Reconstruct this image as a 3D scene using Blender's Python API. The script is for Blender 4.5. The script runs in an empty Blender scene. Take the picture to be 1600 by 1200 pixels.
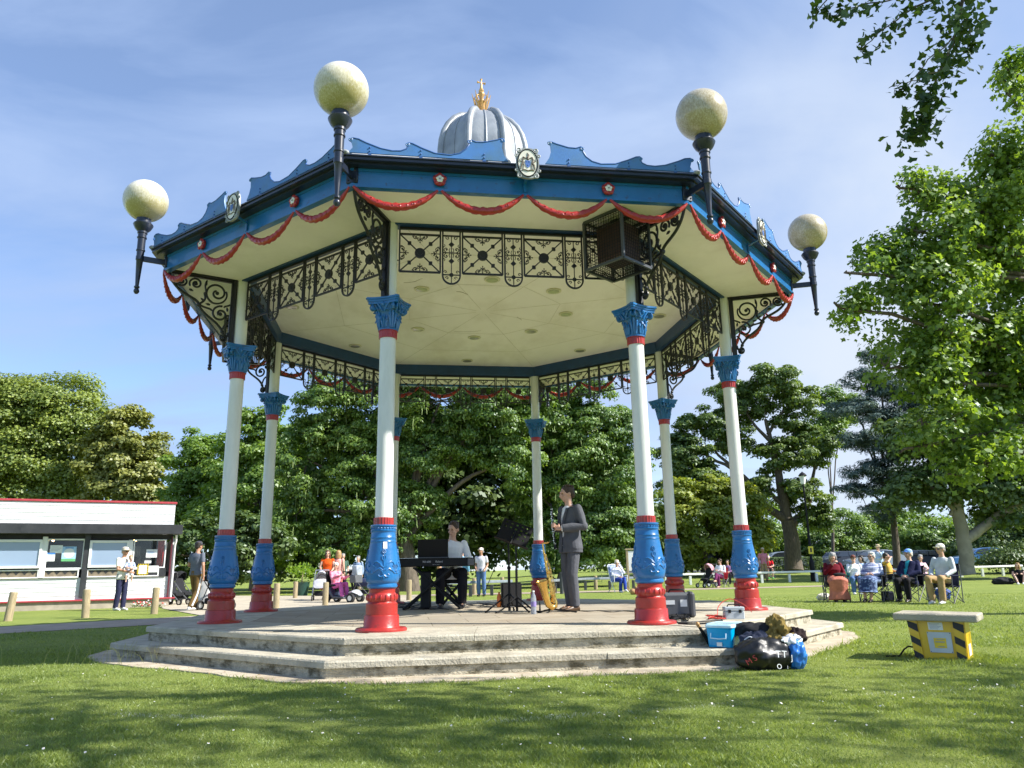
import bpy, bmesh, math, random
import numpy as np
from mathutils import Vector, Matrix, Euler

R_ = math.radians
PI = math.pi
scene = bpy.context.scene
COL = scene.collection
random.seed(7)
rng = np.random.default_rng(7)

# ------------------------------------------------------------------ camera
PITCH, ROLL, FPX = 0.23885, -0.01659, 1191.93
CAM = Vector((0, 0, 0.923))
cam_d = bpy.data.cameras.new('camera'); cam = bpy.data.objects.new('camera', cam_d); COL.objects.link(cam)
cam_d.sensor_width = 36.0; cam_d.lens = FPX / 1600 * 36.0; cam_d.clip_end = 3000; cam_d.clip_start = 0.05
_f = Vector((0, math.cos(PITCH), math.sin(PITCH))); _u = Vector((0, -math.sin(PITCH), math.cos(PITCH))); _x = Vector((1, 0, 0))
_cr, _sr = math.cos(ROLL), math.sin(ROLL)
CR = _x * _cr + _u * _sr; CU = _u * _cr - _x * _sr
_m = Matrix((CR, CU, -_f)).transposed().to_4x4(); _m.translation = CAM
cam.matrix_world = _m
scene.camera = cam


def ray(px, py):
    return _f + CR * ((px - 800) / FPX) + CU * (-(py - 600) / FPX)


def gz(px, py, z=0.0):          # photo pixel -> point on the horizontal plane z
    r = ray(px, py); return CAM + r * ((z - CAM.z) / r.z)


def at(px, py, Y):              # photo pixel -> point at world depth Y
    r = ray(px, py); return CAM + r * (Y / r.y)


# ------------------------------------------------------------------ sky, sun, exposure
SUN_AZ, SUN_EL = R_(-13), R_(41)
scene.view_settings.view_transform = 'Standard'
scene.view_settings.look = 'None'
scene.view_settings.exposure = 1.15
scene.view_settings.gamma = 1.0
sund = bpy.data.lights.new('sun', 'SUN'); sund.energy = 4.4; sund.angle = R_(0.55); sund.color = (1.0, 0.955, 0.88)
sun = bpy.data.objects.new('sun', sund); COL.objects.link(sun)
SUN = Vector((math.cos(SUN_AZ) * math.cos(SUN_EL), math.sin(SUN_AZ) * math.cos(SUN_EL), math.sin(SUN_EL)))
sun.rotation_euler = SUN.to_track_quat('Z', 'Y').to_euler()
sun.location = SUN * 60

W = bpy.data.worlds.new("World"); scene.world = W; W.use_nodes = True
nt = W.node_tree; nt.nodes.clear()
def N(t, kind, **kw):
    n = t.nodes.new(kind)
    for k, v in kw.items(): setattr(n, k, v)
    return n
_out = N(nt, 'ShaderNodeOutputWorld'); _bg = N(nt, 'ShaderNodeBackground'); _sky = N(nt, 'ShaderNodeTexSky')
_sky.sky_type = 'NISHITA'; _sky.sun_disc = False; _sky.sun_elevation = SUN_EL
_sky.sun_rotation = PI / 2 - SUN_AZ
_sky.air_density = 0.75; _sky.dust_density = 0.05; _sky.ozone_density = 3.5; _sky.altitude = 50
_tc = N(nt, 'ShaderNodeTexCoord')
_sep = N(nt, 'ShaderNodeSeparateXYZ'); nt.links.new(_tc.outputs['Generated'], _sep.inputs[0])
_zc = N(nt, 'ShaderNodeMath', operation='MAXIMUM'); nt.links.new(_sep.outputs[2], _zc.inputs[0]); _zc.inputs[1].default_value = 0.0
_za = N(nt, 'ShaderNodeMath', operation='ADD'); nt.links.new(_zc.outputs[0], _za.inputs[0]); _za.inputs[1].default_value = 0.25
_dx = N(nt, 'ShaderNodeMath', operation='DIVIDE'); nt.links.new(_sep.outputs[0], _dx.inputs[0]); nt.links.new(_za.outputs[0], _dx.inputs[1])
_dy = N(nt, 'ShaderNodeMath', operation='DIVIDE'); nt.links.new(_sep.outputs[1], _dy.inputs[0]); nt.links.new(_za.outputs[0], _dy.inputs[1])
_cmb = N(nt, 'ShaderNodeCombineXYZ'); nt.links.new(_dx.outputs[0], _cmb.inputs[0]); nt.links.new(_dy.outputs[0], _cmb.inputs[1])
_mp = N(nt, 'ShaderNodeMapping'); _mp.inputs['Scale'].default_value = (0.7, 1.5, 1); _mp.inputs['Rotation'].default_value = (0, 0, R_(-28)); _mp.inputs['Location'].default_value = (3.1, 1.7, 0)
nt.links.new(_cmb.outputs[0], _mp.inputs[0])
_n1 = N(nt, 'ShaderNodeTexNoise'); _n1.inputs['Scale'].default_value = 2.4; _n1.inputs['Detail'].default_value = 9; _n1.inputs['Roughness'].default_value = 0.55; _n1.inputs['Distortion'].default_value = 0.35
nt.links.new(_mp.outputs[0], _n1.inputs[0])
_r1 = N(nt, 'ShaderNodeValToRGB'); _r1.color_ramp.elements[0].position = 0.40; _r1.color_ramp.elements[0].color = (0.30, 0.30, 0.30, 1); _r1.color_ramp.elements[1].position = 0.68; _r1.color_ramp.elements[1].color = (0.95, 0.95, 0.95, 1)
nt.links.new(_n1.outputs[0], _r1.inputs[0])
# a bank of fuller cloud low over the right-hand trees
_dot = N(nt, 'ShaderNodeVectorMath', operation='DISTANCE'); nt.links.new(_tc.outputs['Generated'], _dot.inputs[0]); _dot.inputs[1].default_value = Vector((0.52, 0.84, 0.20)).normalized()
_bk = N(nt, 'ShaderNodeMapRange'); nt.links.new(_dot.outputs[1], _bk.inputs[0]); _bk.inputs[1].default_value = 0.62; _bk.inputs[2].default_value = 0.05; _bk.inputs[3].default_value = 0.0; _bk.inputs[4].default_value = 1.05
_n2 = N(nt, 'ShaderNodeTexNoise'); _n2.inputs['Scale'].default_value = 4.2; _n2.inputs['Detail'].default_value = 6; nt.links.new(_tc.outputs['Generated'], _n2.inputs[0])
_n2r = N(nt, 'ShaderNodeMapRange'); nt.links.new(_n2.outputs[0], _n2r.inputs[0]); _n2r.inputs[1].default_value = 0.33; _n2r.inputs[2].default_value = 0.62; _n2r.inputs[3].default_value = 0.35; _n2r.inputs[4].default_value = 1.15
_bm = N(nt, 'ShaderNodeMath', operation='MULTIPLY'); nt.links.new(_bk.outputs[0], _bm.inputs[0]); nt.links.new(_n2r.outputs[0], _bm.inputs[1])
_mx = N(nt, 'ShaderNodeMath', operation='MAXIMUM'); nt.links.new(_bm.outputs[0], _mx.inputs[0]); _mx.inputs[1].default_value = 0.0; _mx.use_clamp = True
_mix = N(nt, 'ShaderNodeMix', data_type='RGBA'); nt.links.new(_r1.outputs[0], _mix.inputs[0]); nt.links.new(_sky.outputs[0], _mix.inputs[6]); _mix.inputs[7].default_value = (1.75, 2.35, 3.6, 1)
_mix2 = N(nt, 'ShaderNodeMix', data_type='RGBA'); nt.links.new(_mx.outputs[0], _mix2.inputs[0]); nt.links.new(_mix.outputs[2], _mix2.inputs[6]); _mix2.inputs[7].default_value = (2.9, 3.25, 3.8, 1); nt.links.new(_mix2.outputs[2], _bg.inputs[0]); _bg.inputs[1].default_value = 0.12
nt.links.new(_bg.outputs[0], _out.inputs[0])
cy = scene.cycles
cy.max_bounces = 7; cy.diffuse_bounces = 4; cy.glossy_bounces = 3; cy.transmission_bounces = 4; cy.transparent_max_bounces = 6

# ------------------------------------------------------------------ materials
def lin(c):
    return tuple(((v / 255) / 12.92 if v / 255 <= 0.04045 else ((v / 255 + 0.055) / 1.055) ** 2.4) for v in c)


MATS = {}
def pm(name, col, rough=0.5, metal=0.0, var=0.12, vs=6.0, bump=0.0, bs=60.0, coat=0.0, dirt=None, dirt_scale=2.5, dirt_amt=0.5, spec=0.5, stretch=(1, 1, 1), drng=(0.45, 0.72)):
    if name in MATS: return MATS[name]
    m = bpy.data.materials.new(name); m.use_nodes = True; MATS[name] = m
    t = m.node_tree; b = t.nodes['Principled BSDF']
    b.inputs['Roughness'].default_value = rough; b.inputs['Metallic'].default_value = metal
    b.inputs['Coat Weight'].default_value = coat; b.inputs['Specular IOR Level'].default_value = spec
    tc = N(t, 'ShaderNodeTexCoord'); mp = N(t, 'ShaderNodeMapping'); mp.inputs['Scale'].default_value = stretch
    t.links.new(tc.outputs['Object'], mp.inputs[0])
    n = N(t, 'ShaderNodeTexNoise'); n.inputs['Scale'].default_value = vs; n.inputs['Detail'].default_value = 5; t.links.new(mp.outputs[0], n.inputs[0])
    mr = N(t, 'ShaderNodeMapRange'); t.links.new(n.outputs[0], mr.inputs[0]); mr.inputs[1].default_value = 0.3; mr.inputs[2].default_value = 0.7
    mx = N(t, 'ShaderNodeMix', data_type='RGBA'); t.links.new(mr.outputs[0], mx.inputs[0])
    mx.inputs[6].default_value = (*[c * (1 - var) for c in col], 1); mx.inputs[7].default_value = (*[min(1, c * (1 + var)) for c in col], 1)
    last = mx.outputs[2]
    if dirt:
        n2 = N(t, 'ShaderNodeTexNoise'); n2.inputs['Scale'].default_value = dirt_scale; n2.inputs['Detail'].default_value = 8; n2.inputs['Roughness'].default_value = 0.65; t.links.new(mp.outputs[0], n2.inputs[0])
        r2 = N(t, 'ShaderNodeMapRange'); t.links.new(n2.outputs[0], r2.inputs[0]); r2.inputs[1].default_value = drng[0]; r2.inputs[2].default_value = drng[1]; r2.inputs[4].default_value = dirt_amt
        m2 = N(t, 'ShaderNodeMix', data_type='RGBA'); t.links.new(r2.outputs[0], m2.inputs[0]); t.links.new(last, m2.inputs[6]); m2.inputs[7].default_value = (*dirt, 1); last = m2.outputs[2]
    t.links.new(last, b.inputs['Base Color'])
    if bump:
        n3 = N(t, 'ShaderNodeTexNoise'); n3.inputs['Scale'].default_value = bs; n3.inputs['Detail'].default_value = 4; t.links.new(mp.outputs[0], n3.inputs[0])
        bp = N(t, 'ShaderNodeBump'); bp.inputs['Strength'].default_value = bump; bp.inputs['Distance'].default_value = 0.02; t.links.new(n3.outputs[0], bp.inputs['Height']); t.links.new(bp.outputs[0], b.inputs['Normal'])
    return m


def cloth(name, col, var=0.15, vs=9.0):
    m = pm(name, col, rough=0.9, var=var, vs=vs, bump=0.35, bs=22, spec=0.2); return m


def leaf_mat(name, col, col2, trans=0.45, rough=0.5, hue=0.0):
    if name in MATS: return MATS[name]
    m = bpy.data.materials.new(name); m.use_nodes = True; MATS[name] = m
    t = m.node_tree; t.nodes.remove(t.nodes['Principled BSDF']); out = t.nodes['Material Output']
    g = N(t, 'ShaderNodeNewGeometry')
    n = N(t, 'ShaderNodeTexNoise'); n.inputs['Scale'].default_value = 0.45; n.inputs['Detail'].default_value = 2; tc = N(t, 'ShaderNodeTexCoord'); t.links.new(tc.outputs['Object'], n.inputs[0])
    ad = N(t, 'ShaderNodeMath', operation='MULTIPLY_ADD'); t.links.new(n.outputs[0], ad.inputs[0]); ad.inputs[1].default_value = 1.5
    hf = N(t, 'ShaderNodeMath', operation='MULTIPLY_ADD'); t.links.new(g.outputs['Random Per Island'], hf.inputs[0]); hf.inputs[1].default_value = 0.75; hf.inputs[2].default_value = -0.62
    t.links.new(hf.outputs[0], ad.inputs[2]); ad.use_clamp = True
    mx = N(t, 'ShaderNodeMix', data_type='RGBA'); t.links.new(ad.outputs[0], mx.inputs[0]); mx.inputs[6].default_value = (*col, 1); mx.inputs[7].default_value = (*col2, 1)
    d = N(t, 'ShaderNodeBsdfDiffuse'); t.links.new(mx.outputs[2], d.inputs[0])
    tr = N(t, 'ShaderNodeBsdfTranslucent')
    mu = N(t, 'ShaderNodeMix', data_type='RGBA', blend_type='MULTIPLY'); mu.inputs[0].default_value = 1.0; t.links.new(mx.outputs[2], mu.inputs[6]); mu.inputs[7].default_value = (1.5, 1.45, 0.55, 1); t.links.new(mu.outputs[2], tr.inputs[0])
    m1 = N(t, 'ShaderNodeMixShader'); m1.inputs[0].default_value = trans; t.links.new(d.outputs[0], m1.inputs[1]); t.links.new(tr.outputs[0], m1.inputs[2])
    gl = N(t, 'ShaderNodeBsdfGlossy'); gl.inputs['Roughness'].default_value = rough; gl.inputs[0].default_value = (0.9, 0.95, 1, 1)
    m2 = N(t, 'ShaderNodeMixShader'); m2.inputs[0].default_value = 0.045; t.links.new(m1.outputs[0], m2.inputs[1]); t.links.new(gl.outputs[0], m2.inputs[2])
    t.links.new(m2.outputs[0], out.inputs[0])
    return m


# ------------------------------------------------------------------ mesh helpers
class MB:
    def __init__(self):
        self.v = []; self.f = []; self.mi = []; self.cur = 0; self.M = Matrix.Identity(4)
    def add(self, vs, fs):
        o = len(self.v); M = self.M
        self.v += [tuple(M @ Vector(p)) for p in vs]
        for f in fs:
            self.f.append(tuple(o + i for i in f)); self.mi.append(self.cur)
        return self
    def box(self, c, s, bev=0.0, rot=None):
        bm = bmesh.new(); bmesh.ops.create_cube(bm, size=1.0)
        for v in bm.verts: v.co = Vector((v.co.x * s[0], v.co.y * s[1], v.co.z * s[2]))
        if bev: bmesh.ops.bevel(bm, geom=bm.edges[:], offset=bev, segments=1, affect='EDGES')
        T = Matrix.Translation(Vector(c)) @ (Euler(rot).to_matrix().to_4x4() if rot else Matrix.Identity(4))
        bm.verts.index_update()
        self.add([T @ v.co for v in bm.verts], [[v.index for v in f.verts] for f in bm.faces]); bm.free(); return self
    def bar(self, a, b, w, h, up=(0, 0, 1), bev=0.0):     # box from a to b, w across, h along up
        a = Vector(a); b = Vector(b); d = (b - a); L = d.length; d.normalize(); up = Vector(up)
        if abs(d.dot(up)) > 0.98: up = Vector((0, 1, 0)) if abs(d.y) < .9 else Vector((1, 0, 0))
        s = d.cross(up).normalized(); u = s.cross(d).normalized()
        bm = bmesh.new(); bmesh.ops.create_cube(bm, size=1.0)
        for v in bm.verts: v.co = Vector((v.co.x * L, v.co.y * w, v.co.z * h))
        if bev: bmesh.ops.bevel(bm, geom=bm.edges[:], offset=bev, segments=1, affect='EDGES')
        T = Matrix((d, -s, u)).transposed().to_4x4(); T.translation = (a + b) / 2
        bm.verts.index_update()
        self.add([T @ v.co for v in bm.verts], [[v.index for v in f.verts] for f in bm.faces]); bm.free(); return self
    def tube(self, pts, r, n=8, cap=True, flat=None):
        pts = [Vector(p) for p in pts]; k = len(pts)
        rs = r if isinstance(r, (list, tuple)) else [r] * k
        vs = []; fs = []; prev = None
        for i, p in enumerate(pts):
            d = (pts[min(i + 1, k - 1)] - pts[max(i - 1, 0)])
            if d.length < 1e-9: d = Vector((0, 0, 1))
            d.normalize()
            if prev is None:
                a = Vector((0, 0, 1)) if abs(d.z) < 0.9 else Vector((1, 0, 0))
                s = d.cross(a).normalized()
            else:
                s = (prev - d * prev.dot(d))
                s = s.normalized() if s.length > 1e-6 else d.cross(Vector((0, 0, 1))).normalized()
            prev = s; u = d.cross(s)
            for j in range(n):
                a = 2 * PI * j / n
                vs.append(p + (s * math.cos(a) + u * math.sin(a)) * rs[i])
        for i in range(k - 1):
            for j in range(n):
                fs.append((i * n + j, i * n + (j + 1) % n, (i + 1) * n + (j + 1) % n, (i + 1) * n + j))
        if cap:
            fs.append(tuple(range(n - 1, -1, -1))); fs.append(tuple((k - 1) * n + j for j in range(n)))
        return self.add(vs, fs)
    def lathe(self, prof, n=24, c=(0, 0, 0), flute=None):     # prof: (r, z)
        vs = []; fs = []; c = Vector(c); k = len(prof)
        for i, (r, z) in enumerate(prof):
            for j in range(n):
                a = 2 * PI * j / n; rr = r * (1 + (flute(i, j) if flute else 0))
                vs.append(c + Vector((rr * math.cos(a), rr * math.sin(a), z)))
        for i in range(k - 1):
            for j in range(n):
                fs.append((i * n + j, i * n + (j + 1) % n, (i + 1) * n + (j + 1) % n, (i + 1) * n + j))
        fs.append(tuple(range(n - 1, -1, -1))); fs.append(tuple((k - 1) * n + j for j in range(n)))
        return self.add(vs, fs)
    def loft(self, rings, n=16, sq=1.0):     # rings: (centre, axis_a, axis_b) ellipses; closed ends
        vs = []; fs = []; k = len(rings)
        for c, a, b in rings:
            c = Vector(c); a = Vector(a); b = Vector(b)
            for j in range(n):
                t = 2 * PI * j / n; ct, st = math.cos(t), math.sin(t)
                ct = math.copysign(abs(ct) ** sq, ct); st = math.copysign(abs(st) ** sq, st)
                vs.append(c + a * ct + b * st)
        for i in range(k - 1):
            for j in range(n):
                fs.append((i * n + j, i * n + (j + 1) % n, (i + 1) * n + (j + 1) % n, (i + 1) * n + j))
        fs.append(tuple(range(n - 1, -1, -1))); fs.append(tuple((k - 1) * n + j for j in range(n)))
        return self.add(vs, fs)
    def ball(self, c, r, n=14, k=9, rot=None):
        r = (r, r, r) if not hasattr(r, '__len__') else r
        T = Matrix.Translation(Vector(c)) @ (Euler(rot).to_matrix().to_4x4() if rot else Matrix.Identity(4))
        vs = [T @ Vector((0, 0, -r[2]))]; fs = []
        for i in range(1, k):
            ph = -PI / 2 + PI * i / k
            for j in range(n):
                a = 2 * PI * j / n
                vs.append(T @ Vector((r[0] * math.cos(ph) * math.cos(a), r[1] * math.cos(ph) * math.sin(a), r[2] * math.sin(ph))))
        vs.append(T @ Vector((0, 0, r[2])))
        for j in range(n): fs.append((0, 1 + (j + 1) % n, 1 + j))
        for i in range(k - 2):
            for j in range(n): fs.append((1 + i * n + j, 1 + i * n + (j + 1) % n, 1 + (i + 1) * n + (j + 1) % n, 1 + (i + 1) * n + j))
        e = len(vs) - 1; b = 1 + (k - 2) * n
        for j in range(n): fs.append((b + j, b + (j + 1) % n, e))
        return self.add(vs, fs)
    def prism(self, poly, o, ux, uy, th):       # 2-D outline extruded along ux x uy by +-th/2
        o = Vector(o); ux = Vector(ux); uy = Vector(uy); w = ux.cross(uy).normalized() * (th / 2); n = len(poly)
        vs = [o + ux * x + uy * y - w for x, y in poly] + [o + ux * x + uy * y + w for x, y in poly]
        fs = [tuple(range(n - 1, -1, -1)), tuple(range(n, 2 * n))] + [(i, (i + 1) % n, n + (i + 1) % n, n + i) for i in range(n)]
        return self.add(vs, fs)
    def mesh(self, name, smooth=True, ang=38, fix=False):
        me = bpy.data.meshes.new(name); me.from_pydata(self.v, [], self.f)
        if any(self.mi): me.polygons.foreach_set('material_index', self.mi)
        if fix:
            bm = bmesh.new(); bm.from_mesh(me); bmesh.ops.recalc_face_normals(bm, faces=bm.faces[:]); bm.to_mesh(me); bm.free()
        if smooth:
            me.shade_smooth(); me.set_sharp_from_angle(angle=R_(ang))
        me.update(); return me
    def build(self, name, mats, parent=None, smooth=True, ang=38, loc=None, rotz=0.0, fix=True):
        me = self.mesh(name, smooth, ang, fix)
        for m in (mats if isinstance(mats, (list, tuple)) else [mats]): me.materials.append(m)
        return put(name, me, parent, loc, rotz)


def put(name, me, parent=None, loc=None, rotz=0.0):
    o = bpy.data.objects.new(name, me); COL.objects.link(o)
    if parent is not None: o.parent = parent
    if loc is not None: o.location = loc
    if rotz: o.rotation_euler = (0, 0, rotz)
    return o


def tag(o, label=None, cat=None, group=None, kind=None):
    if label: o['label'] = label
    if cat: o['category'] = cat
    if group: o['group'] = group
    if kind: o['kind'] = kind
    return o


def thing(name, label, cat, loc=(0, 0, 0), rotz=0.0, group=None):
    o = bpy.data.objects.new(name, None); o.empty_display_size = 0.2; COL.objects.link(o)
    o.location = loc; o.rotation_euler = (0, 0, rotz)
    return tag(o, label, cat, group)


def copy_tree(o, parent=None):
    c = o.copy(); COL.objects.link(c)
    if parent is not None: c.parent = parent
    for ch in list(o.children): copy_tree(ch, c)
    return c


def fast_mesh(name, co, faces_k, mats, mat_idx=None, smooth=False):
    """co: (N*k,3) vertices; every k vertices form one face."""
    n = len(co); nf = n // faces_k
    me = bpy.data.meshes.new(name)
    me.vertices.add(n); me.vertices.foreach_set('co', np.ascontiguousarray(co, dtype=np.float32).ravel())
    me.loops.add(n); me.loops.foreach_set('vertex_index', np.arange(n, dtype=np.int32))
    me.polygons.add(nf); me.polygons.foreach_set('loop_start', np.arange(0, n, faces_k, dtype=np.int32))
    me.polygons.foreach_set('loop_total', np.full(nf, faces_k, dtype=np.int32))
    if mat_idx is not None: me.polygons.foreach_set('material_index', np.asarray(mat_idx, dtype=np.int32))
    for m in (mats if isinstance(mats, (list, tuple)) else [mats]): me.materials.append(m)
    me.update(calc_edges=True); me.validate(); return me


def spiral(c, r0, r1, a0, a1, n=22):
    out = []
    for i in range(n + 1):
        t = i / n; a = R_(a0 + (a1 - a0) * t); r = r0 + (r1 - r0) * t
        out.append((c[0] + r * math.cos(a), c[1] + r * math.sin(a)))
    return out


def smoothstep(a, b, x):
    t = np.clip((x - a) / (b - a), 0, 1); return t * t * (3 - 2 * t)


def ground_z(x, y):
    return float(0.5 * smoothstep(37, 58, y) * smoothstep(-2, 8, x))
# ------------------------------------------------------------------ shared materials
M_BLUE = pm('blue_gloss_paint', (0.012, 0.135, 0.36), rough=0.32, var=0.12, vs=5, coat=0.25, bump=0.12, bs=35, dirt=(0.03, 0.06, 0.12), dirt_amt=0.7, dirt_scale=11, drng=(.59, .66))
M_BLUE_L = pm('blue_sky_paint', (0.06, 0.185, 0.46), rough=0.45, var=0.1, vs=4, dirt=(0.09, 0.16, 0.13), dirt_amt=0.6, dirt_scale=3)
M_DBLUE = pm('dark_blue_black_paint', (0.012, 0.018, 0.035), rough=0.35, var=0.2, vs=5, coat=0.2)
M_RED = pm('red_gloss_paint', (0.36, 0.022, 0.016), rough=0.35, var=0.12, vs=6, coat=0.2, bump=0.1, bs=30, dirt=(0.16, 0.03, 0.02), dirt_amt=0.75, dirt_scale=11, drng=(.58, .66))
M_IRON = pm('black_iron_paint', (0.010, 0.010, 0.013), rough=0.42, var=0.3, vs=8, bump=0.1)
M_WHITE = pm('off_white_column_paint', (0.70, 0.71, 0.67), rough=0.35, var=0.05, vs=3, dirt=(0.45, 0.46, 0.40), dirt_amt=0.45, dirt_scale=2.2, stretch=(3, 3, 0.6), bump=0.06, bs=25)
M_CREAM = pm('cream_ceiling_paint', (0.90, 0.855, 0.80), rough=0.75, var=0.05, vs=1.2, dirt=(0.62, 0.58, 0.48), dirt_amt=0.5, dirt_scale=0.9)
M_LEAD = pm('grey_lead_sheet', (0.27, 0.295, 0.325), rough=0.45, metal=0.25, var=0.2, vs=4, bump=0.25, bs=9, dirt=(0.40, 0.42, 0.44), dirt_amt=0.6, dirt_scale=3)
M_GOLD = pm('gilded_finial', (0.62, 0.38, 0.14), rough=0.45, metal=0.5, var=0.2, vs=20)
M_BLACKP = pm('black_plastic', (0.006, 0.006, 0.007), rough=0.5, var=0.1, spec=0.25)
M_GREYP = pm('grey_plastic', (0.10, 0.105, 0.115), rough=0.45, var=0.1)
M_SILVER = pm('aluminium_tube', (0.6, 0.62, 0.64), rough=0.3, metal=0.8, var=0.1)
M_WOODPOST = pm('weathered_post_wood', (0.36, 0.29, 0.17), rough=0.85, var=0.25, vs=9, stretch=(6, 6, 0.7), bump=0.5, bs=30, dirt=(0.17, 0.15, 0.10), dirt_amt=0.6, dirt_scale=4)
M_TYRE = pm('tyre_rubber', (0.015, 0.015, 0.016), rough=0.8)


def stone_mat(name, base, stain, joint=1.22):
    m = pm(name, base, rough=0.85, var=0.2, vs=5.0, bump=0.6, bs=38, dirt=stain, dirt_scale=2.2, dirt_amt=0.6, drng=(.50, .72))
    return m


M_STONE = stone_mat('concrete_slab', (0.42, 0.385, 0.30), (0.20, 0.165, 0.10))
M_RISER = pm('stained_concrete_riser', (0.44, 0.40, 0.30), rough=0.9, var=0.3, vs=9, bump=0.9, bs=45, dirt=(0.11, 0.095, 0.055), dirt_scale=5.5, dirt_amt=0.95, drng=(.47, .62), stretch=(1, 1, 1.8))
M_PATH = pm('tan_path', (0.36, 0.29, 0.22), rough=0.95, var=0.14, vs=2.0, bump=0.4, bs=120, dirt=(0.26, 0.20, 0.15), dirt_amt=0.5)
M_PLAZA = pm('sandy_paving', (0.42, 0.37, 0.28), rough=0.95, var=0.12, vs=1.3, bump=0.3, bs=90, dirt=(0.33, 0.28, 0.2), dirt_amt=0.5)
M_APRON = pm('worn_apron_concrete', (0.46, 0.40, 0.30), rough=0.95, var=0.2, vs=4, bump=0.5, bs=60, dirt=(0.26, 0.18, 0.10), dirt_amt=0.7, dirt_scale=2.6)


def lawn_mat():
    m = bpy.data.materials.new('lawn_turf'); m.use_nodes = True; t = m.node_tree; b = t.nodes['Principled BSDF']
    b.inputs['Roughness'].default_value = 0.9; b.inputs['Specular IOR Level'].default_value = 0.15
    tc = N(t, 'ShaderNodeTexCoord')
    def noise(s, d=4, r=0.6):
        n = N(t, 'ShaderNodeTexNoise'); n.inputs['Scale'].default_value = s; n.inputs['Detail'].default_value = d; n.inputs['Roughness'].default_value = r; t.links.new(tc.outputs['Object'], n.inputs[0]); return n
    def mix(fac, a, b_):
        x = N(t, 'ShaderNodeMix', data_type='RGBA'); t.links.new(fac, x.inputs[0])
        for i, c in ((6, a), (7, b_)):
            if isinstance(c, tuple): x.inputs[i].default_value = (*c, 1)
            else: t.links.new(c, x.inputs[i])
        return x.outputs[2]
    def ramp(n, lo, hi, o=1.0):
        r = N(t, 'ShaderNodeMapRange'); t.links.new(n.outputs[0], r.inputs[0]); r.inputs[1].default_value = lo; r.inputs[2].default_value = hi; r.inputs[4].default_value = o; return r.outputs[0]
    c = mix(ramp(noise(55, 5), .3, .7), (0.125, 0.185, 0.030), (0.29, 0.345, 0.085))
    c = mix(ramp(noise(0.55, 5), .42, .68, .6), c, (0.31, 0.35, 0.085))
    c = mix(ramp(noise(2.7, 6, .7), .60, .74, .55), c, (0.24, 0.22, 0.085))
    c = mix(ramp(noise(240, 2), .52, .7, .5), c, (0.035, 0.065, 0.008))
    t.links.new(c, b.inputs['Base Color'])
    bp = N(t, 'ShaderNodeBump'); bp.inputs['Strength'].default_value = 0.9; bp.inputs['Distance'].default_value = 0.03
    t.links.new(noise(70, 6, .7).outputs[0], bp.inputs['Height']); t.links.new(bp.outputs[0], b.inputs['Normal'])
    return m


# ------------------------------------------------------------------ ground
def ground_sheet():
    xs = np.concatenate([np.linspace(-900, -90, 10), np.linspace(-80, 90, 69), np.linspace(100, 900, 10)])
    ys = np.concatenate([np.linspace(-60, 0, 5), np.linspace(3, 100, 66), np.linspace(120, 1500, 12)])
    vs = [(x, y, ground_z(x, y)) for y in ys for x in xs]; n = len(xs)
    fs = [(j * n + i, j * n + i + 1, (j + 1) * n + i + 1, (j + 1) * n + i) for j in range(len(ys) - 1) for i in range(n - 1)]
    b = MB(); b.add(vs, fs)
    o = b.build('lawn', lawn_mat(), fix=False); tag(o, 'mown green park lawn with sunlit and shaded patches', 'lawn', kind='structure')


ground_sheet()


def sheet(name, poly, z, m, label, cat):
    b = MB(); b.add([(x, y, z + ground_z(x, y)) for x, y in poly], [tuple(range(len(poly)))])
    o = b.build(name, m, fix=False, smooth=False)
    if o.data.polygons[0].normal.z < 0: o.data.flip_normals()
    tag(o, label, cat, kind='structure'); return o


def px_poly(pts): return [(gz(x, y).x, gz(x, y).y) for x, y in pts]


near0, near1 = gz(-260, 1006), gz(262, 975.5)
sheet('path', [(near0.x, near0.y), (near1.x, near1.y)] + px_poly([(300, 972), (420, 958), (420, 950), (321, 962), (0, 980), (-260, 990)]), 0.008, M_PATH, 'narrow tan footpath crossing the lawn on the left', 'path')
sheet('plaza_paving', px_poly([(255, 951.5), (240, 944), (330, 931), (470, 931.5), (620, 931), (660, 931), (640, 940), (560, 950), (470, 956), (380, 962), (318, 963)]), 0.013, M_PLAZA, 'pale sandy paving behind the bandstand', 'paving')
sheet('footway', [(2.0, 31.0), (12, 33.6), (17, 35.3), (17, 36.9), (12, 35.2), (2, 32.9), (-6, 31.7), (-6, 29.9)], 0.009, M_PATH, 'footway running behind the low rail', 'path')
M_ASPH = pm('car_park_asphalt', (0.09, 0.09, 0.09), rough=0.9, var=0.15, vs=2)
sheet('car_park', [(9, 59), (95, 59), (95, 92), (9, 92)], 0.02, M_ASPH, 'grey asphalt car park beyond the lawn', 'car park')
# ------------------------------------------------------------------ bandstand
BC = Vector((-0.4603, 11.9657, 0.0)); BTH = 0.1432; DZ = 0.33       # centre, turn, deck height
bs = thing('bandstand', 'octagonal blue, red and white bandstand with red garlands and a grey ribbed dome', 'bandstand', BC, BTH)
S22 = math.cos(PI / 8)
CA = [R_(-112.5 + 45 * i) for i in range(8)]      # columns: 0 front left, 1 front right, 2 right, 3 back right ...
SA = [R_(-90 + 45 * i) for i in range(8)]         # sides: 0 faces the viewer


def octa(r, z, rot=-112.5):
    return [(r * math.cos(R_(rot + 45 * i)), r * math.sin(R_(rot + 45 * i)), z) for i in range(8)]


def slab(b, r, z0, z1, bev=0.012):
    bot = octa(r, z0); e1 = octa(r, z1 - bev); top = octa(r - bev, z1); c = len(bot)
    vs = bot + e1 + top; fs = [tuple(range(7, -1, -1)), tuple(range(16, 24))]
    for k in (0, 8):
        for i in range(8): fs.append((k + i, k + (i + 1) % 8, k + 8 + (i + 1) % 8, k + 8 + i))
    b.add(vs, fs)


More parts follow.
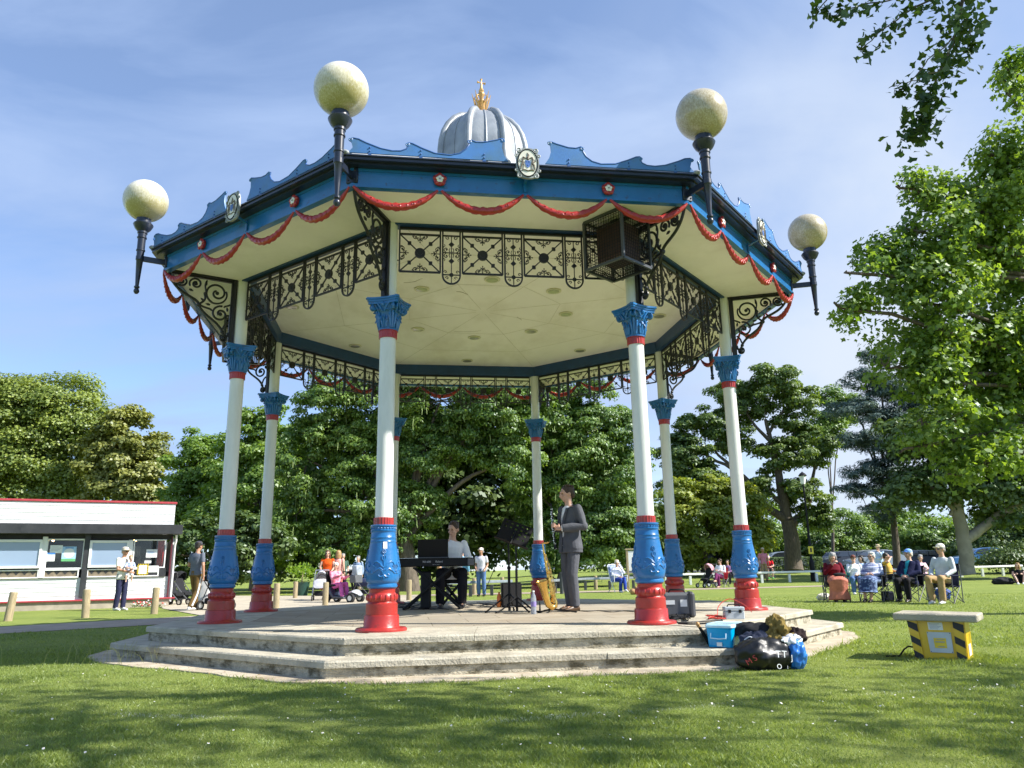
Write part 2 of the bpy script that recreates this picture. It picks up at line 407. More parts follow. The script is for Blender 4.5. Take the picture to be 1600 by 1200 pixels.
def ring_band(b, r0, r1, z0, z1, flat_top=True):
    A = octa(r0, z0); B = octa(r1, z0); C_ = octa(r1, z1); D = octa(r0, z1); vs = A + B + C_ + D; fs = []
    for i in range(8):
        j = (i + 1) % 8
        for p, q in ((0, 8), (8, 16), (16, 24), (24, 0)): fs.append((p + i, p + j, q + j, q + i))
    b.add(vs, fs)


# steps: tread slabs with a nosing over set-back risers, in slightly uneven paving lengths
def tread(r, rin, z1, th, seed, n=3):
    rr = random.Random(seed); b = MB()
    for i in range(8):
        a0, a1 = CA[i], CA[i] + PI / 4
        P0 = Vector((r * math.cos(a0), r * math.sin(a0), 0)); P1 = Vector((r * math.cos(a1), r * math.sin(a1), 0))
        Q0 = P0 * (rin / r); Q1 = P1 * (rin / r)
        cuts = [0.0] + sorted((k + rr.uniform(-.12, .12)) / n for k in range(1, n)) + [1.0]
        for k in range(n):
            s0, s1 = cuts[k], cuts[k + 1]; g = 0.0022; L = (P1 - P0).length
            s0 += g / L * (k > 0); s1 -= g / L * (k < n - 1)
            h = rr.uniform(-.004, .003)
            o0, o1 = P0.lerp(P1, s0), P0.lerp(P1, s1); i0, i1 = Q0.lerp(Q1, s0), Q0.lerp(Q1, s1)
            nrm = (o0 + o1).normalized() * rr.uniform(-.006, .004); o0 = o0 + nrm * (k > 0); o1 = o1 + nrm * (k < n - 1)
            bv = 0.014; out = ((P0 + P1) / 2).normalized()
            zt = z1 + h; zb = z1 - th
            vs = [o0 + Vector((0, 0, zb)), o1 + Vector((0, 0, zb)), o1 + Vector((0, 0, zt - bv)), o0 + Vector((0, 0, zt - bv)),
                  o0 - out * bv + Vector((0, 0, zt)), o1 - out * bv + Vector((0, 0, zt)), i1 + Vector((0, 0, zt)), i0 + Vector((0, 0, zt)), i1 + Vector((0, 0, zb)), i0 + Vector((0, 0, zb))]
            b.add(vs, [(0, 1, 2, 3), (3, 2, 5, 4), (4, 5, 6, 7), (0, 9, 8, 1), (0, 3, 4, 7, 9), (1, 8, 6, 5, 2), (7, 6, 8, 9)])
    return b


st = tread(5.01, 4.3, 0.165, 0.062, 3).build('lower_step', M_STONE, bs, smooth=False)
b = MB(); slab(b, 4.975, -0.05, 0.1035, 0.001); b.build('riser', M_RISER, st, smooth=False)
st = tread(4.64, 3.45, DZ, 0.06, 5).build('upper_step', M_STONE, bs, smooth=False)
b = MB(); slab(b, 4.605, 0.155, 0.2705, 0.001); b.build('riser', M_RISER, st, smooth=False)


def deck_mat():
    m = pm('worn_deck_paving', (0.36, 0.315, 0.24), rough=0.85, var=0.14, vs=1.6, bump=0.3, bs=60, dirt=(0.27, 0.2, 0.12), dirt_scale=1.4, dirt_amt=0.55)
    t = m.node_tree; b = t.nodes['Principled BSDF']; src = b.inputs['Base Color'].links[0].from_socket
    br = N(t, 'ShaderNodeTexBrick'); tc = N(t, 'ShaderNodeTexCoord'); t.links.new(tc.outputs['Object'], br.inputs[0])
    br.inputs['Scale'].default_value = 1.0; br.inputs['Brick Width'].default_value = 0.9; br.inputs['Row Height'].default_value = 0.6; br.inputs['Mortar Size'].default_value = 0.006
    br.inputs['Color1'].default_value = (1, 1, 1, 1); br.inputs['Color2'].default_value = (0.86, 0.85, 0.84, 1); br.inputs['Mortar'].default_value = (0.45, 0.42, 0.38, 1)
    mx = N(t, 'ShaderNodeMix', data_type='RGBA', blend_type='MULTIPLY'); mx.inputs[0].default_value = 1; t.links.new(src, mx.inputs[6]); t.links.new(br.outputs[0], mx.inputs[7]); t.links.new(mx.outputs[2], b.inputs['Base Color'])
    return m


b = MB(); slab(b, 3.448, 0.16, DZ - 0.001, 0.002); b.build('deck', deck_mat(), bs, smooth=False)

# apron on the ground round the steps
def apron_r(a):       # worn outline: the octagon with its corners rounded off and nibbled by the turf
    d = (a - R_(-90)) % (PI / 4); d = d if d < PI / 8 else PI / 4 - d
    return min(5.34 * S22 / math.cos(d), 5.20) + .035 * math.sin(7 * a + 1) + .025 * math.sin(17 * a) + .018 * math.sin(41 * a + 2)


b = MB(); q = [(apron_r(2 * PI * k / 240) * math.cos(2 * PI * k / 240), apron_r(2 * PI * k / 240) * math.sin(2 * PI * k / 240)) for k in range(240)]
b.prism(q, (0, 0, -.024), (1, 0, 0), (0, 1, 0), .072)
o = b.build('apron_paving', M_APRON, None, smooth=False, loc=BC, rotz=BTH); tag(o, 'worn concrete apron edging the bandstand steps', 'paving', kind='structure')

# ---- columns (canonical one stands at radius 3.8 on local +x)
def fl(amp, every=2): return lambda i, j: amp if j % every == 0 else -amp
b = MB(); b.lathe([(0.094, 1.14), (0.0925, 1.6), (0.091, 2.4), (0.090, 3.17)], 28); col_me = b.mesh('column', fix=True); col_me.materials.append(M_WHITE)
b = MB(); b.lathe([(0.268, 0), (0.268, 0.018), (0.255, 0.034), (0.195, 0.036), (0.184, 0.05), (0.181, 0.15), (0.178, 0.158), (0.166, 0.162), (0.164, 0.272), (0.15, 0.284), (0.146, 0.292), (0.150, 0.297), (0.160, 0.318), (0.160, 0.338), (0.148, 0.372), (0.137, 0.384), (0.137, 0.418), (0.146, 0.424)], 36)
for k in range(18):
    a = 2 * PI * k / 18; b.ball((0.157 * math.cos(a), 0.157 * math.sin(a), 0.336), (0.012, 0.012, 0.032), 6, 5)
base_me = b.mesh('base', fix=True); base_me.materials.append(M_RED)
b = MB(); b.lathe([(0.142, 0.424), (0.150, 0.43), (0.159, 0.440), (0.159, 0.458), (0.152, 0.466), (0.152, 0.478), (0.166, 0.490), (0.174, 0.515), (0.180, 0.55), (0.182, 0.59), (0.180, 0.63), (0.172, 0.69), (0.160, 0.75), (0.149, 0.82), (0.140, 0.88), (0.1355, 0.898), (0.1385, 0.905), (0.1355, 0.912), (0.132, 0.935), (0.136, 0.945), (0.131, 0.952), (0.128, 1.0), (0.134, 1.006), (0.136, 1.022), (0.128, 1.03), (0.128, 1.056), (0.137, 1.062), (0.137, 1.078), (0.12, 1.082)], 40)
bulb_prof = [(0.174, 0.515), (0.180, 0.55), (0.182, 0.59), (0.180, 0.63), (0.172, 0.69), (0.160, 0.75), (0.149, 0.82), (0.140, 0.88)]
def bulb_r(z): return float(np.interp(z, [p[1] for p in bulb_prof], [p[0] for p in bulb_prof]))
def on_bulb(a, u, z, off=0.0):       # u metres round from angle a
    r = bulb_r(z) + off; t = a + u / 0.17; return (r * math.cos(t), r * math.sin(t), z)
def relief(b, a):
    def ln(pts, r): b.tube([on_bulb(a, u, z) for u, z in pts], r, 6)
    for s in (-1, 1):
        ln([(0, .555), (s * .015, .60), (s * .05, .628), (s * .085, .606), (s * .115, .580), (s * .138, .586), (s * .142, .604), (s * .128, .612)], [.007, .010, .011, .010, .009, .008, .007, .006])
        ln([(s * .004, .64), (s * .035, .675), (s * .075, .70), (s * .105, .688), (s * .112, .66), (s * .098, .648), (s * .086, .658)], [.008, .010, .010, .009, .008, .007, .006])
        ln([(0, .565), (s * .02, .545), (s * .045, .548), (s * .052, .566), (s * .04, .574)], [.008, .010, .009, .008, .006])
        ln([(0, .70), (s * .018, .725), (s * .022, .75), (s * .010, .76), (0, .745)], [.007, .008, .008, .007, .006])
        for k in range(2): ln([(s * .008, .61 + .03 * k), (s * .03, .625 + .035 * k), (s * .05, .645 + .03 * k)], [.007, .012, .004])
    ln([(0, .53), (0, .60), (0, .70), (0, .775)], [.011, .009, .008, .006])
    for k in range(8):
        t = k * PI / 4; p = on_bulb(a, .018 * math.cos(t), .80 + .018 * math.sin(t), .002); b.ball(p, .0085, 6, 4)
    b.ball(on_bulb(a, 0, .80, .004), .008, 6, 4)
for k in range(4): relief(b, k * PI / 2 + 0.0)
for k in range(26):
    a = 2 * PI * k / 26; b.ball((0.131 * math.cos(a), 0.131 * math.sin(a), 1.043), .0085, 6, 4)
vase_me = b.mesh('vase', fix=True); vase_me.materials.append(M_BLUE)
b = MB(); b.lathe([(0.104, 1.082), (0.104, 1.155), (0.094, 1.158)], 44, flute=fl(0.022)); coll_me = b.mesh('collar', ang=20, fix=True); coll_me.materials.append(M_RED)
b = MB(); b.lathe([(0.101, 3.157), (0.1015, 3.235), (0.108, 3.238), (0.108, 3.246)], 44, flute=fl(0.022)); coll2_me = b.mesh('collar', ang=20, fix=True); coll2_me.materials.append(M_RED)


def capital():
    b = MB(); b.lathe([(0.114, 3.246), (0.114, 3.262), (0.103, 3.268), (0.104, 3.33), (0.112, 3.40), (0.130, 3.46), (0.150, 3.51), (0.158, 3.53)], 32)
    def abac(h, c):      # concave-sided square with cut corners
        pts = []
        for k in range(4):
            a = k * PI / 2
            loc = [(h * .94, -h * .74), (h * .86, -h * .4), (h * .83, 0), (h * .86, h * .4), (h * .94, h * .74), (h * c, h * c)]
            loc = loc[:5] + [(h * .99, h * .86), (h * .86, h * .99)]
            for x, y in loc: pts.append((x * math.cos(a) - y * math.sin(a), x * math.sin(a) + y * math.cos(a)))
        return pts
    for h, z, th in ((0.205, 3.60, 0.022), (0.192, 3.578, 0.026), (0.183, 3.55, 0.03)):
        b.prism(abac(h, 1), (0, 0, z), (1, 0, 0), (0, 1, 0), th)
    for k in range(4):
        a = k * PI / 2 + PI / 4; d = Vector((math.cos(a), math.sin(a), 0)); s = Vector((-d.y, d.x, 0))
        for e in (-1, 1):     # corner volutes
            sp = spiral((0.178, 3.502), 0.036, 0.008, 90, 90 - 540, 26)
            b.tube([d * p + s * e * 0.022 + Vector((0, 0, z)) for p, z in sp], 0.011, 6)
            b.tube([d * 0.10 + s * e * .03 + Vector((0, 0, 3.40)), d * 0.135 + s * e * .03 + Vector((0, 0, 3.475)), d * 0.178 + s * e * .024 + Vector((0, 0, 3.538))], [0.012, 0.014, 0.012], 6)
        b.ball(d * 0.172 + Vector((0, 0, 3.50)), (0.022, 0.022, 0.032), 8, 6)
        # acanthus leaves
        for a2 in (a, a + PI / 4):
            d2 = Vector((math.cos(a2), math.sin(a2), 0)); s2 = Vector((-d2.y, d2.x, 0)); top = 3.47 if a2 == a else 3.41
            for e in (-1, 0, 1):
                b.tube([d2 * 0.106 + s2 * e * .018 + Vector((0, 0, 3.27)), d2 * 0.117 + s2 * e * .030 + Vector((0, 0, 3.35)), d2 * (0.142 if e == 0 else .13) + s2 * e * .038 + Vector((0, 0, top - .03 * abs(e))), d2 * (.155 if e == 0 else .142) + s2 * e * .044 + Vector((0, 0, top - .035 - .03 * abs(e)))], [0.012, 0.017, 0.014, 0.006], 6)
        a3 = k * PI / 2; d3 = Vector((math.cos(a3), math.sin(a3), 0)); s3 = Vector((-d3.y, d3.x, 0))
        b.ball(d3 * 0.158 + Vector((0, 0, 3.53)), (.02, .02, .03), 8, 6)
        for e in (-1, 1):
            b.tube([d3 * .142 + s3 * e * .012 + Vector((0, 0, 3.45)), d3 * .152 + s3 * e * .04 + Vector((0, 0, 3.50)), d3 * .155 + s3 * e * .075 + Vector((0, 0, 3.545))], [.010, .012, .009], 6)
            b.ball(d3 * .150 + s3 * e * .05 + Vector((0, 0, 3.465)), (.018, .018, .010), 6, 5)
    return b


cap_me = capital().mesh('capital', fix=True); cap_me.materials.append(M_BLUE)
b = MB(); b.lathe([(0.086, 3.60), (0.085, 4.58)], 24); post_me = b.mesh('upper_post', fix=True); post_me.materials.append(M_WHITE)


def bracket():
    """radial iron bracket between column head and roof corner; plane x (outward) / z, column axis at x=0"""
    b = MB(); th = 0.028
    b.bar((0.115, 0, 3.612), (0.115, 0, 4.555), 0.085, 0.045, up=(1, 0, 0), bev=.006)
    b.bar((0.145, 0, 3.612), (0.145, 0, 4.53), 0.035, 0.03, up=(1, 0, 0))
    b.bar((0.09, 0, 4.552), (0.97, 0, 4.552), 0.085, 0.03, bev=.005); b.bar((0.10, 0, 4.528), (0.93, 0, 4.528), 0.035, 0.022)
    def cv(pts, r=.016, n=6):
        k = len(pts); rs = r if isinstance(r, list) else [r] * k
        b.tube([(x, 0, z) for x, z in pts], rs, n)
    def bez(p0, p1, p2, p3, n=16):
        out = []
        for i in range(n + 1):
            t = i / n; u = 1 - t; out.append(tuple(u ** 3 * a + 3 * u * u * t * b_ + 3 * u * t * t * c + t ** 3 * d for a, b_, c, d in zip(p0, p1, p2, p3)))
        return out
    cv(bez((.96, 4.52), (.86, 4.22), (.60, 4.26), (.56, 4.14)), .019)
    cv(bez((.56, 4.14), (.52, 4.0), (.30, 3.95), (.24, 3.80)), .018)
    cv(bez((.24, 3.80), (.20, 3.70), (.16, 3.74), (.165, 3.80)) , .018)
    cv(spiral((.215, 3.715), .05, .014, 60, -420, 24), .014)
    cv(spiral((.80, 4.44), .075, .018, 330, -230, 26), .015)
    cv(spiral((.62, 4.43), .085, .02, -30, 480, 26), .014)
    cv(spiral((.34, 4.34), .155, .03, -70, 430, 32), .015)
    cv(spiral((.34, 4.34), .155, .12, -70, -200, 14), .013)
    cv(spiral((.28, 4.05), .115, .025, 100, -400, 30), .015)
    cv(bez((.50, 4.30), (.47, 4.22), (.50, 4.20), (.56, 4.15)), .015)
    cv(bez((.56, 4.15), (.50, 4.10), (.42, 4.12), (.39, 4.08)), .014)
    cv(bez((.48, 4.50), (.53, 4.42), (.47, 4.36), (.49, 4.32)), .012)
    cv(bez((.17, 3.95), (.24, 3.90), (.22, 3.86), (.25, 3.82)), .013); cv(bez((.16, 4.20), (.20, 4.17), (.22, 4.18), (.24, 4.15)), .013)
    for x, z in ((.56, 4.14), (.24, 3.80), (.49, 4.31), (.215, 3.715), (.80, 4.44), (.62, 4.43), (.34, 4.34), (.28, 4.05)): b.ball((x, 0, z), .026 if (x, z) != (.56, 4.14) else .034, 8, 6)
    for (x, z, a) in ((.50, 4.20, 40), (.19, 4.1, 80), (.42, 4.16, 10), (.33, 3.92, 30), (.70, 4.34, 200), (.50, 4.42, 110)):
        dx, dz = math.cos(R_(a)), math.sin(R_(a)); cv([(x, z), (x + dx * .03, z + dz * .03), (x + dx * .06, z + dz * .06)], [.012, .018, .004])
    return b


br_me = bracket().mesh('bracket', fix=True); br_me.materials.append(M_IRON)

# ---- lamp on its arm (canonical, radial plane, at x = 5.12 from the axis)
LX = 5.13
b = MB()
LP = [(0.0, 4.16), (.020, 4.163), (.034, 4.185), (.036, 4.20), (.030, 4.222), (.020, 4.232), (.034, 4.245), (.034, 4.262), (.022, 4.268), (.030, 4.40), (.042, 4.62), (.050, 4.63), (.050, 4.68), (.044, 4.685), (.047, 4.75), (.055, 4.757), (.055, 4.772), (.048, 4.78), (.050, 4.93), (.060, 4.937), (.060, 4.952), (.052, 4.957), (.053, 5.00), (.062, 5.005), (.062, 5.018), (.062, 5.03), (.098, 5.07), (.118, 5.11), (.125, 5.128), (.118, 5.142), (.08, 5.146), (.092, 5.152), (.092, 5.215), (0.0, 5.218)]
b.lathe(LP, 24, (LX, 0, 0)); b.bar((4.80, 0, 4.655), (LX, 0, 4.655), 0.03, 0.075, bev=.004); b.box((4.815, 0, 4.66), (.03, .13, .17), .006)
for k in range(4): b.ball((4.833, (.04 if k % 2 else -.04), 4.61 + .1 * (k // 2)), .009, 6, 4)
arm_me = b.mesh('lamp_bracket', fix=True); arm_me.materials.append(M_DBLUE)
b = MB(); b.ball((LX, 0, 5.478), .283, 40, 26); globe_me = b.mesh('lamp_globe', fix=True)


def globe_mat(nm, alg, z1, z0):
    m = bpy.data.materials.new(nm); m.use_nodes = True; t = m.node_tree; p = t.nodes['Principled BSDF']
    p.inputs['Roughness'].default_value = 0.3; p.inputs['Coat Weight'].default_value = 0.5; p.inputs['Subsurface Weight'].default_value = 0.0
    tc = N(t, 'ShaderNodeTexCoord'); mp = N(t, 'ShaderNodeMapping'); mp.inputs['Scale'].default_value = (30, 30, 12); t.links.new(tc.outputs['Object'], mp.inputs[0])
    n = N(t, 'ShaderNodeTexNoise'); n.inputs['Scale'].default_value = 2.4; n.inputs['Detail'].default_value = 7; n.inputs['Roughness'].default_value = 0.7; t.links.new(mp.outputs[0], n.inputs[0])
    n2 = N(t, 'ShaderNodeTexNoise'); n2.inputs['Scale'].default_value = 4; n2.inputs['Detail'].default_value = 3; t.links.new(tc.outputs['Object'], n2.inputs[0])
    oi = N(t, 'ShaderNodeObjectInfo')
    # algae grows thickest low on the ball: a band in object height
    sp = N(t, 'ShaderNodeSeparateXYZ'); t.links.new(tc.outputs['Object'], sp.inputs[0])
    bd = N(t, 'ShaderNodeMapRange'); t.links.new(sp.outputs[2], bd.inputs[0]); bd.inputs[1].default_value = z1; bd.inputs[2].default_value = z0; bd.inputs[3].default_value = -0.26; bd.inputs[4].default_value = 0.28
    a = N(t, 'ShaderNodeMath', operation='ADD'); t.links.new(n.outputs[0], a.inputs[0]); t.links.new(bd.outputs[0], a.inputs[1])
    a2 = N(t, 'ShaderNodeMath', operation='MULTIPLY_ADD'); t.links.new(n2.outputs[0], a2.inputs[0]); a2.inputs[1].default_value = 0.4; t.links.new(a.outputs[0], a2.inputs[2])
    mr = N(t, 'ShaderNodeMapRange'); t.links.new(a2.outputs[0], mr.inputs[0]); mr.inputs[1].default_value = 0.45; mr.inputs[2].default_value = 1.02
    mx = N(t, 'ShaderNodeMix', data_type='RGBA'); t.links.new(mr.outputs[0], mx.inputs[0]); mx.inputs[6].default_value = (0.80, 0.76, 0.64, 1); mx.inputs[7].default_value = (*alg, 1)
    t.links.new(mx.outputs[2], p.inputs['Base Color']); return m


globe_me.materials.append(globe_mat('algae_stained_opal_globe', (.33, .29, .12), 5.72, 5.34)); globe2_me = globe_me.copy(); globe2_me.materials.clear(); globe2_me.materials.append(globe_mat('brown_speckled_opal_globe', (.33, .27, .145), 6.5, 5.4))

# the eight columns, brackets and lamps, all copies of one mesh set
for i in range(8):
    e = (3.8 * math.cos(CA[i]), 3.8 * math.sin(CA[i]), DZ)
    c = put('column', col_me, bs, e, CA[i])
    for nm, me in (('base', base_me), ('vase', vase_me), ('collar', coll_me), ('collar', coll2_me), ('capital', cap_me), ('upper_post', post_me)):
        o = put(nm, me, c)
        if nm == 'vase': o.rotation_euler = (0, 0, R_(-76) - CA[i] - BTH)
    put('bracket', br_me, bs, e, CA[i])
    l = put('lamp', arm_me, bs, (0, 0, DZ), CA[i]); g = put('globe', globe2_me if i in (1, 2, 3) else globe_me, l, None, 0.0)
    g.rotation_euler = (0, 0, 0)
    g['label'] = 'globe stained with green algae' if i in (0, 7) else 'dirty cream globe'
# white notice stuck on the front left column
b = MB(); b.add([on_bulb(R_(54), u, z, .004) for u, z in ((-.022, .84), (.022, .84), (.022, .955), (-.022, .955))], [(0, 1, 2, 3)])
M_PAPER = pm('white_paper', (0.8, 0.8, 0.78), rough=0.7, var=0.03)
# ---- per-side pieces (canonical side faces local +x; u runs along +y)
def side_copy(me, name, parent=bs):
    return [put(name, me, parent, (0, 0, DZ), SA[i]) for i in range(8)]


APF = 4.46
LF = 2 * APF * math.tan(PI / 8); LB = 2 * 4.62 * math.tan(PI / 8); LC = 2 * 3.511 * math.tan(PI / 8)
def wedge(b, ap0, ap1, z0, z1):        # mitred length of an octagonal band
    h0, h1 = ap0 * math.tan(PI / 8) - .001, ap1 * math.tan(PI / 8) - .001
    vs = [(ap0, -h0, z0), (ap1, -h1, z0), (ap1, h1, z0), (ap0, h0, z0), (ap0, -h0, z1), (ap1, -h1, z1), (ap1, h1, z1), (ap0, h0, z1)]
    b.add(vs, [(3, 2, 1, 0), (4, 5, 6, 7), (0, 1, 5, 4), (1, 2, 6, 5), (2, 3, 7, 6), (3, 0, 4, 7)])
b = MB(); wedge(b, APF - .05, APF, 4.555, 4.735); wedge(b, APF - .065, APF + .012, 4.527, 4.555); wedge(b, APF - .04, APF + .01, 4.712, 4.742)
me = b.mesh('fascia', smooth=False, fix=True); me.materials.append(M_BLUE); fascias = side_copy(me, 'fascia')
b = MB(); wedge(b, APF - .06, APF + .10, 4.742, 4.765); wedge(b, APF + .03, APF + .155, 4.765, 4.80); wedge(b, APF + .10, APF + .17, 4.80, 4.815)
me = b.mesh('gutter', smooth=False, fix=True); me.materials.append(M_DBLUE); side_copy(me, 'gutter')
b = MB(); wedge(b, 3.58, APF - .066, 4.565, 4.585); me = b.mesh('soffit', smooth=False, fix=True); me.materials.append(M_CREAM); side_copy(me, 'soffit')
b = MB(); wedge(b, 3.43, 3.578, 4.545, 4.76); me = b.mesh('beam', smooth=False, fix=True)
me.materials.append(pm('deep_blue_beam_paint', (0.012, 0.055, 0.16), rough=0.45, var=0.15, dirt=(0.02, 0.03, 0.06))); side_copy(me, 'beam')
# ceiling and its recessed lights
b = MB(); b.add(octa(3.43 / S22, 4.745) + octa(3.43 / S22, 4.79), [tuple(range(8)), tuple(range(15, 7, -1))])
M_CEIL = pm('cream_plaster_ceiling', (0.90, 0.855, 0.80), rough=0.8, var=0.06, vs=0.8, dirt=(0.58, 0.52, 0.40), dirt_amt=0.6, dirt_scale=0.9, stretch=(1, 0.5, 1))
ceil_ob = b.build('ceiling', M_CEIL, bs, smooth=False, loc=(0, 0, DZ))
# hairline cracks and scuffs in the plaster
b = MB(); rr = random.Random(4)
def crack(b, x, y, a, L, w):
    p = Vector((x, y, 4.741)); pts = [p]
    for k in range(7): a += rr.uniform(-.35, .35); p = p + Vector((math.cos(a), math.sin(a), 0)) * L / 7; pts.append(p)
    for k in range(7): b.bar(pts[k], pts[k + 1], w * rr.uniform(.3, 1.2), .002)
for x, y, a, L, w in ((-1.3, -1.2, .1, .35, .008), (-.5, -.9, .15, .22, .016), (.6, .2, 1.2, .2, .007), (-.4, 1.1, .05, .5, .005)): crack(b, x, y, a, L, w)
b.build('crack', pm('crack_stain', (0.34, 0.28, 0.18), rough=0.9), ceil_ob, smooth=False)
b = MB()
for i in range(8): b.bar((.12 * math.cos(CA[i]), .12 * math.sin(CA[i]), 4.7435), (3.4 / S22 * math.cos(CA[i]), 3.4 / S22 * math.sin(CA[i]), 4.7435), .006, .002)
for r_ in (1.3, 2.5):
    q = octa(r_, 4.7425)
    for i in range(8): b.bar(q[i], q[(i + 1) % 8], .005, .002)
b.build('board_joint', pm('ceiling_joint', (0.60, 0.56, 0.44), rough=0.9), ceil_ob, smooth=False)
b = MB(); b.lathe([(.118, -.016), (.118, -.004), (.09, 0.0)], 22); rim_me = b.mesh('light_fitting', fix=True); rim_me.materials.append(pm('cream_fitting_rim', (0.62, 0.58, 0.42), rough=.5))
b = MB(); b.lathe([(.088, -.019), (.05, -.021), (.0, -.0215)], 18); lens_me = b.mesh('lens', fix=True); lens_me.materials.append(pm('dull_lamp_glass', (0.26, 0.25, 0.20), rough=.15, coat=.5))
for px, py in ((659, 451), (769, 436), (865, 454), (884, 490), (653, 514), (741, 527), (830, 517), (906, 547), (730, 563), (555, 540), (456, 479), (700, 548 - 12), (1030, 493)):
    q = gz(px, py, 4.745 + DZ); d = q - BC; lx = d.x * math.cos(-BTH) - d.y * math.sin(-BTH); ly = d.x * math.sin(-BTH) + d.y * math.cos(-BTH)
    if (px, py) == (700, 536): continue
    l = put('light_fitting', rim_me, bs, (lx, ly, 4.745 + DZ)); put('lens', lens_me, l)
# roof cone
b = MB(); A = octa((APF + .13) / S22, 4.80); B_ = octa(1.05, 6.86); b.add(A + B_ + octa((APF) / S22, 4.76), [(i, (i + 1) % 8, 8 + (i + 1) % 8, 8 + i) for i in range(8)] + [tuple(range(8, 16))] + [(16 + i, 16 + (i + 1) % 8, (i + 1) % 8, i) for i in range(8)])
roof = b.build('roof', M_LEAD, bs, smooth=False, loc=(0, 0, DZ))

# friezes
def frieze_square(w=.475, h=.53):
    b = MB(); t = .018; y0, y1 = -w / 2, w / 2; z0, z1 = -h, 0
    for a, c in (((0, y0, z0), (0, y1, z0)), ((0, y0, z1 - .06), (0, y1, z1 - .06))): b.bar(a, c, t, t * 1.2)
    for y in (y0, y1): b.bar((0, y, z0), (0, y, z1), t, t * 1.1, up=(1, 0, 0))
    zc = (z0 + z1 - .06) / 2; hh = (h - .06) / 2
    for s in (-1, 1):
        b.bar((0, s * y0, zc - hh), (0, s * y1, zc + hh), .012, .016, up=(1, 0, 0))
        for e in (.52,):
            for f in (-e, e):
                b.box((0, f * s * w / 2, zc + f * hh), (.022, .042, .042), rot=(R_(45 if False else 0), 0, 0))
    b.tube([(-.014, 0, zc), (.014, 0, zc)], .062, 16)
    b.tube([(-.02, 0, zc), (.02, 0, zc)], .03, 12)
    def motif(cy, cz, dy, dz):            # pair of scrolls and a small palmette pointing inward
        ty, tz = -dz, dy
        def P(a, b_): return (0, cy + ty * a + dy * b_, cz + tz * a + dz * b_)
        for s in (-1, 1):
            b.tube([P(s * x, z) for x, z in spiral((.052, .034), .030, .006, -90, 330, 18)], .0055, 5)
            b.tube([P(s * x, z) for x, z in spiral((.020, .050), .020, .005, 200, -180, 12)], .0050, 5)
            b.tube([P(0, .05), P(s * .012, .075), P(s * .028, .082)], .005, 5)
            b.ball(P(s * .052, .034), .009, 6, 4); b.tube([P(s * .085, .0), P(s * .088, .03), P(s * .072, .036)], .005, 5)
        b.tube([P(0, 0), P(0, .095)], [.007, .004], 5); b.ball(P(0, .098), .009, 6, 4)
    motif(0, z0, 0, 1); motif(0, z1 - .06, 0, -1); motif(y0, zc, 1, 0); motif(y1, zc, -1, 0)
    return b
def frieze_drop(w=.205, h=.665):
    b = MB(); y0, y1 = -w / 2, w / 2; r = w / 2; zb = -h + r; t = .019
    pts = [(0, y0, .0), (0, y0, zb)] + [(0, -r * math.cos(PI * k / 12), zb - r * math.sin(PI * k / 12)) for k in range(1, 12)] + [(0, y1, zb), (0, y1, 0)]
    for k in range(len(pts) - 1): b.bar(pts[k], pts[k + 1], .018, .020, up=(1, 0, 0))
    b.bar((0, y0, -.06), (0, y1, -.06), .016, .016); b.bar((0, y0, zb + .01), (0, y1, zb + .01), .012, .012)
    b.bar((0, 0, -.06), (0, 0, -h), .010, .012, up=(1, 0, 0))
    for z in (-.17, -.38): b.box((0, 0, z), (.02, .046, .046), rot=(R_(45), 0, 0))
    b.ball((0, 0, zb + .01), (.012, .026, .026), 8, 6)
    b.bar((0, y0, -.275), (0, y1, -.275), .010, .010)
    for s in (-1, 1):
        for zc, d in ((-.275, 1), (-.275, -1)):
            b.tube([(0, s * (.062 + x), zc + d * (.04 + z)) for x, z in spiral((0, 0), .030, .006, -90, 290, 16)], .0055, 5)
            b.tube([(0, s * .015, zc), (0, s * .028, zc + d * .03), (0, s * .018, zc + d * .06)], .005, 5)
            b.ball((0, s * .062, zc + d * .04), .008, 6, 4); b.tube([(0, s * .092, zc + d * .07), (0, s * .075, zc + d * .09), (0, s * .085, zc + d * .105)], .005, 5)
        b.tube([(0, s * (.045 + x), -.085 + z) for x, z in spiral((0, 0), .026, .006, 90, -290, 14)], .0055, 5)
        b.tube([(0, s * (.07 + x), zb + .045 + z) for x, z in spiral((0, 0), .02, .005, 0, 330, 12)], .005, 5)
        b.tube([(0, s * (.05 + x), zb - .03 + z) for x, z in spiral((0, 0), .02, .005, 0, 330, 12)], .005, 5)
    return b


sq_me = frieze_square().mesh('frieze_square', fix=True); sq_me.materials.append(M_IRON)
dr_me = frieze_drop().mesh('frieze_drop', fix=True); dr_me.materials.append(M_IRON)
b = MB(); b.bar((3.511, -LC / 2 + .11, 4.528), (3.511, LC / 2 - .11, 4.528), .03, .03)
for s in (-1, 1): b.bar((3.511, s * (LC / 2 - .02), 4.12), (3.511, s * (LC / 2 - .10), 4.12), .012, .012)
rail_me = b.mesh('frieze_rail', fix=True); rail_me.materials.append(M_IRON)
wS, wD = .475, .205; gap = (LC - .22 - 4 * wS - 3 * wD) / 6
for i in range(8):
    f = put('frieze', rail_me, bs, (0, 0, DZ), SA[i]); y = -LC / 2 + .11
    for k in range(7):
        w = wS if k % 2 == 0 else wD
        put('square_panel' if k % 2 == 0 else 'drop_panel', sq_me if k % 2 == 0 else dr_me, f, (3.511, y + w / 2, 4.515)); y += w + gap

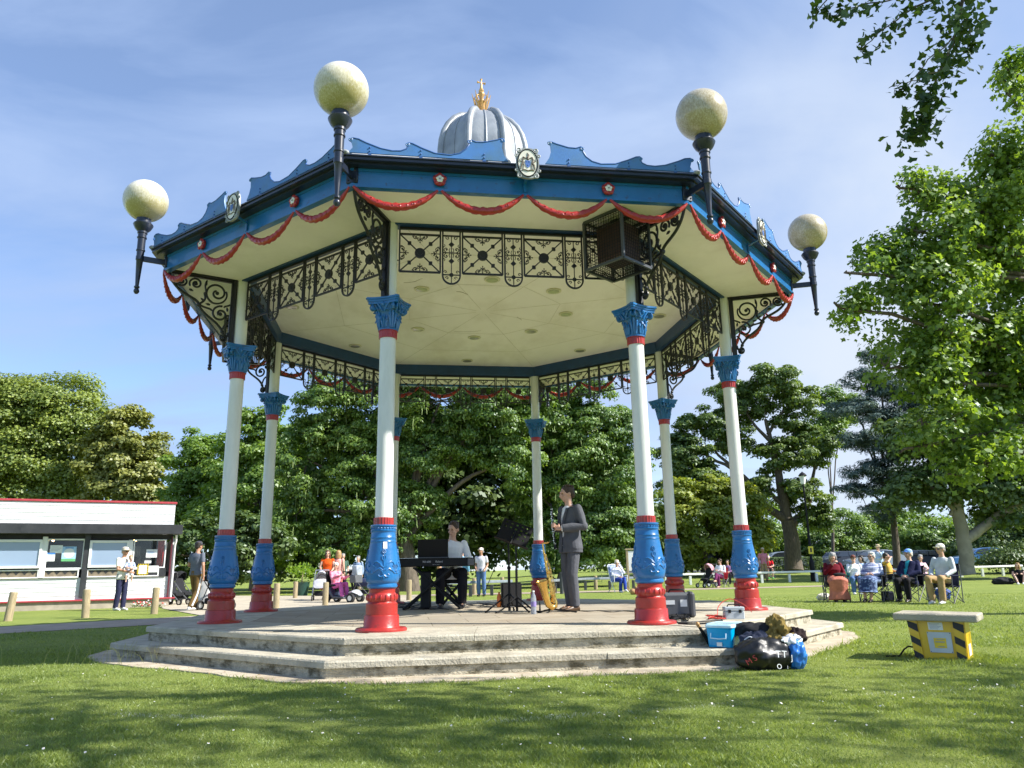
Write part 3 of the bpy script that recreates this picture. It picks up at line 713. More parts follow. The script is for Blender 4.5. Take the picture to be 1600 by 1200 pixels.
# garlands
def garland():
    b = MB(); half = LF / 8 - .02; n = 26; vs = []; fs = []; m = 12; rr = random.Random(2)
    for i in range(n + 1):
        t = -1 + 2 * i / n; y = half * t; z = -.215 * (1 - abs(t) ** 2.1); r = .012 + .031 * (1 - t * t) ** .8
        dz = .215 * 2.1 * abs(t) ** 1.1 * (1 if t > 0 else -1) / half; tn = Vector((0, 1, dz)).normalized(); up = Vector((0, -tn.z, tn.y))
        for j in range(m):
            a = 2 * PI * j / m; q = r * (1 + .16 * math.sin(i * 2.4 + 2.2 * math.sin(a * 2)) + rr.uniform(-.05, .05))
            vs.append(Vector((0, y, z)) + Vector((1, 0, 0)) * math.cos(a) * q * .75 + up * math.sin(a) * q)
    for i in range(n):
        for j in range(m): fs.append((i * m + j, i * m + (j + 1) % m, (i + 1) * m + (j + 1) % m, (i + 1) * m + j))
    fs += [tuple(range(m - 1, -1, -1)), tuple(n * m + j for j in range(m))]; b.add(vs, fs)
    for k in range(10):
        t = -.75 + 1.5 * k / 9; z = -.215 * (1 - abs(t) ** 2.1); r = .012 + .031 * (1 - t * t) ** .8
        b.tube([(r * .72, half * t + x, z + q) for x, q in spiral((0, 0), r * .55, r * .2, 40 * k, 40 * k + 300, 10)], .0055, 5)
    return b


ga_me = garland().mesh('garland', fix=True, ang=60); ga_me.materials.append(M_RED)
for i in range(8):
    for k in range(4):
        d = Vector((math.cos(SA[i]), math.sin(SA[i]), 0)); tg = Vector((-d.y, d.x, 0)); u = LF * (-.375 + .25 * k)
        put('garland', ga_me, bs, d * (APF + .012) + tg * u + Vector((0, 0, 4.53 + DZ)), SA[i])
# rosettes
b = MB(); b.cur = 0; b.tube([(-.02, 0, 0), (.012, 0, 0)], .066, 24)
for k in range(5):
    a = R_(90 + 72 * k); b.ball((.008, .05 * math.cos(a), .05 * math.sin(a)), (.018, .028, .028), 10, 6)
b.cur = 1
for k in range(5):
    a = R_(90 + 72 * k); b.ball((.020, .024 * math.cos(a), .024 * math.sin(a)), (.010, .0185, .0185), 10, 6)
b.cur = 2; b.ball((.028, 0, 0), (.008, .010, .010), 8, 5)
ro_me = b.mesh('rosette', fix=True)
M_WHITEG = pm('white_gloss', (0.78, 0.77, 0.72), rough=.4); M_STEEL = pm('grey_boss', (.3, .32, .36), rough=.4)
for m in (M_RED, M_WHITEG, M_STEEL): ro_me.materials.append(m)
# plaque: oval coat-of-arms plate on a scrolled cartouche
def plaque():
    b = MB(); b.cur = 0
    out = []
    for k in range(48):
        a = 2 * PI * k / 48; rx, rz = .125, .178; sq = 1 + .13 * abs(math.sin(2 * a)) ** 3
        out.append((rx * math.cos(a) * sq, rz * math.sin(a) * sq))
    b.prism(out, (0, 0, 0), (0, 1, 0), (0, 0, 1), .03)
    for sy in (-1, 1):
        for sz in (-1, 1):
            b.tube([(.012, sy * (.088 + x), sz * (.150 + z)) for x, z in spiral((0, 0), .030, .008, 200, 200 + 480, 22)], .009, 6)
            b.tube([(.012, sy * (.122 + x), sz * (.085 + z)) for x, z in spiral((0, 0), .018, .006, 160, -250, 16)], .007, 6)
    ring = [(.018, .107 * math.cos(2 * PI * k / 40), .158 * math.sin(2 * PI * k / 40)) for k in range(41)]
    b.cur = 3; b.tube(ring, .007, 6)
    b.cur = 1; b.prism([(.103 * math.cos(2 * PI * k / 40), .154 * math.sin(2 * PI * k / 40)) for k in range(40)], (.013, 0, 0), (0, 1, 0), (0, 0, 1), .012)
    b.cur = 2; X = .021       # shield, supporters, helm, crest and scroll
    b.prism([(-.028, .025), (.028, .025), (.028, -.02), (.016, -.048), (0, -.062), (-.016, -.048), (-.028, -.02)], (X, 0, 0), (0, 1, 0), (0, 0, 1), .006)
    b.cur = 4
    for s in (-1, 1):
        b.tube([(X, s * .075, -.075), (X, s * .068, -.03), (X, s * .05, 0), (X, s * .058, .035), (X, s * .045, .05)], [.006, .009, .012, .008, .006], 6)
        b.tube([(X, s * .05, 0), (X, s * .04, -.03), (X, s * .05, -.075)], [.008, .006, .005], 5); b.tube([(X, s * .055, .0), (X, s * .085, .02), (X, s * .08, .045)], [.006, .004, .003], 5)
        b.tube([(X, s * .02, .05), (X, s * .05, .065), (X, s * .062, .04)], [.008, .007, .004], 5)
    b.ball((X, 0, .05), (.006, .018, .02), 8, 6); b.tube([(X, 0, .06), (X, .01, .09), (X, -.004, .115)], [.012, .009, .004], 6)
    b.tube([(X, -.07, -.092), (X, -.035, -.083), (X, 0, -.095), (X, .035, -.083), (X, .07, -.092)], [.005, .007, .007, .007, .005], 6)
    b.cur = 2
    for k, (y, z) in enumerate(((-.015, .012), (.015, .012), (0, -.028))): b.ball((X + .003, y, z), (.004, .008, .008), 6, 4)
    return b


pl_me = plaque().mesh('plaque', fix=True)
for m in (pm('grey_cartouche_paint', (.28, .30, .30), rough=.5, var=.2), pm('cream_enamel', (.72, .70, .60), rough=.3, coat=.3), pm('blue_heraldic_paint', (.08, .16, .42), rough=.4), M_BLACKP, pm('grey_brown_heraldic_paint', (.16, .13, .10), rough=.5, var=.6, vs=40)): pl_me.materials.append(m)
for i in range(8):
    d = Vector((math.cos(SA[i]), math.sin(SA[i]), 0)); tg = Vector((-d.y, d.x, 0))
    for s in (-1, 1): put('rosette', ro_me, bs, d * (APF + .03) + tg * s * LF / 4 + Vector((0, 0, 4.648 + DZ)), SA[i])
    put('plaque', pl_me, bs, d * (APF + .20) + tg * 0 + Vector((0, 0, 4.80 + DZ)), SA[i])
    # the plate hangs on a strap off the fascia
b = MB(); b.bar((APF, 0, 4.66), (APF + .19, 0, 4.72), .03, .012); b.bar((APF + .014, 0, 4.56), (APF + .014, 0, 4.70), .035, .01, up=(1, 0, 0))
me = b.mesh('strap', fix=True); me.materials.append(M_BLUE); side_copy(me, 'plaque_strap')

# cresting boards
HALF = [(1.88, .0), (1.835, .06), (1.85, .115), (1.875, .15), (1.84, .168), (1.78, .160), (1.70, .122), (1.55, .066), (1.43, .045), (1.34, .050), (1.285, .075), (1.268, .105), (1.285, .132), (1.26, .150), (1.22, .145), (1.12, .098), (.98, .045), (.82, .034), (.72, .062), (.655, .115), (.622, .175), (.635, .212), (.60, .228), (.545, .206), (.46, .210), (.33, .245), (.265, .268), (.235, .255), (.262, .222), (.268, .15), (.245, .07), (.20, 0.0)]
b = MB()
for s in (-1, 1):
    poly = [(s * u, h) for u, h in HALF]
    if s > 0: poly = poly[::-1]
    b.cur = 0; b.prism(poly, (4.615, 0, 4.835), (0, 1, 0), (0, 0, 1), .016)
    b.cur = 1; b.tube([(4.618, s * u, 4.835 + h) for u, h in HALF[3:-4]], .010, 6)
    b.cur = 0
    for (u, h, a, sg) in ((1.862, .148, 120, 1), (1.272, .128, 120, 1), (.618, .205, 120, 1), (.250, .250, 60, -1)):
        b.tube([(4.622, s * (u + x), 4.835 + h + z) for x, z in spiral((0, 0), .022, .006, a, a + sg * 420, 16)], .008, 6)
    b.cur = 1
    for u in (1.66, 1.13, .46):
        b.box((4.615, s * u, 4.825), (.02, .035, .03)); b.ball((4.627, s * u, 4.90), .009, 6, 4); b.ball((4.627, s * u, 4.86), .009, 6, 4)
me = b.mesh('cresting', fix=True, ang=30); me.materials.append(M_BLUE_L); me.materials.append(pm('mid_blue_edge', (.03, .10, .30), rough=.45)); side_copy(me, 'cresting')
# roll capping at the roof corners
b = MB(); b.ball(((APF + .13) / S22, 0, 4.835), (.07, .045, .035), 10, 6); b.tube([((APF + .13) / S22, 0, 4.83), (1.06, 0, 6.88)], .04, 8)
me = b.mesh('hip_roll', fix=True); me.materials.append(M_LEAD)
for i in range(8): put('hip_roll', me, bs, (0, 0, DZ), CA[i])

# dome: a melon of eight lead ribs
def dome():
    b = MB(); prof = [(1.08, 6.80), (.98, 6.92), (.86, 7.02), (.795, 7.12), (.772, 7.3), (.768, 7.5), (.75, 7.68), (.705, 7.86), (.63, 8.02), (.52, 8.16), (.38, 8.265), (.24, 8.32), (.12, 8.345), (.0, 8.35)]
    n = 96; flu = lambda i, j: -.045 * (abs(math.cos(j / n * 2 * PI * 4)) ** 3) * (1 if i < 11 else .3) + .0
    b.lathe(prof[:-1], n, flute=flu)
    for k in range(8):
        for a, r, off in ((R_(-112.5 + 45 * k), .062, .012), (R_(-90 + 45 * k), .017, .0)):
            pts = [((rr + off) * math.cos(a), (rr + off) * math.sin(a), z + off * .6) for rr, z in prof[2:-2]]
            if r < .03: pts = [((rr * .957) * math.cos(a), (rr * .957) * math.sin(a), z) for rr, z in prof[2:-2]]
            b.tube(pts, [r] * (len(pts) - 1) + [r * .8], 10)
    b.lathe([(.16, 8.30), (.15, 8.37), (.10, 8.40)], 20)
    return b


dm = dome().build('dome', M_LEAD, bs, loc=(0, 0, DZ), ang=50)
b = MB(); b.lathe([(.085, 8.36), (.07, 8.42), (.055, 8.46), (.06, 8.60), (.085, 8.645), (.075, 8.66), (.045, 8.68), (.035, 8.73), (.045, 8.78), (.06, 8.80), (.06, 8.83), (.04, 8.86), (.05, 8.885), (.038, 8.91), (.022, 8.95), (.016, 9.02)], 16)
for k in range(8):
    a = PI / 4 * k; c, s = math.cos(a), math.sin(a)
    b.tube([(c * r, s * r, z) for r, z in ((.06, 8.42), (.10, 8.55), (.13, 8.68), (.17, 8.82))], [.012, .016, .014, .004], 5)
    b.tube([(c * r, s * r, z) for r, z in ((.07, 8.66), (.11, 8.70), (.12, 8.75), (.085, 8.77))], .008, 5)
for d in ((1, .25, 0), (-1, -.25, 0), (0, 0, 1)):
    d = Vector(d).normalized(); p = Vector((0, 0, 9.05)); b.tube([p, p + d * .045, p + d * .075], [.010, .012, .024], 6)
b.tube([(0, 0, 9.0), (0, 0, 9.06)], .012, 6)
b.build('finial', M_GOLD, dm, fix=True)

# the white notice goes on the front left column's vase
for o in [x for x in bs.children if x.name.startswith('column')][:1]:
    bb = MB(); a = -BTH - CA[0] + R_(-72)
    bb.add([on_bulb(a, u, z, .005) for u, z in ((-.024, .83), (.024, .83), (.024, .90), (-.024, .90))], [(0, 1, 2, 3)])
    bb.build('notice', M_PAPER, o, fix=False)
# ------------------------------------------------------------------ cafe pavilion on the left
cA = gz(261, 947.5); cB = gz(0, 956); e_ = (cA - cB).normalized(); BROT = math.atan2(e_.y, e_.x)
cafe = thing('cafe_pavilion', 'low white weatherboarded cafe with black fascia, red trim and posters in its windows', 'building', (cA.x, cA.y, 0), BROT)
bk_ = Vector((-e_.y, e_.x, 0))


def fac(px, py, off=0.0):       # pixel -> (x, z) on the facade plane pushed out by off
    r = ray(px, py); o = cA - bk_ * off; t = (o - CAM).dot(bk_) / r.dot(bk_); p = CAM + r * t
    return (p - cA).dot(e_), p.z


XL = -11.0
M_BOARD = pm('white_weatherboard', (0.70, 0.71, 0.71), rough=.5, var=.05, vs=2, stretch=(.6, 1, 8), dirt=(.42, .43, .42), dirt_amt=.4, dirt_scale=2)
M_DRED = pm('dull_red_trim', (.40, .045, .06), rough=.5, var=.15)
M_BLKB = pm('black_timber_board', (.028, .029, .032), rough=.45, var=.25, vs=3, dirt=(.08, .08, .085), dirt_amt=.4)
M_UPVC = pm('white_window_frame', (.78, .79, .78), rough=.3, var=.03)
M_GLASSB = pm('painted_sky_reflection_glass', (.24, .32, .44), rough=.08, var=.06, vs=.6, spec=.8)  # opaque pane; the sky's reflection is painted in as its blue base colour
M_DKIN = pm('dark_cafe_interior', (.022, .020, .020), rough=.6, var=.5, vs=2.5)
M_PLINTH = pm('stained_plinth_render', (.38, .33, .26), rough=.9, var=.15, dirt=(.22, .2, .15))


def siding(b, x0, x1, z0, z1, y, n):
    h = (z1 - z0) / n
    for k in range(n):
        za, zb = z0 + k * h, z0 + (k + 1) * h
        b.add([(x0, y - .016, za), (x1, y - .016, za), (x1, y - .003, zb), (x0, y - .003, zb), (x0, y + .02, za), (x1, y + .02, za), (x1, y + .02, zb), (x0, y + .02, zb)],
              [(0, 1, 2, 3), (4, 7, 6, 5), (0, 4, 5, 1), (3, 2, 6, 7), (0, 3, 7, 4), (1, 5, 6, 2)])


b = MB(); siding(b, XL, 0, .26, .885, 0, 5); siding(b, XL, 0, .885, .90, .0, 1)
b.box((.02, 2.5, 1.15), (.06, 5.0, 1.8)); b.box((XL / 2, 5.0, 1.3), (-XL, .1, 2.4)); b.box((XL / 2, 2.5, .30), (-XL - .1, 4.9, .06))
b.build('wall', M_BOARD, cafe, smooth=False)
b = MB(); b.box((XL / 2 + .02, 2.48, .11), (-XL + .04, 5.04, .27)); b.build('plinth', M_PLINTH, cafe, smooth=False)
b = MB(); b.box((XL / 2 + .06, -.05, .252), (-XL + .26, .12, .045), .008); b.build('red_sill', M_DRED, cafe, smooth=False)
b = MB(); siding(b, XL, -.02, 2.46, 3.09, -.28, 6); b.box((XL / 2, 2.3, 2.775), (-XL - .08, 5.1, .63)); b.build('parapet', M_BOARD, cafe, smooth=False)
b = MB(); b.box((XL / 2 - .01, 2.3, 3.125), (-XL + .06, 5.26, .06), .008); b.build('roof_trim', M_DRED, cafe, smooth=False)
b = MB(); b.box((XL / 2 + .05, -.26, 2.305), (-XL + .38, .36, .285), .01); b.build('canopy_board', M_BLKB, cafe, smooth=False)
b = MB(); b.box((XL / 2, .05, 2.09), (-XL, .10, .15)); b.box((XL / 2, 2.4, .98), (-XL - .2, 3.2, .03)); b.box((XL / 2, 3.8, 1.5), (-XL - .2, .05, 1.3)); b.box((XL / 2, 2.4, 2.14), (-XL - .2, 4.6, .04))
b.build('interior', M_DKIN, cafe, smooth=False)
xs = lambda px, py=885: fac(px, py)[0]


def window(x0, x1, z0, z1, frame_w, mat, pane_mat, name='window', y=-.03):
    b = MB(); t = .07
    for a, c, w in (((x0, z0), (x1, z0), frame_w), ((x0, z1), (x1, z1), frame_w)): b.box(((x0 + x1) / 2, y, a[1]), (x1 - x0 + w, t, w), .006)
    for x in (x0, x1): b.box((x, y, (z0 + z1) / 2), (frame_w, t - .006, z1 - z0 - frame_w), .004)
    w = b.build(name, mat, cafe, smooth=False)
    b = MB(); b.box(((x0 + x1) / 2, y + .012, (z0 + z1) / 2), (x1 - x0 - frame_w + .01, .012, z1 - z0 - frame_w + .01)); b.build('pane', pane_mat, w, smooth=False)
    return w


def glass_clear():
    m = bpy.data.materials.new('clear_cafe_glass'); m.use_nodes = True; t = m.node_tree; t.nodes.remove(t.nodes['Principled BSDF'])
    tr = N(t, 'ShaderNodeBsdfTransparent'); gl = N(t, 'ShaderNodeBsdfGlossy'); gl.inputs['Roughness'].default_value = .02; fr = N(t, 'ShaderNodeFresnel'); fr.inputs[0].default_value = 1.45
    mx = N(t, 'ShaderNodeMixShader'); t.links.new(fr.outputs[0], mx.inputs[0]); t.links.new(tr.outputs[0], mx.inputs[1]); t.links.new(gl.outputs[0], mx.inputs[2]); t.links.new(mx.outputs[0], t.nodes['Material Output'].inputs[0])
    return m


M_CLEAR = glass_clear()
zt, zb2 = 2.0, 1.20
x_f = [xs(-62), xs(61), xs(70), xs(128), xs(139), xs(197), xs(205), xs(259)]
window(x_f[0], x_f[1], 1.22, 1.97, .07, M_UPVC, M_GLASSB, y=-.09); window(x_f[4], x_f[5], 1.22, 1.95, .07, M_UPVC, M_GLASSB, y=-.09)
window(x_f[2], x_f[3], 1.17, 2.01, .045, M_UPVC, M_CLEAR); window(x_f[6] + .03, x_f[7] - .05, 1.17, 2.0, .035, M_UPVC, M_CLEAR)
window(xs(-130), xs(-70), 1.17, 2.01, .05, M_UPVC, M_CLEAR)
M_BUNT = pm('brown_bunting_panel', (.20, .16, .11), rough=.6, var=.35, vs=6)
for a, c in ((xs(-130), x_f[0] - .05), (x_f[0], x_f[1] + .0), (x_f[2], x_f[3] - .08), (x_f[4] - .02, x_f[5] + .9)):
    w = window(a, c, .92, 1.13, .035, M_UPVC, M_BUNT, 'low_window')
    b = MB(); n = max(3, int((c - a) / .19)); s = (c - a - .04) / n
    for k in range(n):
        x = a + .02 + k * s; b.add([(x, -.031, 1.11), (x + s, -.031, 1.11), (x + s / 2, -.031, 1.0)], [(0, 2, 1)])
    b.build('bunting', M_BLKB, w, smooth=False)
b = MB(); b.box((xs(133), -.045, 1.24), (.16, .11, 1.83), .01); b.build('post', M_BLKB, cafe, smooth=False)
b = MB(); b.box((xs(201), -.035, 1.58), (.13, .08, .85), .006); b.build('mullion', M_UPVC, cafe, smooth=False); b = MB(); b.box((xs(66), -.035, 1.5), (.13, .08, 1.18), .006); b.build('mullion', M_UPVC, cafe, smooth=False)
b = MB(); b.box((-.02, -.04, 1.20), (.045, .08, 1.83), .006); b.build('corner_board', pm('maroon_trim', (.10, .018, .025), rough=.5), cafe, smooth=False)
b = MB(); b.tube([(.07, -.04, .15), (.07, -.04, 1.85), (.09, -.10, 1.95), (.09, -.16, 2.15)], .034, 10); b.build('downpipe', M_UPVC, cafe)
# posters
def poster(px0, py0, px1, py1, mats, y, draw, name='poster', off=.0):
    x0, z1 = fac(px0, py0, off); x1, z0 = fac(px1, py1, off); b = MB()
    b.box(((x0 + x1) / 2, y, (z0 + z1) / 2), (x1 - x0, .006, z1 - z0)); w, h = x1 - x0, z1 - z0
    def rect(a, c, d, e, mi):
        b.cur = mi; yy = y - .0045 - .0007 * mi; b.add([(x0 + a * w, yy, z0 + c * h), (x0 + d * w, yy, z0 + c * h), (x0 + d * w, yy, z0 + e * h), (x0 + a * w, yy, z0 + e * h)], [(0, 1, 2, 3)])
    def disc(cx_, cz_, r, mi):
        b.cur = mi; yy = y - .0045 - .0007 * mi; b.add([(x0 + cx_ * w + r * w * math.cos(k * PI / 12), yy, z0 + cz_ * h + r * w * math.sin(k * PI / 12)) for k in range(24)], [tuple(range(24))])
    draw(rect, disc); return b.build(name, mats, cafe, smooth=False, fix=False)


P_W = pm('poster_white', (.75, .77, .76), var=.02); P_B = pm('poster_blue', (.06, .20, .52), var=.05); P_LB = pm('poster_pale_blue', (.35, .55, .75), var=.1); P_G = pm('poster_green', (.12, .38, .16), var=.1); P_T = pm('poster_grey_print', (.30, .32, .36), var=.1); P_Y = pm('poster_yellow', (.75, .55, .03), var=.05); P_K = pm('poster_black', (.015, .015, .015)); P_P = pm('poster_pink_print', (.6, .4, .5))
def lines(rect, mi, z0, z1, n, a=.1, c=.9):
    for k in range(n):
        z = z0 + (z1 - z0) * k / max(1, n - 1); rect(a, z - .025, a + (c - a) * (.7 + .3 * ((k * 7) % 3) / 2), z + .012, mi)
poster(79, 852, 97, 864, [P_W, P_T], -.035, lambda r, d: lines(r, 1, .3, .8, 4), off=.03)
poster(66.5, 863.5, 85, 877, [P_W, P_B, P_T, P_W], -.035, lambda r, d: (r(0, .78, 1, 1, 1), d(.2, .35, .17, 1), d(.2, .35, .10, 3), lines(r, 2, .2, .6, 4, .45, .95)), off=.03)
poster(98, 854, 117.5, 877, [P_LB, P_W, P_G, P_B], -.035, lambda r, d: (r(0, 0, 1, .18, 2), d(.5, .55, .38, 1), d(.5, .55, .24, 0), r(.2, .88, .8, .94, 3)), off=.03)
poster(229, 858.5, 245, 871, [P_W, P_B, P_T], -.028, lambda r, d: (lines(r, 1, .45, .8, 4), lines(r, 2, .15, .3, 2)), off=.03)
poster(226, 876, 236, 880, [P_W, P_T], -.028, lambda r, d: lines(r, 1, .3, .7, 2), off=.03)
poster(231, 884, 247, 894, [P_W, P_P], -.058, lambda r, d: lines(r, 1, .3, .8, 4), off=.05)
def haz(r, d):
    for k in range(7): r(k / 7, 0, k / 7 + .07, .12, 1); r(k / 7, .88, k / 7 + .07, 1, 1)
    for k in range(6): r(0, k / 6 + .02, .13, k / 6 + .09, 1); r(.87, k / 6 + .02, 1, k / 6 + .09, 1)
    r(.15, .14, .85, .86, 2); lines(r, 3, .3, .75, 5, .22, .8)
poster(215, 881, 231, 899, [P_Y, P_K, P_W, P_T], -.062, haz, off=.05)
b = MB(); x0, _ = fac(205, 890); b.box(((x0 - .1) / 2, -.04, 1.02), (-x0 - .15, .02, .26)); b.build('dark_panel', M_BLKB, cafe, smooth=False)
b = MB(); x0, _ = fac(250, 860)
pts = []
for k in range(9): b.tube([(x0 - .05 + .02 * k, .10 + .02 * math.sin(k * 2.0), 2.0), (x0 - .05 + .016 * k, .10 + .03 * math.sin(k * 2.2), 1.2)], .018, 6)
b.build('red_curtain', pm('red_curtain_cloth', (.45, .03, .02), rough=.8), cafe)
M_BULB = bpy.data.materials.new('lit_warm_bulb'); M_BULB.use_nodes = True; _p = M_BULB.node_tree.nodes['Principled BSDF']; _p.inputs['Emission Color'].default_value = (1, .62, .28, 1); _p.inputs['Emission Strength'].default_value = 9
for px in (83, 212):
    x, z = fac(px, 843, -.35); b = MB(); b.cur = 0; b.ball((x, .35, z), .05, 10, 7); b.cur = 1; b.lathe([(.02, z + .13), (.07, z + .05), (.09, z + .01)], 12, (x, .35, 0)); b.tube([(x, .35, z + .12), (x, .35, 2.1)], .006, 5); b.build('pendant_lamp', [M_BULB, M_BLKB], cafe)
# things seen on the counter and shelves inside
b = MB(); rr = random.Random(3)
for k in range(34):
    x = rr.uniform(XL + 3, -.3); z = rr.choice((1.02, 1.02, 1.35, 1.62)); h = rr.uniform(.06, .24); b.lathe([(.03, z), (.04, z + h * .6), (.018, z + h)], 8, (x, rr.uniform(.7, 1.3) if z < 1.1 else 3.7, 0))
b.box((-1.1, 3.74, 1.75), (.5, .02, .35)); b.box((-3.2, 3.74, 1.7), (.8, .02, .3)); b.build('crockery', pm('pale_crockery', (.45, .42, .36), rough=.4, var=.6, vs=3), cafe)

# flower patches at the plinth
def flower_bed(px0, px1, py, label, seed):
    rr = random.Random(seed); b = MB(); b.cur = 0
    p0, p1 = gz(px0, py), gz(px1, py)
    for k in range(260):
        t = rr.random(); c = p0.lerp(p1, t) + Vector((rr.uniform(-.1, .1), rr.uniform(-.16, .16), rr.uniform(.02, .16) * (1 - abs(2 * t - 1) ** 3 * .5)))
        b.cur = 0; a = rr.uniform(0, 6.3); d = Vector((math.cos(a), math.sin(a), rr.uniform(.1, 1))).normalized() * rr.uniform(.03, .06); s = d.cross(Vector((0, 0, 1))).normalized() * .02
        b.add([c, c + d * .5 + s, c + d, c + d * .5 - s], [(0, 1, 2, 3)])
        if rr.random() < .22:
            b.cur = 1 if rr.random() < .7 else 2; b.ball(c + Vector((0, 0, .06)), (.028, .028, .02), 6, 4)
    o = b.build('flower_bed', [leaf_mat('bedding_leaf', (.05, .12, .02), (.12, .2, .04)), pm('red_petal', (.6, .03, .03)), pm('white_petal', (.75, .7, .7))], None, smooth=False, fix=False)
    tag(o, label, 'flowers')


flower_bed(66, 128, 951, 'red and white bedding flowers along the cafe plinth under its poster window', 1)
flower_bed(207, 250, 950.5, 'red bedding flowers by the right-hand corner of the cafe', 2)

# ------------------------------------------------------------------ bollards and low rails
def bollard(px, py, h=.63, r=.085, tilt=(0, 0), label='', seed=0, base=None):
    p = base if base is not None else gz(px, py); rr = random.Random(seed); b = MB()
    b.lathe([(r * 1.02, -.1), (r, .1), (r * .97, h - .04), (r * .93, h - .01), (r * .80, h)], 14, flute=lambda i, j: .03 * math.sin(j * 1.7 + seed) + rr.uniform(-.012, .012))
    o = b.build('wooden_bollard', M_WOODPOST, None, loc=(p.x, p.y, ground_z(p.x, p.y))); o.rotation_euler = (R_(tilt[0]), R_(tilt[1]), rr.uniform(0, 6)); tag(o, label, 'bollard', 'round timber bollards along the path'); return o


for i, (px, py, h, t, lb) in enumerate([
    (12, 970.5, .62, (0, 5), 'round timber bollard leaning right at the far left edge of the lawn'),
    (133, 965.5, .64, (0, 3), 'round timber bollard in front of the black post of the cafe'),
    (240.5, 959.5, .64, (0, 1), 'round timber bollard in front of the right end of the cafe'),
    (431, 951.5, .67, (0, 0), 'sunlit timber bollard just right of the second left blue column'),
    (508, 946.5, .66, (0, 0), 'sunlit timber bollard in front of the mobility scooter'),
    (639, 938.5, .66, (0, 0), 'timber bollard seen under the left end of the keyboard'),
    (461, 935, .62, (0, 0), 'shaded timber bollard between the planter and the pram'),
    (691, 931, .62, (0, 0), "timber bollard behind the pianist's knees"),
    (741, 929, .62, (0, 0), 'timber bollard beside the man in the white cap'),
    (785, 925, .62, (0, 0), 'timber bollard behind the black floor speaker'),
    (931, 921, .60, (0, 0), 'timber bollard behind the low rail beside the saxophonist'),
    (562, 931, .62, (0, 0), 'timber bollard at the front of the mobility scooter'),
]): bollard(px, py, h, label=lb, tilt=t, seed=i)
# tall dark bollard
M_DKMET = pm('grey_painted_steel', (.045, .05, .055), rough=.5, var=.2)
p = gz(878, 928); b = MB(); b.lathe([(.07, 0), (.07, .72), (.074, .725), (.074, .76), (.068, .765), (.068, .79), (.05, .80), (0, .805)], 16); o = b.build('steel_bollard', M_DKMET, None, loc=(p.x, p.y, 0)); tag(o, 'dark round steel bollard behind the saxophonist\'s legs', 'bollard')


def low_rail(pts, h, post_gap, mat_r, mat_p, label, name='low_rail', rw=.11):
    t = thing(name, label, 'rail', (pts[0].x, pts[0].y, 0)); o0 = Vector((pts[0].x, pts[0].y, 0))
    b = MB(); P = [Vector((p.x, p.y, ground_z(p.x, p.y) + h)) - o0 for p in pts]
    for k in range(len(P) - 1): b.bar(P[k], P[k + 1], rw, .10, bev=.012)
    b.build('rail', mat_r, t, smooth=False)
    for k in range(len(P) - 1):
        n = max(1, round((P[k + 1] - P[k]).length / post_gap))
        for i in range(n + (k == len(P) - 2)):
            q = P[k].lerp(P[k + 1], i / n); bb = MB(); bb.box((q.x, q.y, q.z / 2 - .03 - .05), (.12, .12, q.z + .06 - .10), .01); bb.build('post', mat_p, t, smooth=False)
    return t


M_GALV = pm('galvanised_rail', (.30, .34, .38), rough=.4, metal=.5, var=.12)
low_rail([gz(700, 934), gz(800, 929)], .50, 1.15, M_GALV, M_DKMET, 'low grey galvanised rail behind the keyboard and floor speaker')
low_rail([gz(850, 928), gz(915, 922), gz(990, 920)], .48, 1.3, M_GALV, M_DKMET, 'low grey galvanised rail behind the saxophonist')
M_WRAIL = pm('white_painted_rail', (.78, .79, .76), rough=.5, var=.05)
def gp(px, Y): p = at(px, 900, Y); return Vector((p.x, p.y, 0))
low_rail([gp(1040, 40), gp(1190, 41), gp(1400, 42.5), gp(1600, 45)], .52, 1.5, M_WRAIL, M_WRAIL, 'long low white rail along the edge of the car park')

# ------------------------------------------------------------------ street lamp, signs, planter
lp = at(1270, 896, 42); lz = ground_z(lp.x, lp.y)
sl = thing('street_lamp', 'tall slim black lamp post with a tapered lantern and a yellow notice', 'street lamp', (lp.x, lp.y, lz))
b = MB(); b.lathe([(.13, 0), (.13, .9), (.12, 1.05), (.07, 1.12), (.06, 3.0), (.045, 5.0), (.04, 5.15)], 14); b.bar((-.28, 0, 4.95), (.05, 0, 4.95), .03, .03); b.build('post', M_BLACKP, sl)
b = MB(); b.lathe([(.10, 5.15), (.12, 5.2), (.2, 5.58), (.2, 5.6)], 4); b.build('lantern_glass', pm('frosted_lantern_glass', (.75, .78, .78), rough=.3), sl, smooth=False)
b = MB(); b.lathe([(.22, 5.6), (.23, 5.63), (.14, 5.74), (.05, 5.8), (.0, 5.86)], 12); b.build('lantern_cap', M_BLACKP, sl)
b = MB(); b.cur = 0; b.box((.0, -.08, 1.62), (.30, .02, .40), .004, rot=(0, 0, R_(15))); b.cur = 1; b.box((0, -.094, 1.62), (.10, .01, .22), rot=(0, 0, R_(15))); b.build('yellow_notice', [pm('yellow_notice', (.75, .62, .05)), P_K], sl, smooth=False)
p = gz(988, 921, 0); nb = thing('notice_board', 'wooden notice board with a white sheet standing left of the right front column', 'notice board', (p.x, p.y, 0))
b = MB(); b.box((-.16, 0, .85), (.10, .10, 1.75), .01); b.box((.42, 0, .85), (.1, .1, 1.75), .01); b.box((.13, 0, 1.72), (.75, .14, .06), .01); b.build('posts', M_WOODPOST, nb, smooth=False)
b = MB(); b.box((.13, -.02, 1.22), (.48, .04, .85), .004); b.build('panel', P_W, nb, smooth=False)
p = gz(468, 931.5); pl = thing('planter', 'dark tub planter with a bright green leafy shrub by the shaded bollards', 'planter', (p.x - .1, p.y + .6, 0))
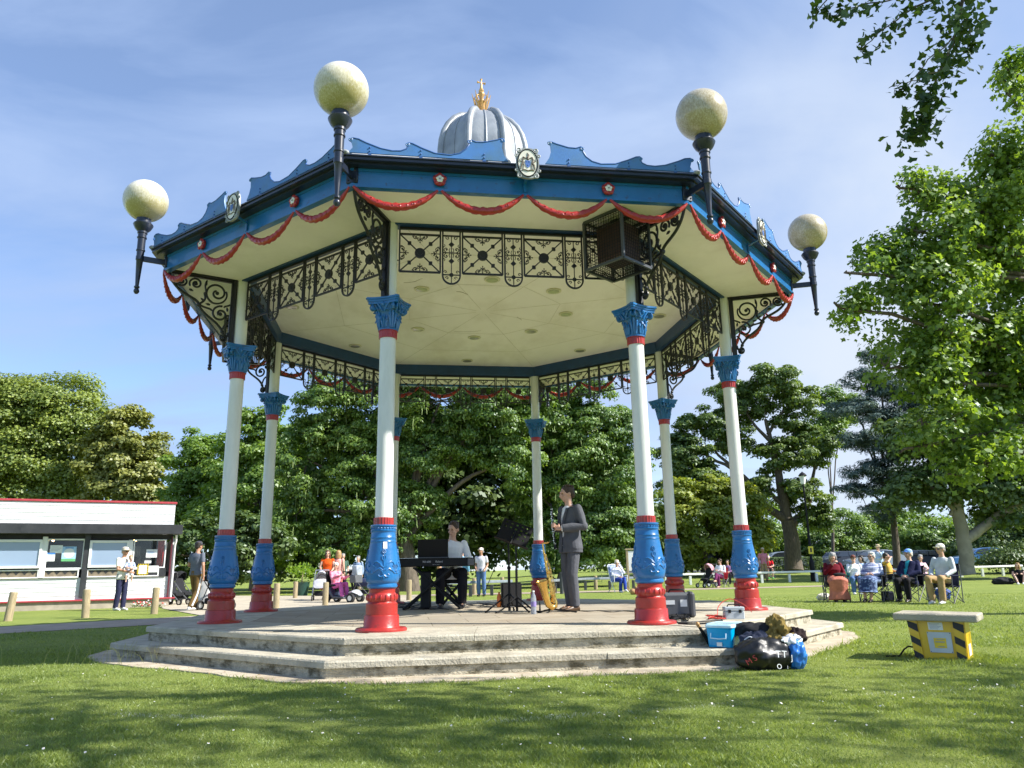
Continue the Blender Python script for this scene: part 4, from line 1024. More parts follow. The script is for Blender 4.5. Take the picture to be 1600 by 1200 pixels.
b = MB(); b.lathe([(.26, 0), (.34, .5), (.36, .56), (.32, .56), (.30, .5)], 18); b.build('tub', pm('dark_green_tub', (.02, .06, .05), rough=.5), pl)
b = MB(); rr = random.Random(5)
for k in range(420):
    d = Vector((rr.gauss(0, 1), rr.gauss(0, 1), rr.gauss(0, .8))).normalized() * rr.uniform(.25, .6); c = Vector((0, 0, .95)) + Vector((d.x * 1.1, d.y, d.z * .62))
    a = (d + Vector((rr.uniform(-.5, .5), rr.uniform(-.5, .5), .3))).normalized() * .13; s = a.cross(Vector((.2, .3, 1))).normalized() * .045; b.add([c, c + a * .5 + s, c + a, c + a * .5 - s], [(0, 1, 2, 3)])
b.build('foliage', leaf_mat('planter_leaf', (.12, .24, .03), (.28, .40, .07)), pl, smooth=False, fix=False)
b = MB(); b.tube([(0, 0, .5), (.03, .02, 1.0)], .03, 7); b.build('stem', M_WOODPOST, pl)

# ------------------------------------------------------------------ yellow power hatch with slab top
pb = gz(1472, 1032); ang = R_(-36)
yb = thing('power_supply_box', 'bright yellow hazard-striped supply box under a concrete slab top on the lawn', 'power box', (pb.x + .118, pb.y + .162, 0), ang)
M_YEL = pm('yellow_gloss_paint', (.72, .46, .006), rough=.35, var=.08, coat=.2, dirt=(.45, .28, .02), dirt_amt=.4, dirt_scale=6); M_CONC = pm('pale_concrete_top', (.40, .365, .28), rough=.9, var=.15, vs=8, bump=.5, bs=60, dirt=(.2, .18, .13), dirt_scale=4, dirt_amt=.7)
hw0, hw1, hd0, hd1, H = .225, .24, .20, .185, .365; XF0, XH0, XH1 = .215, .255, .235      # half width at foot / head, half depth
b = MB(); b.cur = 0
sh = -.05
b.add([(-XF0, -hd0, -.03), (hw0, -hd0, -.03), (hw0, hd0, -.03), (-XF0, hd0, -.03), (-XH0, -hd1, H), (XH1, -hd1, H), (XH1, hd1, H), (-XH0, hd1, H)], [(3, 2, 1, 0), (4, 5, 6, 7), (0, 1, 5, 4), (1, 2, 6, 5), (2, 3, 7, 6), (3, 0, 4, 7)])
b.build('body', M_YEL, yb, smooth=False)
def ff(u, v, off):      # front face coordinates, u,v in 0..1
    z = -.03 + (H + .03) * v; x0 = -XF0 * (1 - v) - XH0 * v; x1 = hw0 * (1 - v) + (XH1) * v; y = -hd0 * (1 - v) - hd1 * v
    return (x0 + (x1 - x0) * u, y - off, z)
def fpanel(name, u0, u1, v0, v1, off, mats, extra=(), th=.02):
    b = MB(); b.cur = 0; q = [ff(u0, v0, off), ff(u1, v0, off), ff(u1, v1, off), ff(u0, v1, off)]; w = [(x, y + th, z) for x, y, z in q]
    b.add(q + w, [(0, 1, 2, 3), (0, 4, 5, 1), (1, 5, 6, 2), (2, 6, 7, 3), (3, 7, 4, 0)])
    for k, (a, c, d, e, mi) in enumerate(extra): b.cur = mi; b.add([ff(a, c, off + .002), ff(d, c, off + .002), ff(d, e, off + .002), ff(a, e, off + .002)], [(0, 1, 2, 3)])
    return b.build(name, mats, yb, smooth=False)
for u0, u1, nm in ((-.02, .155, 'hazard_strip'), (.80, .985, 'hazard_strip')):
    o = fpanel(nm, u0, u1, 0, 1, .022, [M_YEL])
    b = MB(); n = 3
    for k in range(n):
        v = .02 + k * .355; dv = .22
        if k == 2: dv = .25
        b.add([ff(u0, v + .12, .0245), ff(u1, v, .0245), ff(u1, min(1, v + dv - .05), .0245), ff(u0, min(1, v + dv + .07), .0245)], [(0, 1, 2, 3)])
    b.build('black_stripe', P_K, o, smooth=False, fix=False)
fpanel('sign_plate', .30, .74, .26, .74, .012, [pm('grey_sign_plate', (.48, .52, .54), rough=.4), P_Y, P_K], [(.405, .37, .635, .60, 1)] + [(.31, .27, .325, .29, 2), (.715, .27, .73, .29, 2), (.31, .71, .325, .73, 2), (.715, .71, .73, .73, 2)])
b = MB()
for a, c, d in ((.46, .565, .60), (.43, .51, .61), (.43, .50, .60), (.47, .40, .60)): b.add([ff(a, c, .018), ff(d, c, .018), ff(d, c + .013, .018), ff(a, c + .013, .018)], [(0, 1, 2, 3)])
b.build('sign_print', P_T, yb, smooth=False, fix=False)
b = MB(); b.cur = 0; b.add([ff(.345, .79, .004), ff(.61, .79, .004), ff(.61, .97, .004), ff(.345, .97, .004)], [(0, 1, 2, 3)]); b.cur = 1
for k in range(5): b.add([ff(.37, .81 + .03 * k, .006), ff(.52 + .03 * (k % 3), .81 + .03 * k, .006), ff(.52 + .03 * (k % 3), .82 + .03 * k, .006), ff(.37, .82 + .03 * k, .006)], [(0, 1, 2, 3)])
b.build('data_label', [P_W, P_T], yb, smooth=False, fix=False)
b = MB(); b.cur = 0; q = lambda v, w, off: ((hw0 * (1 - v) + (XH1) * v) + off, -hd0 + (2 * hd0) * w, -.03 + (H + .03) * v)
b.add([q(.18, .25, .004), q(.18, .7, .004), q(.45, .7, .004), q(.45, .25, .004)], [(0, 1, 2, 3)]); b.cur = 1
for k in range(8): b.add([q(.2, .28 + .05 * k, .006), q(.2, .295 + .05 * k, .006), q(.42, .295 + .05 * k, .006), q(.42, .28 + .05 * k, .006)], [(0, 1, 2, 3)])
b.build('side_sticker', [P_W, P_T], yb, smooth=False, fix=False)
b = MB(); b.box((-.01, -.0, H + .036), (.735, .54, .070), .010, rot=(0, R_(.6), 0)); b.build('slab_top', M_CONC, yb, smooth=False)
b = MB(); b.tube([(-.22, -.1, .10), (-.30, -.1, .11), (-.34, -.12, .08), (-.38, -.16, .02), (-.5, -.2, .015)], .009, 6); b.build('power_lead', M_BLACKP, yb)

# ------------------------------------------------------------------ gear on the bandstand
def textmesh(s, size, name='lettering'):
    c = bpy.data.curves.new(name, 'FONT'); c.body = s; c.size = size; c.extrude = .0008; c.align_x = 'CENTER'; c.align_y = 'CENTER'
    o = bpy.data.objects.new(name, c); COL.objects.link(o); bpy.context.view_layer.update()
    me = bpy.data.meshes.new_from_object(o.evaluated_get(bpy.context.evaluated_depsgraph_get())); bpy.data.objects.remove(o); return me


def speaker_cage(c, zt, zb, half, rot, label, ky=1.0):
    t = thing('speaker_cage', label, 'cage', (c.x, c.y, zb), rot); h = zt - zb; e = .018; b = MB()
    for x in (-half, half):
        for y in (-half, half): b.bar((x, y, 0), (x, y, h), .03, .03, up=(1, 0, 0))
    for z in (0, h):
        for s in (-1, 1): b.bar((-half, s * half, z), (half, s * half, z), .03, .03); b.bar((s * half, -half, z), (s * half, half, z), .03, .03)
    b.bar((-half, 0, h), (half, 0, h), .06, .03); b.bar((0, 0, h), (0, 0, h + .02), .1, .1, up=(1, 0, 0))
    b.build('frame', pm('cage_steel', (.07, .075, .08), rough=.4, metal=.3), t, smooth=False)
    b = MB(); n = 15; w = .0045
    for k in range(1, n):
        v = -half + 2 * half * k / n; zz = h * k / n
        for s in (-1, 1):
            b.bar((v, s * half, 0), (v, s * half, h), w, w, up=(1, 0, 0)); b.bar((s * half, v, 0), (s * half, v, h), w, w, up=(1, 0, 0))
            b.bar((-half, s * half, zz), (half, s * half, zz), w, w); b.bar((s * half, -half, zz), (s * half, half, zz), w, w)
        b.bar((v, -half, 0), (v, half, 0), w, w); b.bar((-half, v, 0), (half, v, 0), w, w)
    b.build('mesh', M_BLACKP, t, smooth=False)
    for o in t.children: o.data.transform(Matrix.Diagonal((1, ky, 1, 1)))
    return t


half, KYC, zb = .275, .92, 3.95 + DZ; cc = Vector((1.252, 8.273, 0)); rot = R_(-45.9)
speaker_cage(cc, 4.545 + DZ, zb, half, rot, 'mesh security cage hanging under the roof at the right front column', KYC)
sp = thing('loudspeaker', 'brown wooden loudspeaker inside the mesh cage at the right front column', 'speaker', (cc.x, cc.y, zb + .05), rot)
b = MB(); b.box((0, .02, .26), (half * 1.35, half * 1.2, .42), .01); b.build('cabinet', pm('dark_wood_cabinet', (.06, .028, .016), rough=.5, var=.3), sp, smooth=False)
b = MB(); b.box((0, .02 - half * .61, .26), (half * 1.2, .012, .37), .004); b.build('grille', pm('brown_grille_cloth', (.05, .025, .018), rough=.9, var=.3), sp, smooth=False)
c2 = gz(372, 560, zb); speaker_cage(Vector((c2.x + .05, c2.y + .0, 0)), 4.545 + DZ, zb, half, R_(20), 'mesh security cage hanging behind the left column head')
sp = thing('loudspeaker', 'dark loudspeaker inside the mesh cage behind the left column head', 'speaker', (c2.x + .05, c2.y, zb + .06), R_(20))
b = MB(); b.box((0, 0, .26), (half * 1.3, half * 1.2, .44), .01); b.build('cabinet', M_BLACKP, sp, smooth=False); b = MB(); b.box((0, -half * .62, .26), (half * 1.15, .012, .38), .004); b.build('grille', M_GREYP, sp, smooth=False)

# keyboard on its stand
kb0, kb1 = gz(648, 953, DZ), gz(722, 952, DZ); KY = kb0.y + .05
def kx(px): return at(px, 880, KY).x
def kz(py, px=690): return at(px, py, KY).z
KX0, KX1 = kx(612), kx(741); KXC = (KX0 + KX1) / 2; KW = KX1 - KX0
kz_top, kz_bot = kz(872), kz(885)
kb = thing('keyboard', 'long black stage keyboard seen from behind on a folding stand', 'keyboard', (KXC, KY, kz_bot))
b = MB(); b.box((0, .16, (kz_top - kz_bot) / 2), (KW, .34, kz_top - kz_bot), .012); b.build('case', M_BLACKP, kb, smooth=False)
b = MB()
for k in range(50): b.box((-KW / 2 + .07 + k * (KW - .14) / 50, .27, kz_top - kz_bot + .004), ((KW - .14) / 50 - .0015, .15, .014))
b.build('keys', pm('ivory_key', (.78, .77, .72), rough=.3), kb, smooth=False)
b = MB(); b.box((KW / 2 - .055, -.012, (kz_top - kz_bot) / 2), (.10, .03, .11), .01); b.build('end_cap', M_GREYP, kb, smooth=False)
M_PRINT = pm('pale_print', (.5, .5, .5), rough=.5)
for s, x, sz in (('RD-600', -.03 * 0 - .10, .042), ('Roland', .10, .042), ('MIDI', -.55, .024), ('OUT  IN  THRU', .05, .016)):
    o = put('lettering', textmesh(s, sz), kb, (x, -.0125, .075 if sz > .03 else .03)); o.rotation_euler = (R_(90), 0, 0); o.data.materials.append(M_PRINT)
ks = thing('keyboard_stand', 'black folding cross-legged stand under the keyboard', 'stand', (KXC, KY + .15, DZ)); hh = kz_bot - DZ
b = MB()
for s in (-1, 1):
    for y in (-.12, .12):
        b.bar((s * .44, y * 2.0, .025), (-s * .30, y, hh - .02), .035, .035, bev=.004)
    b.bar((s * .44, -.30, .022), (s * .44, .30, .022), .04, .035, bev=.004); b.bar((-s * .30, -.16, hh - .02), (-s * .30, .16, hh - .02), .045, .03, bev=.004)
b.build('legs', M_BLACKP, ks, smooth=False)
b = MB(); b.box((-.12, -.05, hh * .45), (.16, .16, hh * .88), .02); b.build('column', M_BLACKP, ks, smooth=False)
# black laptop / monitor panel on the keyboard
mz0, mz1 = kz(870), kz(842); mx0, mx1 = kx(651), kx(699)
lt = thing('laptop', 'open black laptop standing on the keyboard in front of the pianist', 'laptop', ((mx0 + mx1) / 2, KY + .12, kz_top))
b = MB(); b.box((0, .02, (mz1 - kz_top) / 2 + .006), (mx1 - mx0, .014, mz1 - kz_top - .01), .004, rot=(R_(10), 0, R_(3))); b.build('lid', M_BLACKP, lt, smooth=False)
b = MB(); b.box((0, .15, .012), (mx1 - mx0, .24, .018), .004, rot=(0, 0, R_(3))); b.build('base', M_GREYP, lt, smooth=False)

# music stand and speaker stand
ms_b = gz(808, 957, DZ); MY = ms_b.y
ms = thing('music_stand', 'black music stand with a slotted desk tilted to the right of centre', 'music stand', (ms_b.x, MY, DZ))
H1 = at(808, 834, MY).z - DZ
b = MB(); b.tube([(0, 0, .02), (0, 0, H1 * .55)], .018, 8); b.tube([(0, 0, H1 * .5), (0, .0, H1)], .012, 8)
for k in range(3):
    a = R_(210 + 120 * k); b.tube([(0, 0, .22), (.24 * math.cos(a), .24 * math.sin(a), .05), (.34 * math.cos(a), .34 * math.sin(a), .012)], .012, 6); b.tube([(0, 0, .08), (.2 * math.cos(a), .2 * math.sin(a), .075)], .008, 6); b.ball((.34 * math.cos(a), .34 * math.sin(a), .014), .016, 6, 5)
b.build('tripod', M_BLACKP, ms)
def slotted():
    b = MB(); X = Vector((1, 0, 0)); w, h = .46, .33; cols = [(-.165, .05), (-.095, .05), (-.025, .05), (.045, .05), (.115, .05), (.185, .05)]
    xs_ = [-w / 2, -.18, -.15, -.10, -.07, -.02, .01, .06, .09, .14, .17, w / 2]; zs_ = [-h / 2, -.10, -.075, -.03, -.005, .04, .065, .11, .135, h / 2]
    for i in range(len(xs_) - 1):
        for j in range(len(zs_) - 1):
            if i % 2 == 1 and j % 2 == 1 and not (i < 5 and j < 5): continue
            b.box(((xs_[i] + xs_[i + 1]) / 2, 0, (zs_[j] + zs_[j + 1]) / 2), (xs_[i + 1] - xs_[i], .003, zs_[j + 1] - zs_[j]))
    b.box((0, -.0 + .03, -h / 2), (w + .06, .06, .008)); b.tube([(0, -.015, 0), (0, -.015, -.2)], .012, 6); return b
o = slotted().build('desk', M_BLACKP, ms, smooth=False, loc=(-.01, 0, H1 + .02)); o.rotation_euler = (R_(-28), R_(21), R_(-6))
ss_b = gz(796, 958, DZ); ss = thing('microphone_stand', 'thin black pole stand with a boom beside the music stand', 'stand', (ss_b.x, ss_b.y + .25, DZ))
H2 = at(798, 833, ss_b.y + .25).z - DZ
b = MB(); b.tube([(0, 0, .02), (0, 0, .62)], .02, 8); b.tube([(0, 0, .6), (0, 0, H2)], .013, 8); b.tube([(.02, 0, H2 - .03), (-.10, 0, H2 - .25), (-.36, .02, .28)], .006, 6); b.ball((0, 0, .62), .03, 8, 6); b.ball((0, 0, H2), .028, 8, 6)
for k in range(3):
    a = R_(200 + 120 * k); b.tube([(0, 0, .26), (.36 * math.cos(a), .36 * math.sin(a), .012)], .012, 6); b.ball((.36 * math.cos(a), .36 * math.sin(a), .014), .016, 6, 5)
b.build('stand', M_BLACKP, ss)
# floor speaker
p = gz(799, 949, DZ); fs_ = thing('floor_speaker', 'black box speaker standing on the deck behind the music stand', 'speaker', (p.x, p.y + .15, DZ), R_(4))
b = MB(); b.box((0, 0, .195), (.33, .28, .38), .015); b.build('cabinet', M_BLACKP, fs_, smooth=False); b = MB(); b.box((0, -.143, .195), (.28, .008, .33), .003); b.build('grille', pm('black_grille', (.015, .015, .016), rough=.8), fs_, smooth=False)
p = gz(780, 949, DZ); o = MB().lathe([(.035, 0), (.037, .02), (.037, .17), (.016, .215), (.016, .24), (0, .242)], 14).build('orange_bottle', pm('orange_plastic', (.55, .15, .02), rough=.3), None, loc=(p.x, p.y, DZ)); tag(o, 'orange drinks bottle standing against the black box speaker', 'bottle')
p = gz(834, 959.5, DZ); wb = thing('water_bottle', 'clear plastic water bottle with a purple label on the deck', 'bottle', (p.x, p.y, DZ))
M_PET = pm('clear_plastic_bottle', (.55, .6, .68), rough=.1, spec=.6); M_PET.node_tree.nodes['Principled BSDF'].inputs['Transmission Weight'].default_value = .6
MB().lathe([(.036, 0), (.038, .01), (.036, .03), (.038, .05), (.036, .10), (.038, .2), (.03, .24), (.014, .275), (.014, .29)], 16).build('bottle', M_PET, wb); MB().lathe([(.0385, .10), (.0385, .165)], 16).build('label', pm('purple_label', (.25, .2, .45), rough=.4), wb); MB().lathe([(.016, .29), (.016, .31), (0, .311)], 10).build('cap', P_W, wb)

# saxophone on its stand
sxb = gz(862, 958, DZ); SY = sxb.y + .1
M_BRASS = pm('lacquered_brass', (.72, .46, .13), rough=.22, metal=.9, var=.12, vs=14)
sx = thing('saxophone', 'gold tenor saxophone leaning on a small black stand', 'saxophone', (0, 0, 0))
def sp_(px, py, dy=0): return at(px, py, SY + dy)
b = MB()
pts = [sp_(848, 852), sp_(850, 864), sp_(853, 880), sp_(858, 905), sp_(864, 930), sp_(867, 940), sp_(867, 947), sp_(863, 949, -.02), sp_(857, 945, -.05), sp_(852, 930, -.08), sp_(849, 918, -.10), sp_(846.5, 908, -.115)]
b.tube(pts, [.012, .015, .019, .026, .033, .038, .042, .044, .046, .050, .060, .085], 14, cap=False); b.tube([pts[-1], sp_(846.8, 909, -.114)], [.085, .070], 14, cap=False)
b.tube([sp_(849, 918, -.10), pts[-1] + (pts[-1] - pts[-2]) * .06], [.045, .082], 14, cap=False)
b.tube([sp_(848, 852), sp_(847.5, 850), sp_(850, 848.5), sp_(855, 848), sp_(858, 847)], [.012, .012, .011, .009, .008], 8)
rr = random.Random(8)
for k in range(15):
    t = k / 14; q = sp_(850 + 15 * t ** 1.1, 862 + 76 * t, -.03); b.tube([q, q + Vector((rr.uniform(-.01, .02), -.016, 0))], .014 + .016 * t, 9); 
b.tube([sp_(853, 866, -.035), sp_(859, 890, -.04), sp_(868, 930, -.04)], .004, 5); b.tube([sp_(851, 870, -.03), sp_(855, 900, -.05)], .0035, 5); b.tube([sp_(858, 880, -.01), sp_(869, 925, -.02)], .004, 5)
b.build('sax_body', M_BRASS, sx); b = MB(); b.tube([sp_(858, 847), sp_(862, 846)], [.012, .008], 8); b.build('mouthpiece', M_BLACKP, sx)
st_ = thing('saxophone_stand', 'low black tripod stand holding the gold saxophone', 'stand', (sxb.x, SY, DZ))
b = MB(); b.tube([(0, 0, .05), (0, .06, .5)], .01, 6); b.tube([(-.06, -.04, .46), (0, .06, .5), (.07, -.02, .46)], .009, 6); b.tube([(-.05, -.05, .13), (0, 0, .08), (.06, -.05, .13)], .009, 6)
for a, L in ((200, .18), (-15, .36), (95, .22)): b.tube([(0, 0, .05), (L * .6 * math.cos(R_(a)), L * .6 * math.sin(R_(a)), .03), (L * math.cos(R_(a)), L * math.sin(R_(a)), .010)], .012, 6)
b.lathe([(.022, -.0), (.022, .01), (.012, .02), (.010, .10), (.004, .16)], 8, (-.16, -.05, .0)); b.build('stand', M_BLACKP, st_)

# cables on the deck
def cable(name, pts, r, m, label, group=None):
    # Catmull-Rom through the points
    P = [Vector(p) for p in pts]; out = []
    for i in range(len(P) - 1):
        p0, p1, p2, p3 = P[max(i - 1, 0)], P[i], P[i + 1], P[min(i + 2, len(P) - 1)]
        for k in range(6):
            t = k / 6; out.append(.5 * ((2 * p1) + (p2 - p0) * t + (2 * p0 - 5 * p1 + 4 * p2 - p3) * t * t + (3 * p1 - p0 - 3 * p2 + p3) * t ** 3))
    out.append(P[-1]); b = MB(); b.tube(out, r, 5); o = b.build(name, m, None, fix=True); tag(o, label, 'cable', group); return o
rr = random.Random(12)
def scribble(px, py, n, w, h, seed, zl=.006):
    q = random.Random(seed); out = []
    for k in range(n):
        p = gz(px + q.uniform(-w, w), py + q.uniform(-h, h), DZ); out.append((p.x, p.y, DZ + zl + q.random() * .03))
    return out
cable('cable', scribble(640, 946, 22, 24, 6, 1), .006, M_BLACKP, 'tangle of black cables on the deck left of the keyboard stand')
cable('cable', scribble(672, 952, 14, 30, 4, 11), .005, M_BLACKP, 'loose black cable winding under the keyboard stand')
cable('cable', scribble(755, 946, 14, 28, 3.5, 2), .006, M_BLACKP, 'black cable looped on the deck between keyboard and music stand')
cable('cable', [gz(x, y, DZ + .007) for x, y in ((900, 953), (915, 955), (935, 954), (955, 956), (975, 954.5), (1000, 956), (1030, 955))], .006, M_BLACKP, 'single black cable running right from the saxophonist\'s feet')
cable('cable', scribble(1062, 968, 30, 18, 5, 3, .02), .007, M_BLACKP, 'heap of black and grey cables in front of the grey amplifier')
cable('cable', [gz(x, y, DZ + .01) for x, y in ((1045, 973), (1080, 972), (1110, 970), (1128, 969), (1120, 972), (1085, 975), (1060, 974))], .009, M_BLACKP, 'thick black lead along the front edge of the deck')
cable('cable', scribble(1118, 966, 16, 16, 3, 5), .006, pm('red_cable', (.55, .05, .03), rough=.4), 'coiled red cable between the amplifier and the grey toolbox')
p = gz(1121, 964, DZ); cable('cable', [p, p + Vector((.05, .1, .12)), p + Vector((.2, .15, .2)), p + Vector((.35, .1, .14)), p + Vector((.42, 0, .05))], .005, MATS['red_cable'], 'red lead arching up to the grey toolbox')

# amplifier, toolbox
p = gz(1062, 966, DZ); am = thing('amplifier', 'grey road-worn portable amplifier case with labels behind the right front column', 'amplifier', (p.x + .02, p.y + .18, DZ), R_(-4))
b = MB(); b.box((0, 0, .15), (.36, .24, .28), .03); b.build('case', M_GREYP, am, smooth=False); b = MB(); b.box((.155, -.01, .15), (.085, .27, .305), .03); b.build('end_cap', pm('dark_grey_cap', (.05, .052, .058), rough=.5), am, smooth=False)
b = MB(); b.box((.06, -.122, .17), (.08, .006, .08)); b.box((-.1, -.122, .18), (.11, .006, .05)); b.build('label', P_W, am, smooth=False); b = MB(); b.tube([(-.1, 0, .29), (-.08, 0, .325), (.08, 0, .325), (.1, 0, .29)], .012, 6); b.build('handle', M_BLACKP, am)
p = gz(1150, 968, DZ); tb = thing('toolbox', 'small grey metal toolbox on the deck edge', 'toolbox', (p.x, p.y + .08, DZ), R_(-3))
b = MB(); b.box((0, 0, .045), (.22, .14, .09), .008); b.box((0, 0, .115), (.225, .145, .045), .008); b.build('box', pm('grey_tool_metal', (.42, .46, .49), rough=.4), tb, smooth=False); b = MB(); b.tube([(-.07, -.01, .137), (-.06, -.02, .165), (.06, -.02, .165), (.07, -.01, .137)], .007, 6); b.box((-.06, -.076, .09), (.03, .01, .035)); b.box((.06, -.076, .09), (.03, .01, .035)); b.build('handle', M_BLACKP, tb)

# blue storage box on the lower step
def BXY(px, py): return gz(px, py, .165)
rot = R_(-33); w, dep = .265, .40; p1 = BXY(1146, 1013); p0 = p1 - Vector((math.cos(rot), math.sin(rot), 0)) * w
sb = thing('storage_box', 'translucent blue plastic storage box with clear lid on the lower step', 'box', (p0.x, p0.y, .168), rot)
M_BLUEP = pm('translucent_blue_plastic', (.0, .36, .70), rough=.2, coat=.3, var=.15, vs=6); M_LID = pm('cloudy_clear_lid', (.55, .78, .88), rough=.15, coat=.4, var=.12, vs=10)
b = MB(); b.loft([((w / 2, dep / 2, 0), (w / 2 * .93, 0, 0), (0, dep / 2 * .93, 0)), ((w / 2, dep / 2, .17), (w / 2, 0, 0), (0, dep / 2, 0)), ((w / 2, dep / 2, .172), (w / 2 * 1.03, 0, 0), (0, dep / 2 * 1.03, 0)), ((w / 2, dep / 2, .18), (w / 2 * 1.03, 0, 0), (0, dep / 2 * 1.03, 0))], 32, sq=.22); b.build('tub', M_BLUEP, sb, ang=50)
b = MB(); b.loft([((w / 2, dep / 2, .18), (w / 2 * 1.06, 0, 0), (0, dep / 2 * 1.06, 0)), ((w / 2, dep / 2, .20), (w / 2 * 1.06, 0, 0), (0, dep / 2 * 1.06, 0)), ((w / 2, dep / 2, .215), (w / 2 * .97, 0, 0), (0, dep / 2 * .97, 0)), ((w / 2, dep / 2, .21), (w / 2 * .9, 0, 0), (0, dep / 2 * .88, 0))], 32, sq=.22); b.build('lid', M_LID, sb, ang=50)
b = MB(); b.tube([(w * .22, -.012, .13), (w * .22, -.025, .085), (w * .5, -.028, .08), (w * .78, -.025, .085), (w * .78, -.012, .13)], .006, 6); b.build('handle', M_LID, sb)
b = MB(); b.box((w * .5, .003, .028), (.05, .012, .035)); b.build('barcode_label', P_W, sb, smooth=False)
# stick / neck of a folded stand leaning on the step
p = gz(1110, 1008, .17); q = at(1090, 975, p.y - .03)
b = MB(); b.cur = 0; b.tube([p, p.lerp(q, .9)], [.022, .016], 8); b.cur = 1; b.tube([p.lerp(q, .86), q], [.018, .018], 8); b.ball(q, .022, 8, 6); o = b.build('umbrella', [M_BLACKP, pm('tan_wood_handle', (.45, .25, .09), rough=.4)], None); tag(o, 'closed black umbrella with wooden knob leaning against the blue storage box', 'umbrella')
# soft bags and clothing heap
def lump(name, c, r, m, label, cat, seed, n=56, k=36, amp=.18, rot=0, squash=.0, group=None, parent=None, folds=6):
    q = np.random.default_rng(seed); b = MB(); ph = q.uniform(0, 6.28, (6,)); b.ball((0, 0, 0), (1, 1, 1), n, k)
    vs = []
    for x, y, z in b.v:
        a = math.atan2(y, x); f = 1 + amp * (.5 * math.sin(folds * a + ph[0] + 2.5 * z) + .35 * math.sin(folds * 1.9 * a + ph[1] - 4 * z) + .4 * math.sin(5 * z + ph[2] + 2 * a))
        sx = (abs(x) ** .8) * (1 if x > 0 else -1); vs.append((x * r[0] * f, y * r[1] * f, max(-1 + squash, z) * r[2] * (1 + .25 * amp * math.sin(4 * x + ph[3]))))
    vs2 = []
    from mathutils import noise as NZ
    off = Vector((seed * 3.1, seed * 1.7, 0))
    for p in vs:
        p = Vector(p); nrm = Vector((p.x / r[0] ** 2, p.y / r[1] ** 2, p.z / r[2] ** 2)).normalized(); f = p * (2.2 / max(r)) + off; w = abs(NZ.noise(f)) * .9 + abs(NZ.noise(f * 2.3)) * .35 + abs(NZ.noise(f * 5.1)) * .10; vs2.append(p + nrm * (.5 - w) * min(r) * min(.9, 3.2 * amp))
    b.v = vs2; o = b.build(name, m, parent, loc=c, rotz=rot, ang=70); 
    if label: tag(o, label, cat, group)
    return o
M_BAGK = pm('black_plastic_bag', (.010, .010, .011), rough=.42, coat=.1, bump=.5, bs=9, var=.2)
M_BAGC = cloth('black_bag_fabric', (.02, .021, .024)); M_KHAKI = cloth('khaki_jacket', (.27, .19, .055), var=.3)
pg = gz(1205, 1046, .012)
bag = lump('carrier_bag', (pg.x + .0, pg.y + .12, .125), (.30, .12, .138), M_BAGK, 'bulging black plastic carrier bag with white lettering leaning on the steps', 'bag', 3, amp=.12, rot=R_(10), squash=.16)
for s, x, z, sz in (('T', .02, .015, .085), ('T', .08, .012, .085), ('J', .15, -.02, .07), ('O', .02, -.09, .06), ('l', .10, -.10, .04)):
    o = put('lettering', textmesh(s, sz), bag, (x + .03, -.140, z)); o.rotation_euler = (R_(80), R_(6), R_(0)); o.data.materials.append(P_W)
o = put('lettering', textmesh('M S', .07), bag, (-.20, -.112, -.03)); o.rotation_euler = (R_(80), R_(-30), R_(-30)); o.data.materials.append(pm('red_print', (.6, .06, .05)))
def L(px, py, Y): return at(px, py, Y)
y1 = pg.y + .25
q = L(1213, 985, y1 + .05); lump('jacket', (q.x, q.y, q.z), (.075, .10, .12), M_KHAKI, 'crumpled khaki jacket heaped over the bags beside the steps', 'jacket', 5, amp=.3, rot=.4)
jk = bpy.data.objects['jacket']
for (px, py, r_, sd) in ((1212, 1004, (.14, .09, .07), 6), (1198, 1011, (.10, .06, .035), 7), (1228, 998, (.06, .08, .07), 8)):
    q = L(px, py, y1 + .02); o = lump('sleeve', (q.x, q.y, q.z), r_, M_KHAKI, None, None, sd, amp=.3); o.parent = jk; o.matrix_parent_inverse = Matrix.Translation(jk.location).inverted() if False else Matrix.Identity(4); o.location = Matrix.Rotation(-.4, 3, 'Z') @ (o.location - jk.location)
q = L(1180, 982, pg.y + .42); o = lump('gig_bag', (q.x, q.y, q.z - .02), (.22, .12, .075), M_BAGC, 'dark grey padded instrument bag lying on the steps behind the storage box', 'bag', 9, amp=.12, rot=-.2)
q = L(1182, 1003, pg.y + .3); lump('rucksack', (q.x, q.y, q.z), (.15, .11, .085), pm('navy_fabric', (.02, .028, .06), rough=.8, bump=.3), 'navy rucksack slumped between the storage box and the carrier bag', 'bag', 10, amp=.2)
q = L(1243, 1022, pg.y + .12); lump('blue_bag', (q.x, q.y, q.z), (.085, .09, .13), pm('bright_blue_plastic', (.03, .20, .62), rough=.25, coat=.3), 'shiny bright blue carrier bag at the right end of the heap', 'bag', 11, amp=.14)
q = L(1238, 1001, pg.y + .14); lump('white_bag', (q.x, q.y, q.z), (.10, .06, .045), pm('white_plastic', (.78, .78, .8), rough=.3), 'crumpled white plastic bag tucked behind the blue carrier bag', 'bag', 12, amp=.3, rot=.6)
q = L(1240, 993, pg.y + .3); lump('dark_coat', (q.x, q.y, q.z), (.11, .10, .06), cloth('brown_black_coat', (.035, .022, .022)), 'dark brown coat draped at the back of the heap', 'coat', 13, amp=.25)
q = L(1170, 1001, pg.y + .33); cable('cable', [L(1163, 1000, pg.y + .22), L(1172, 995, pg.y + .2), L(1180, 1002, pg.y + .2), L(1170, 1008, pg.y + .2), L(1184, 1006, pg.y + .17), L(1190, 998, pg.y + .2)], .006, P_W, 'white cable spilling from the navy rucksack')
# ------------------------------------------------------------------ people


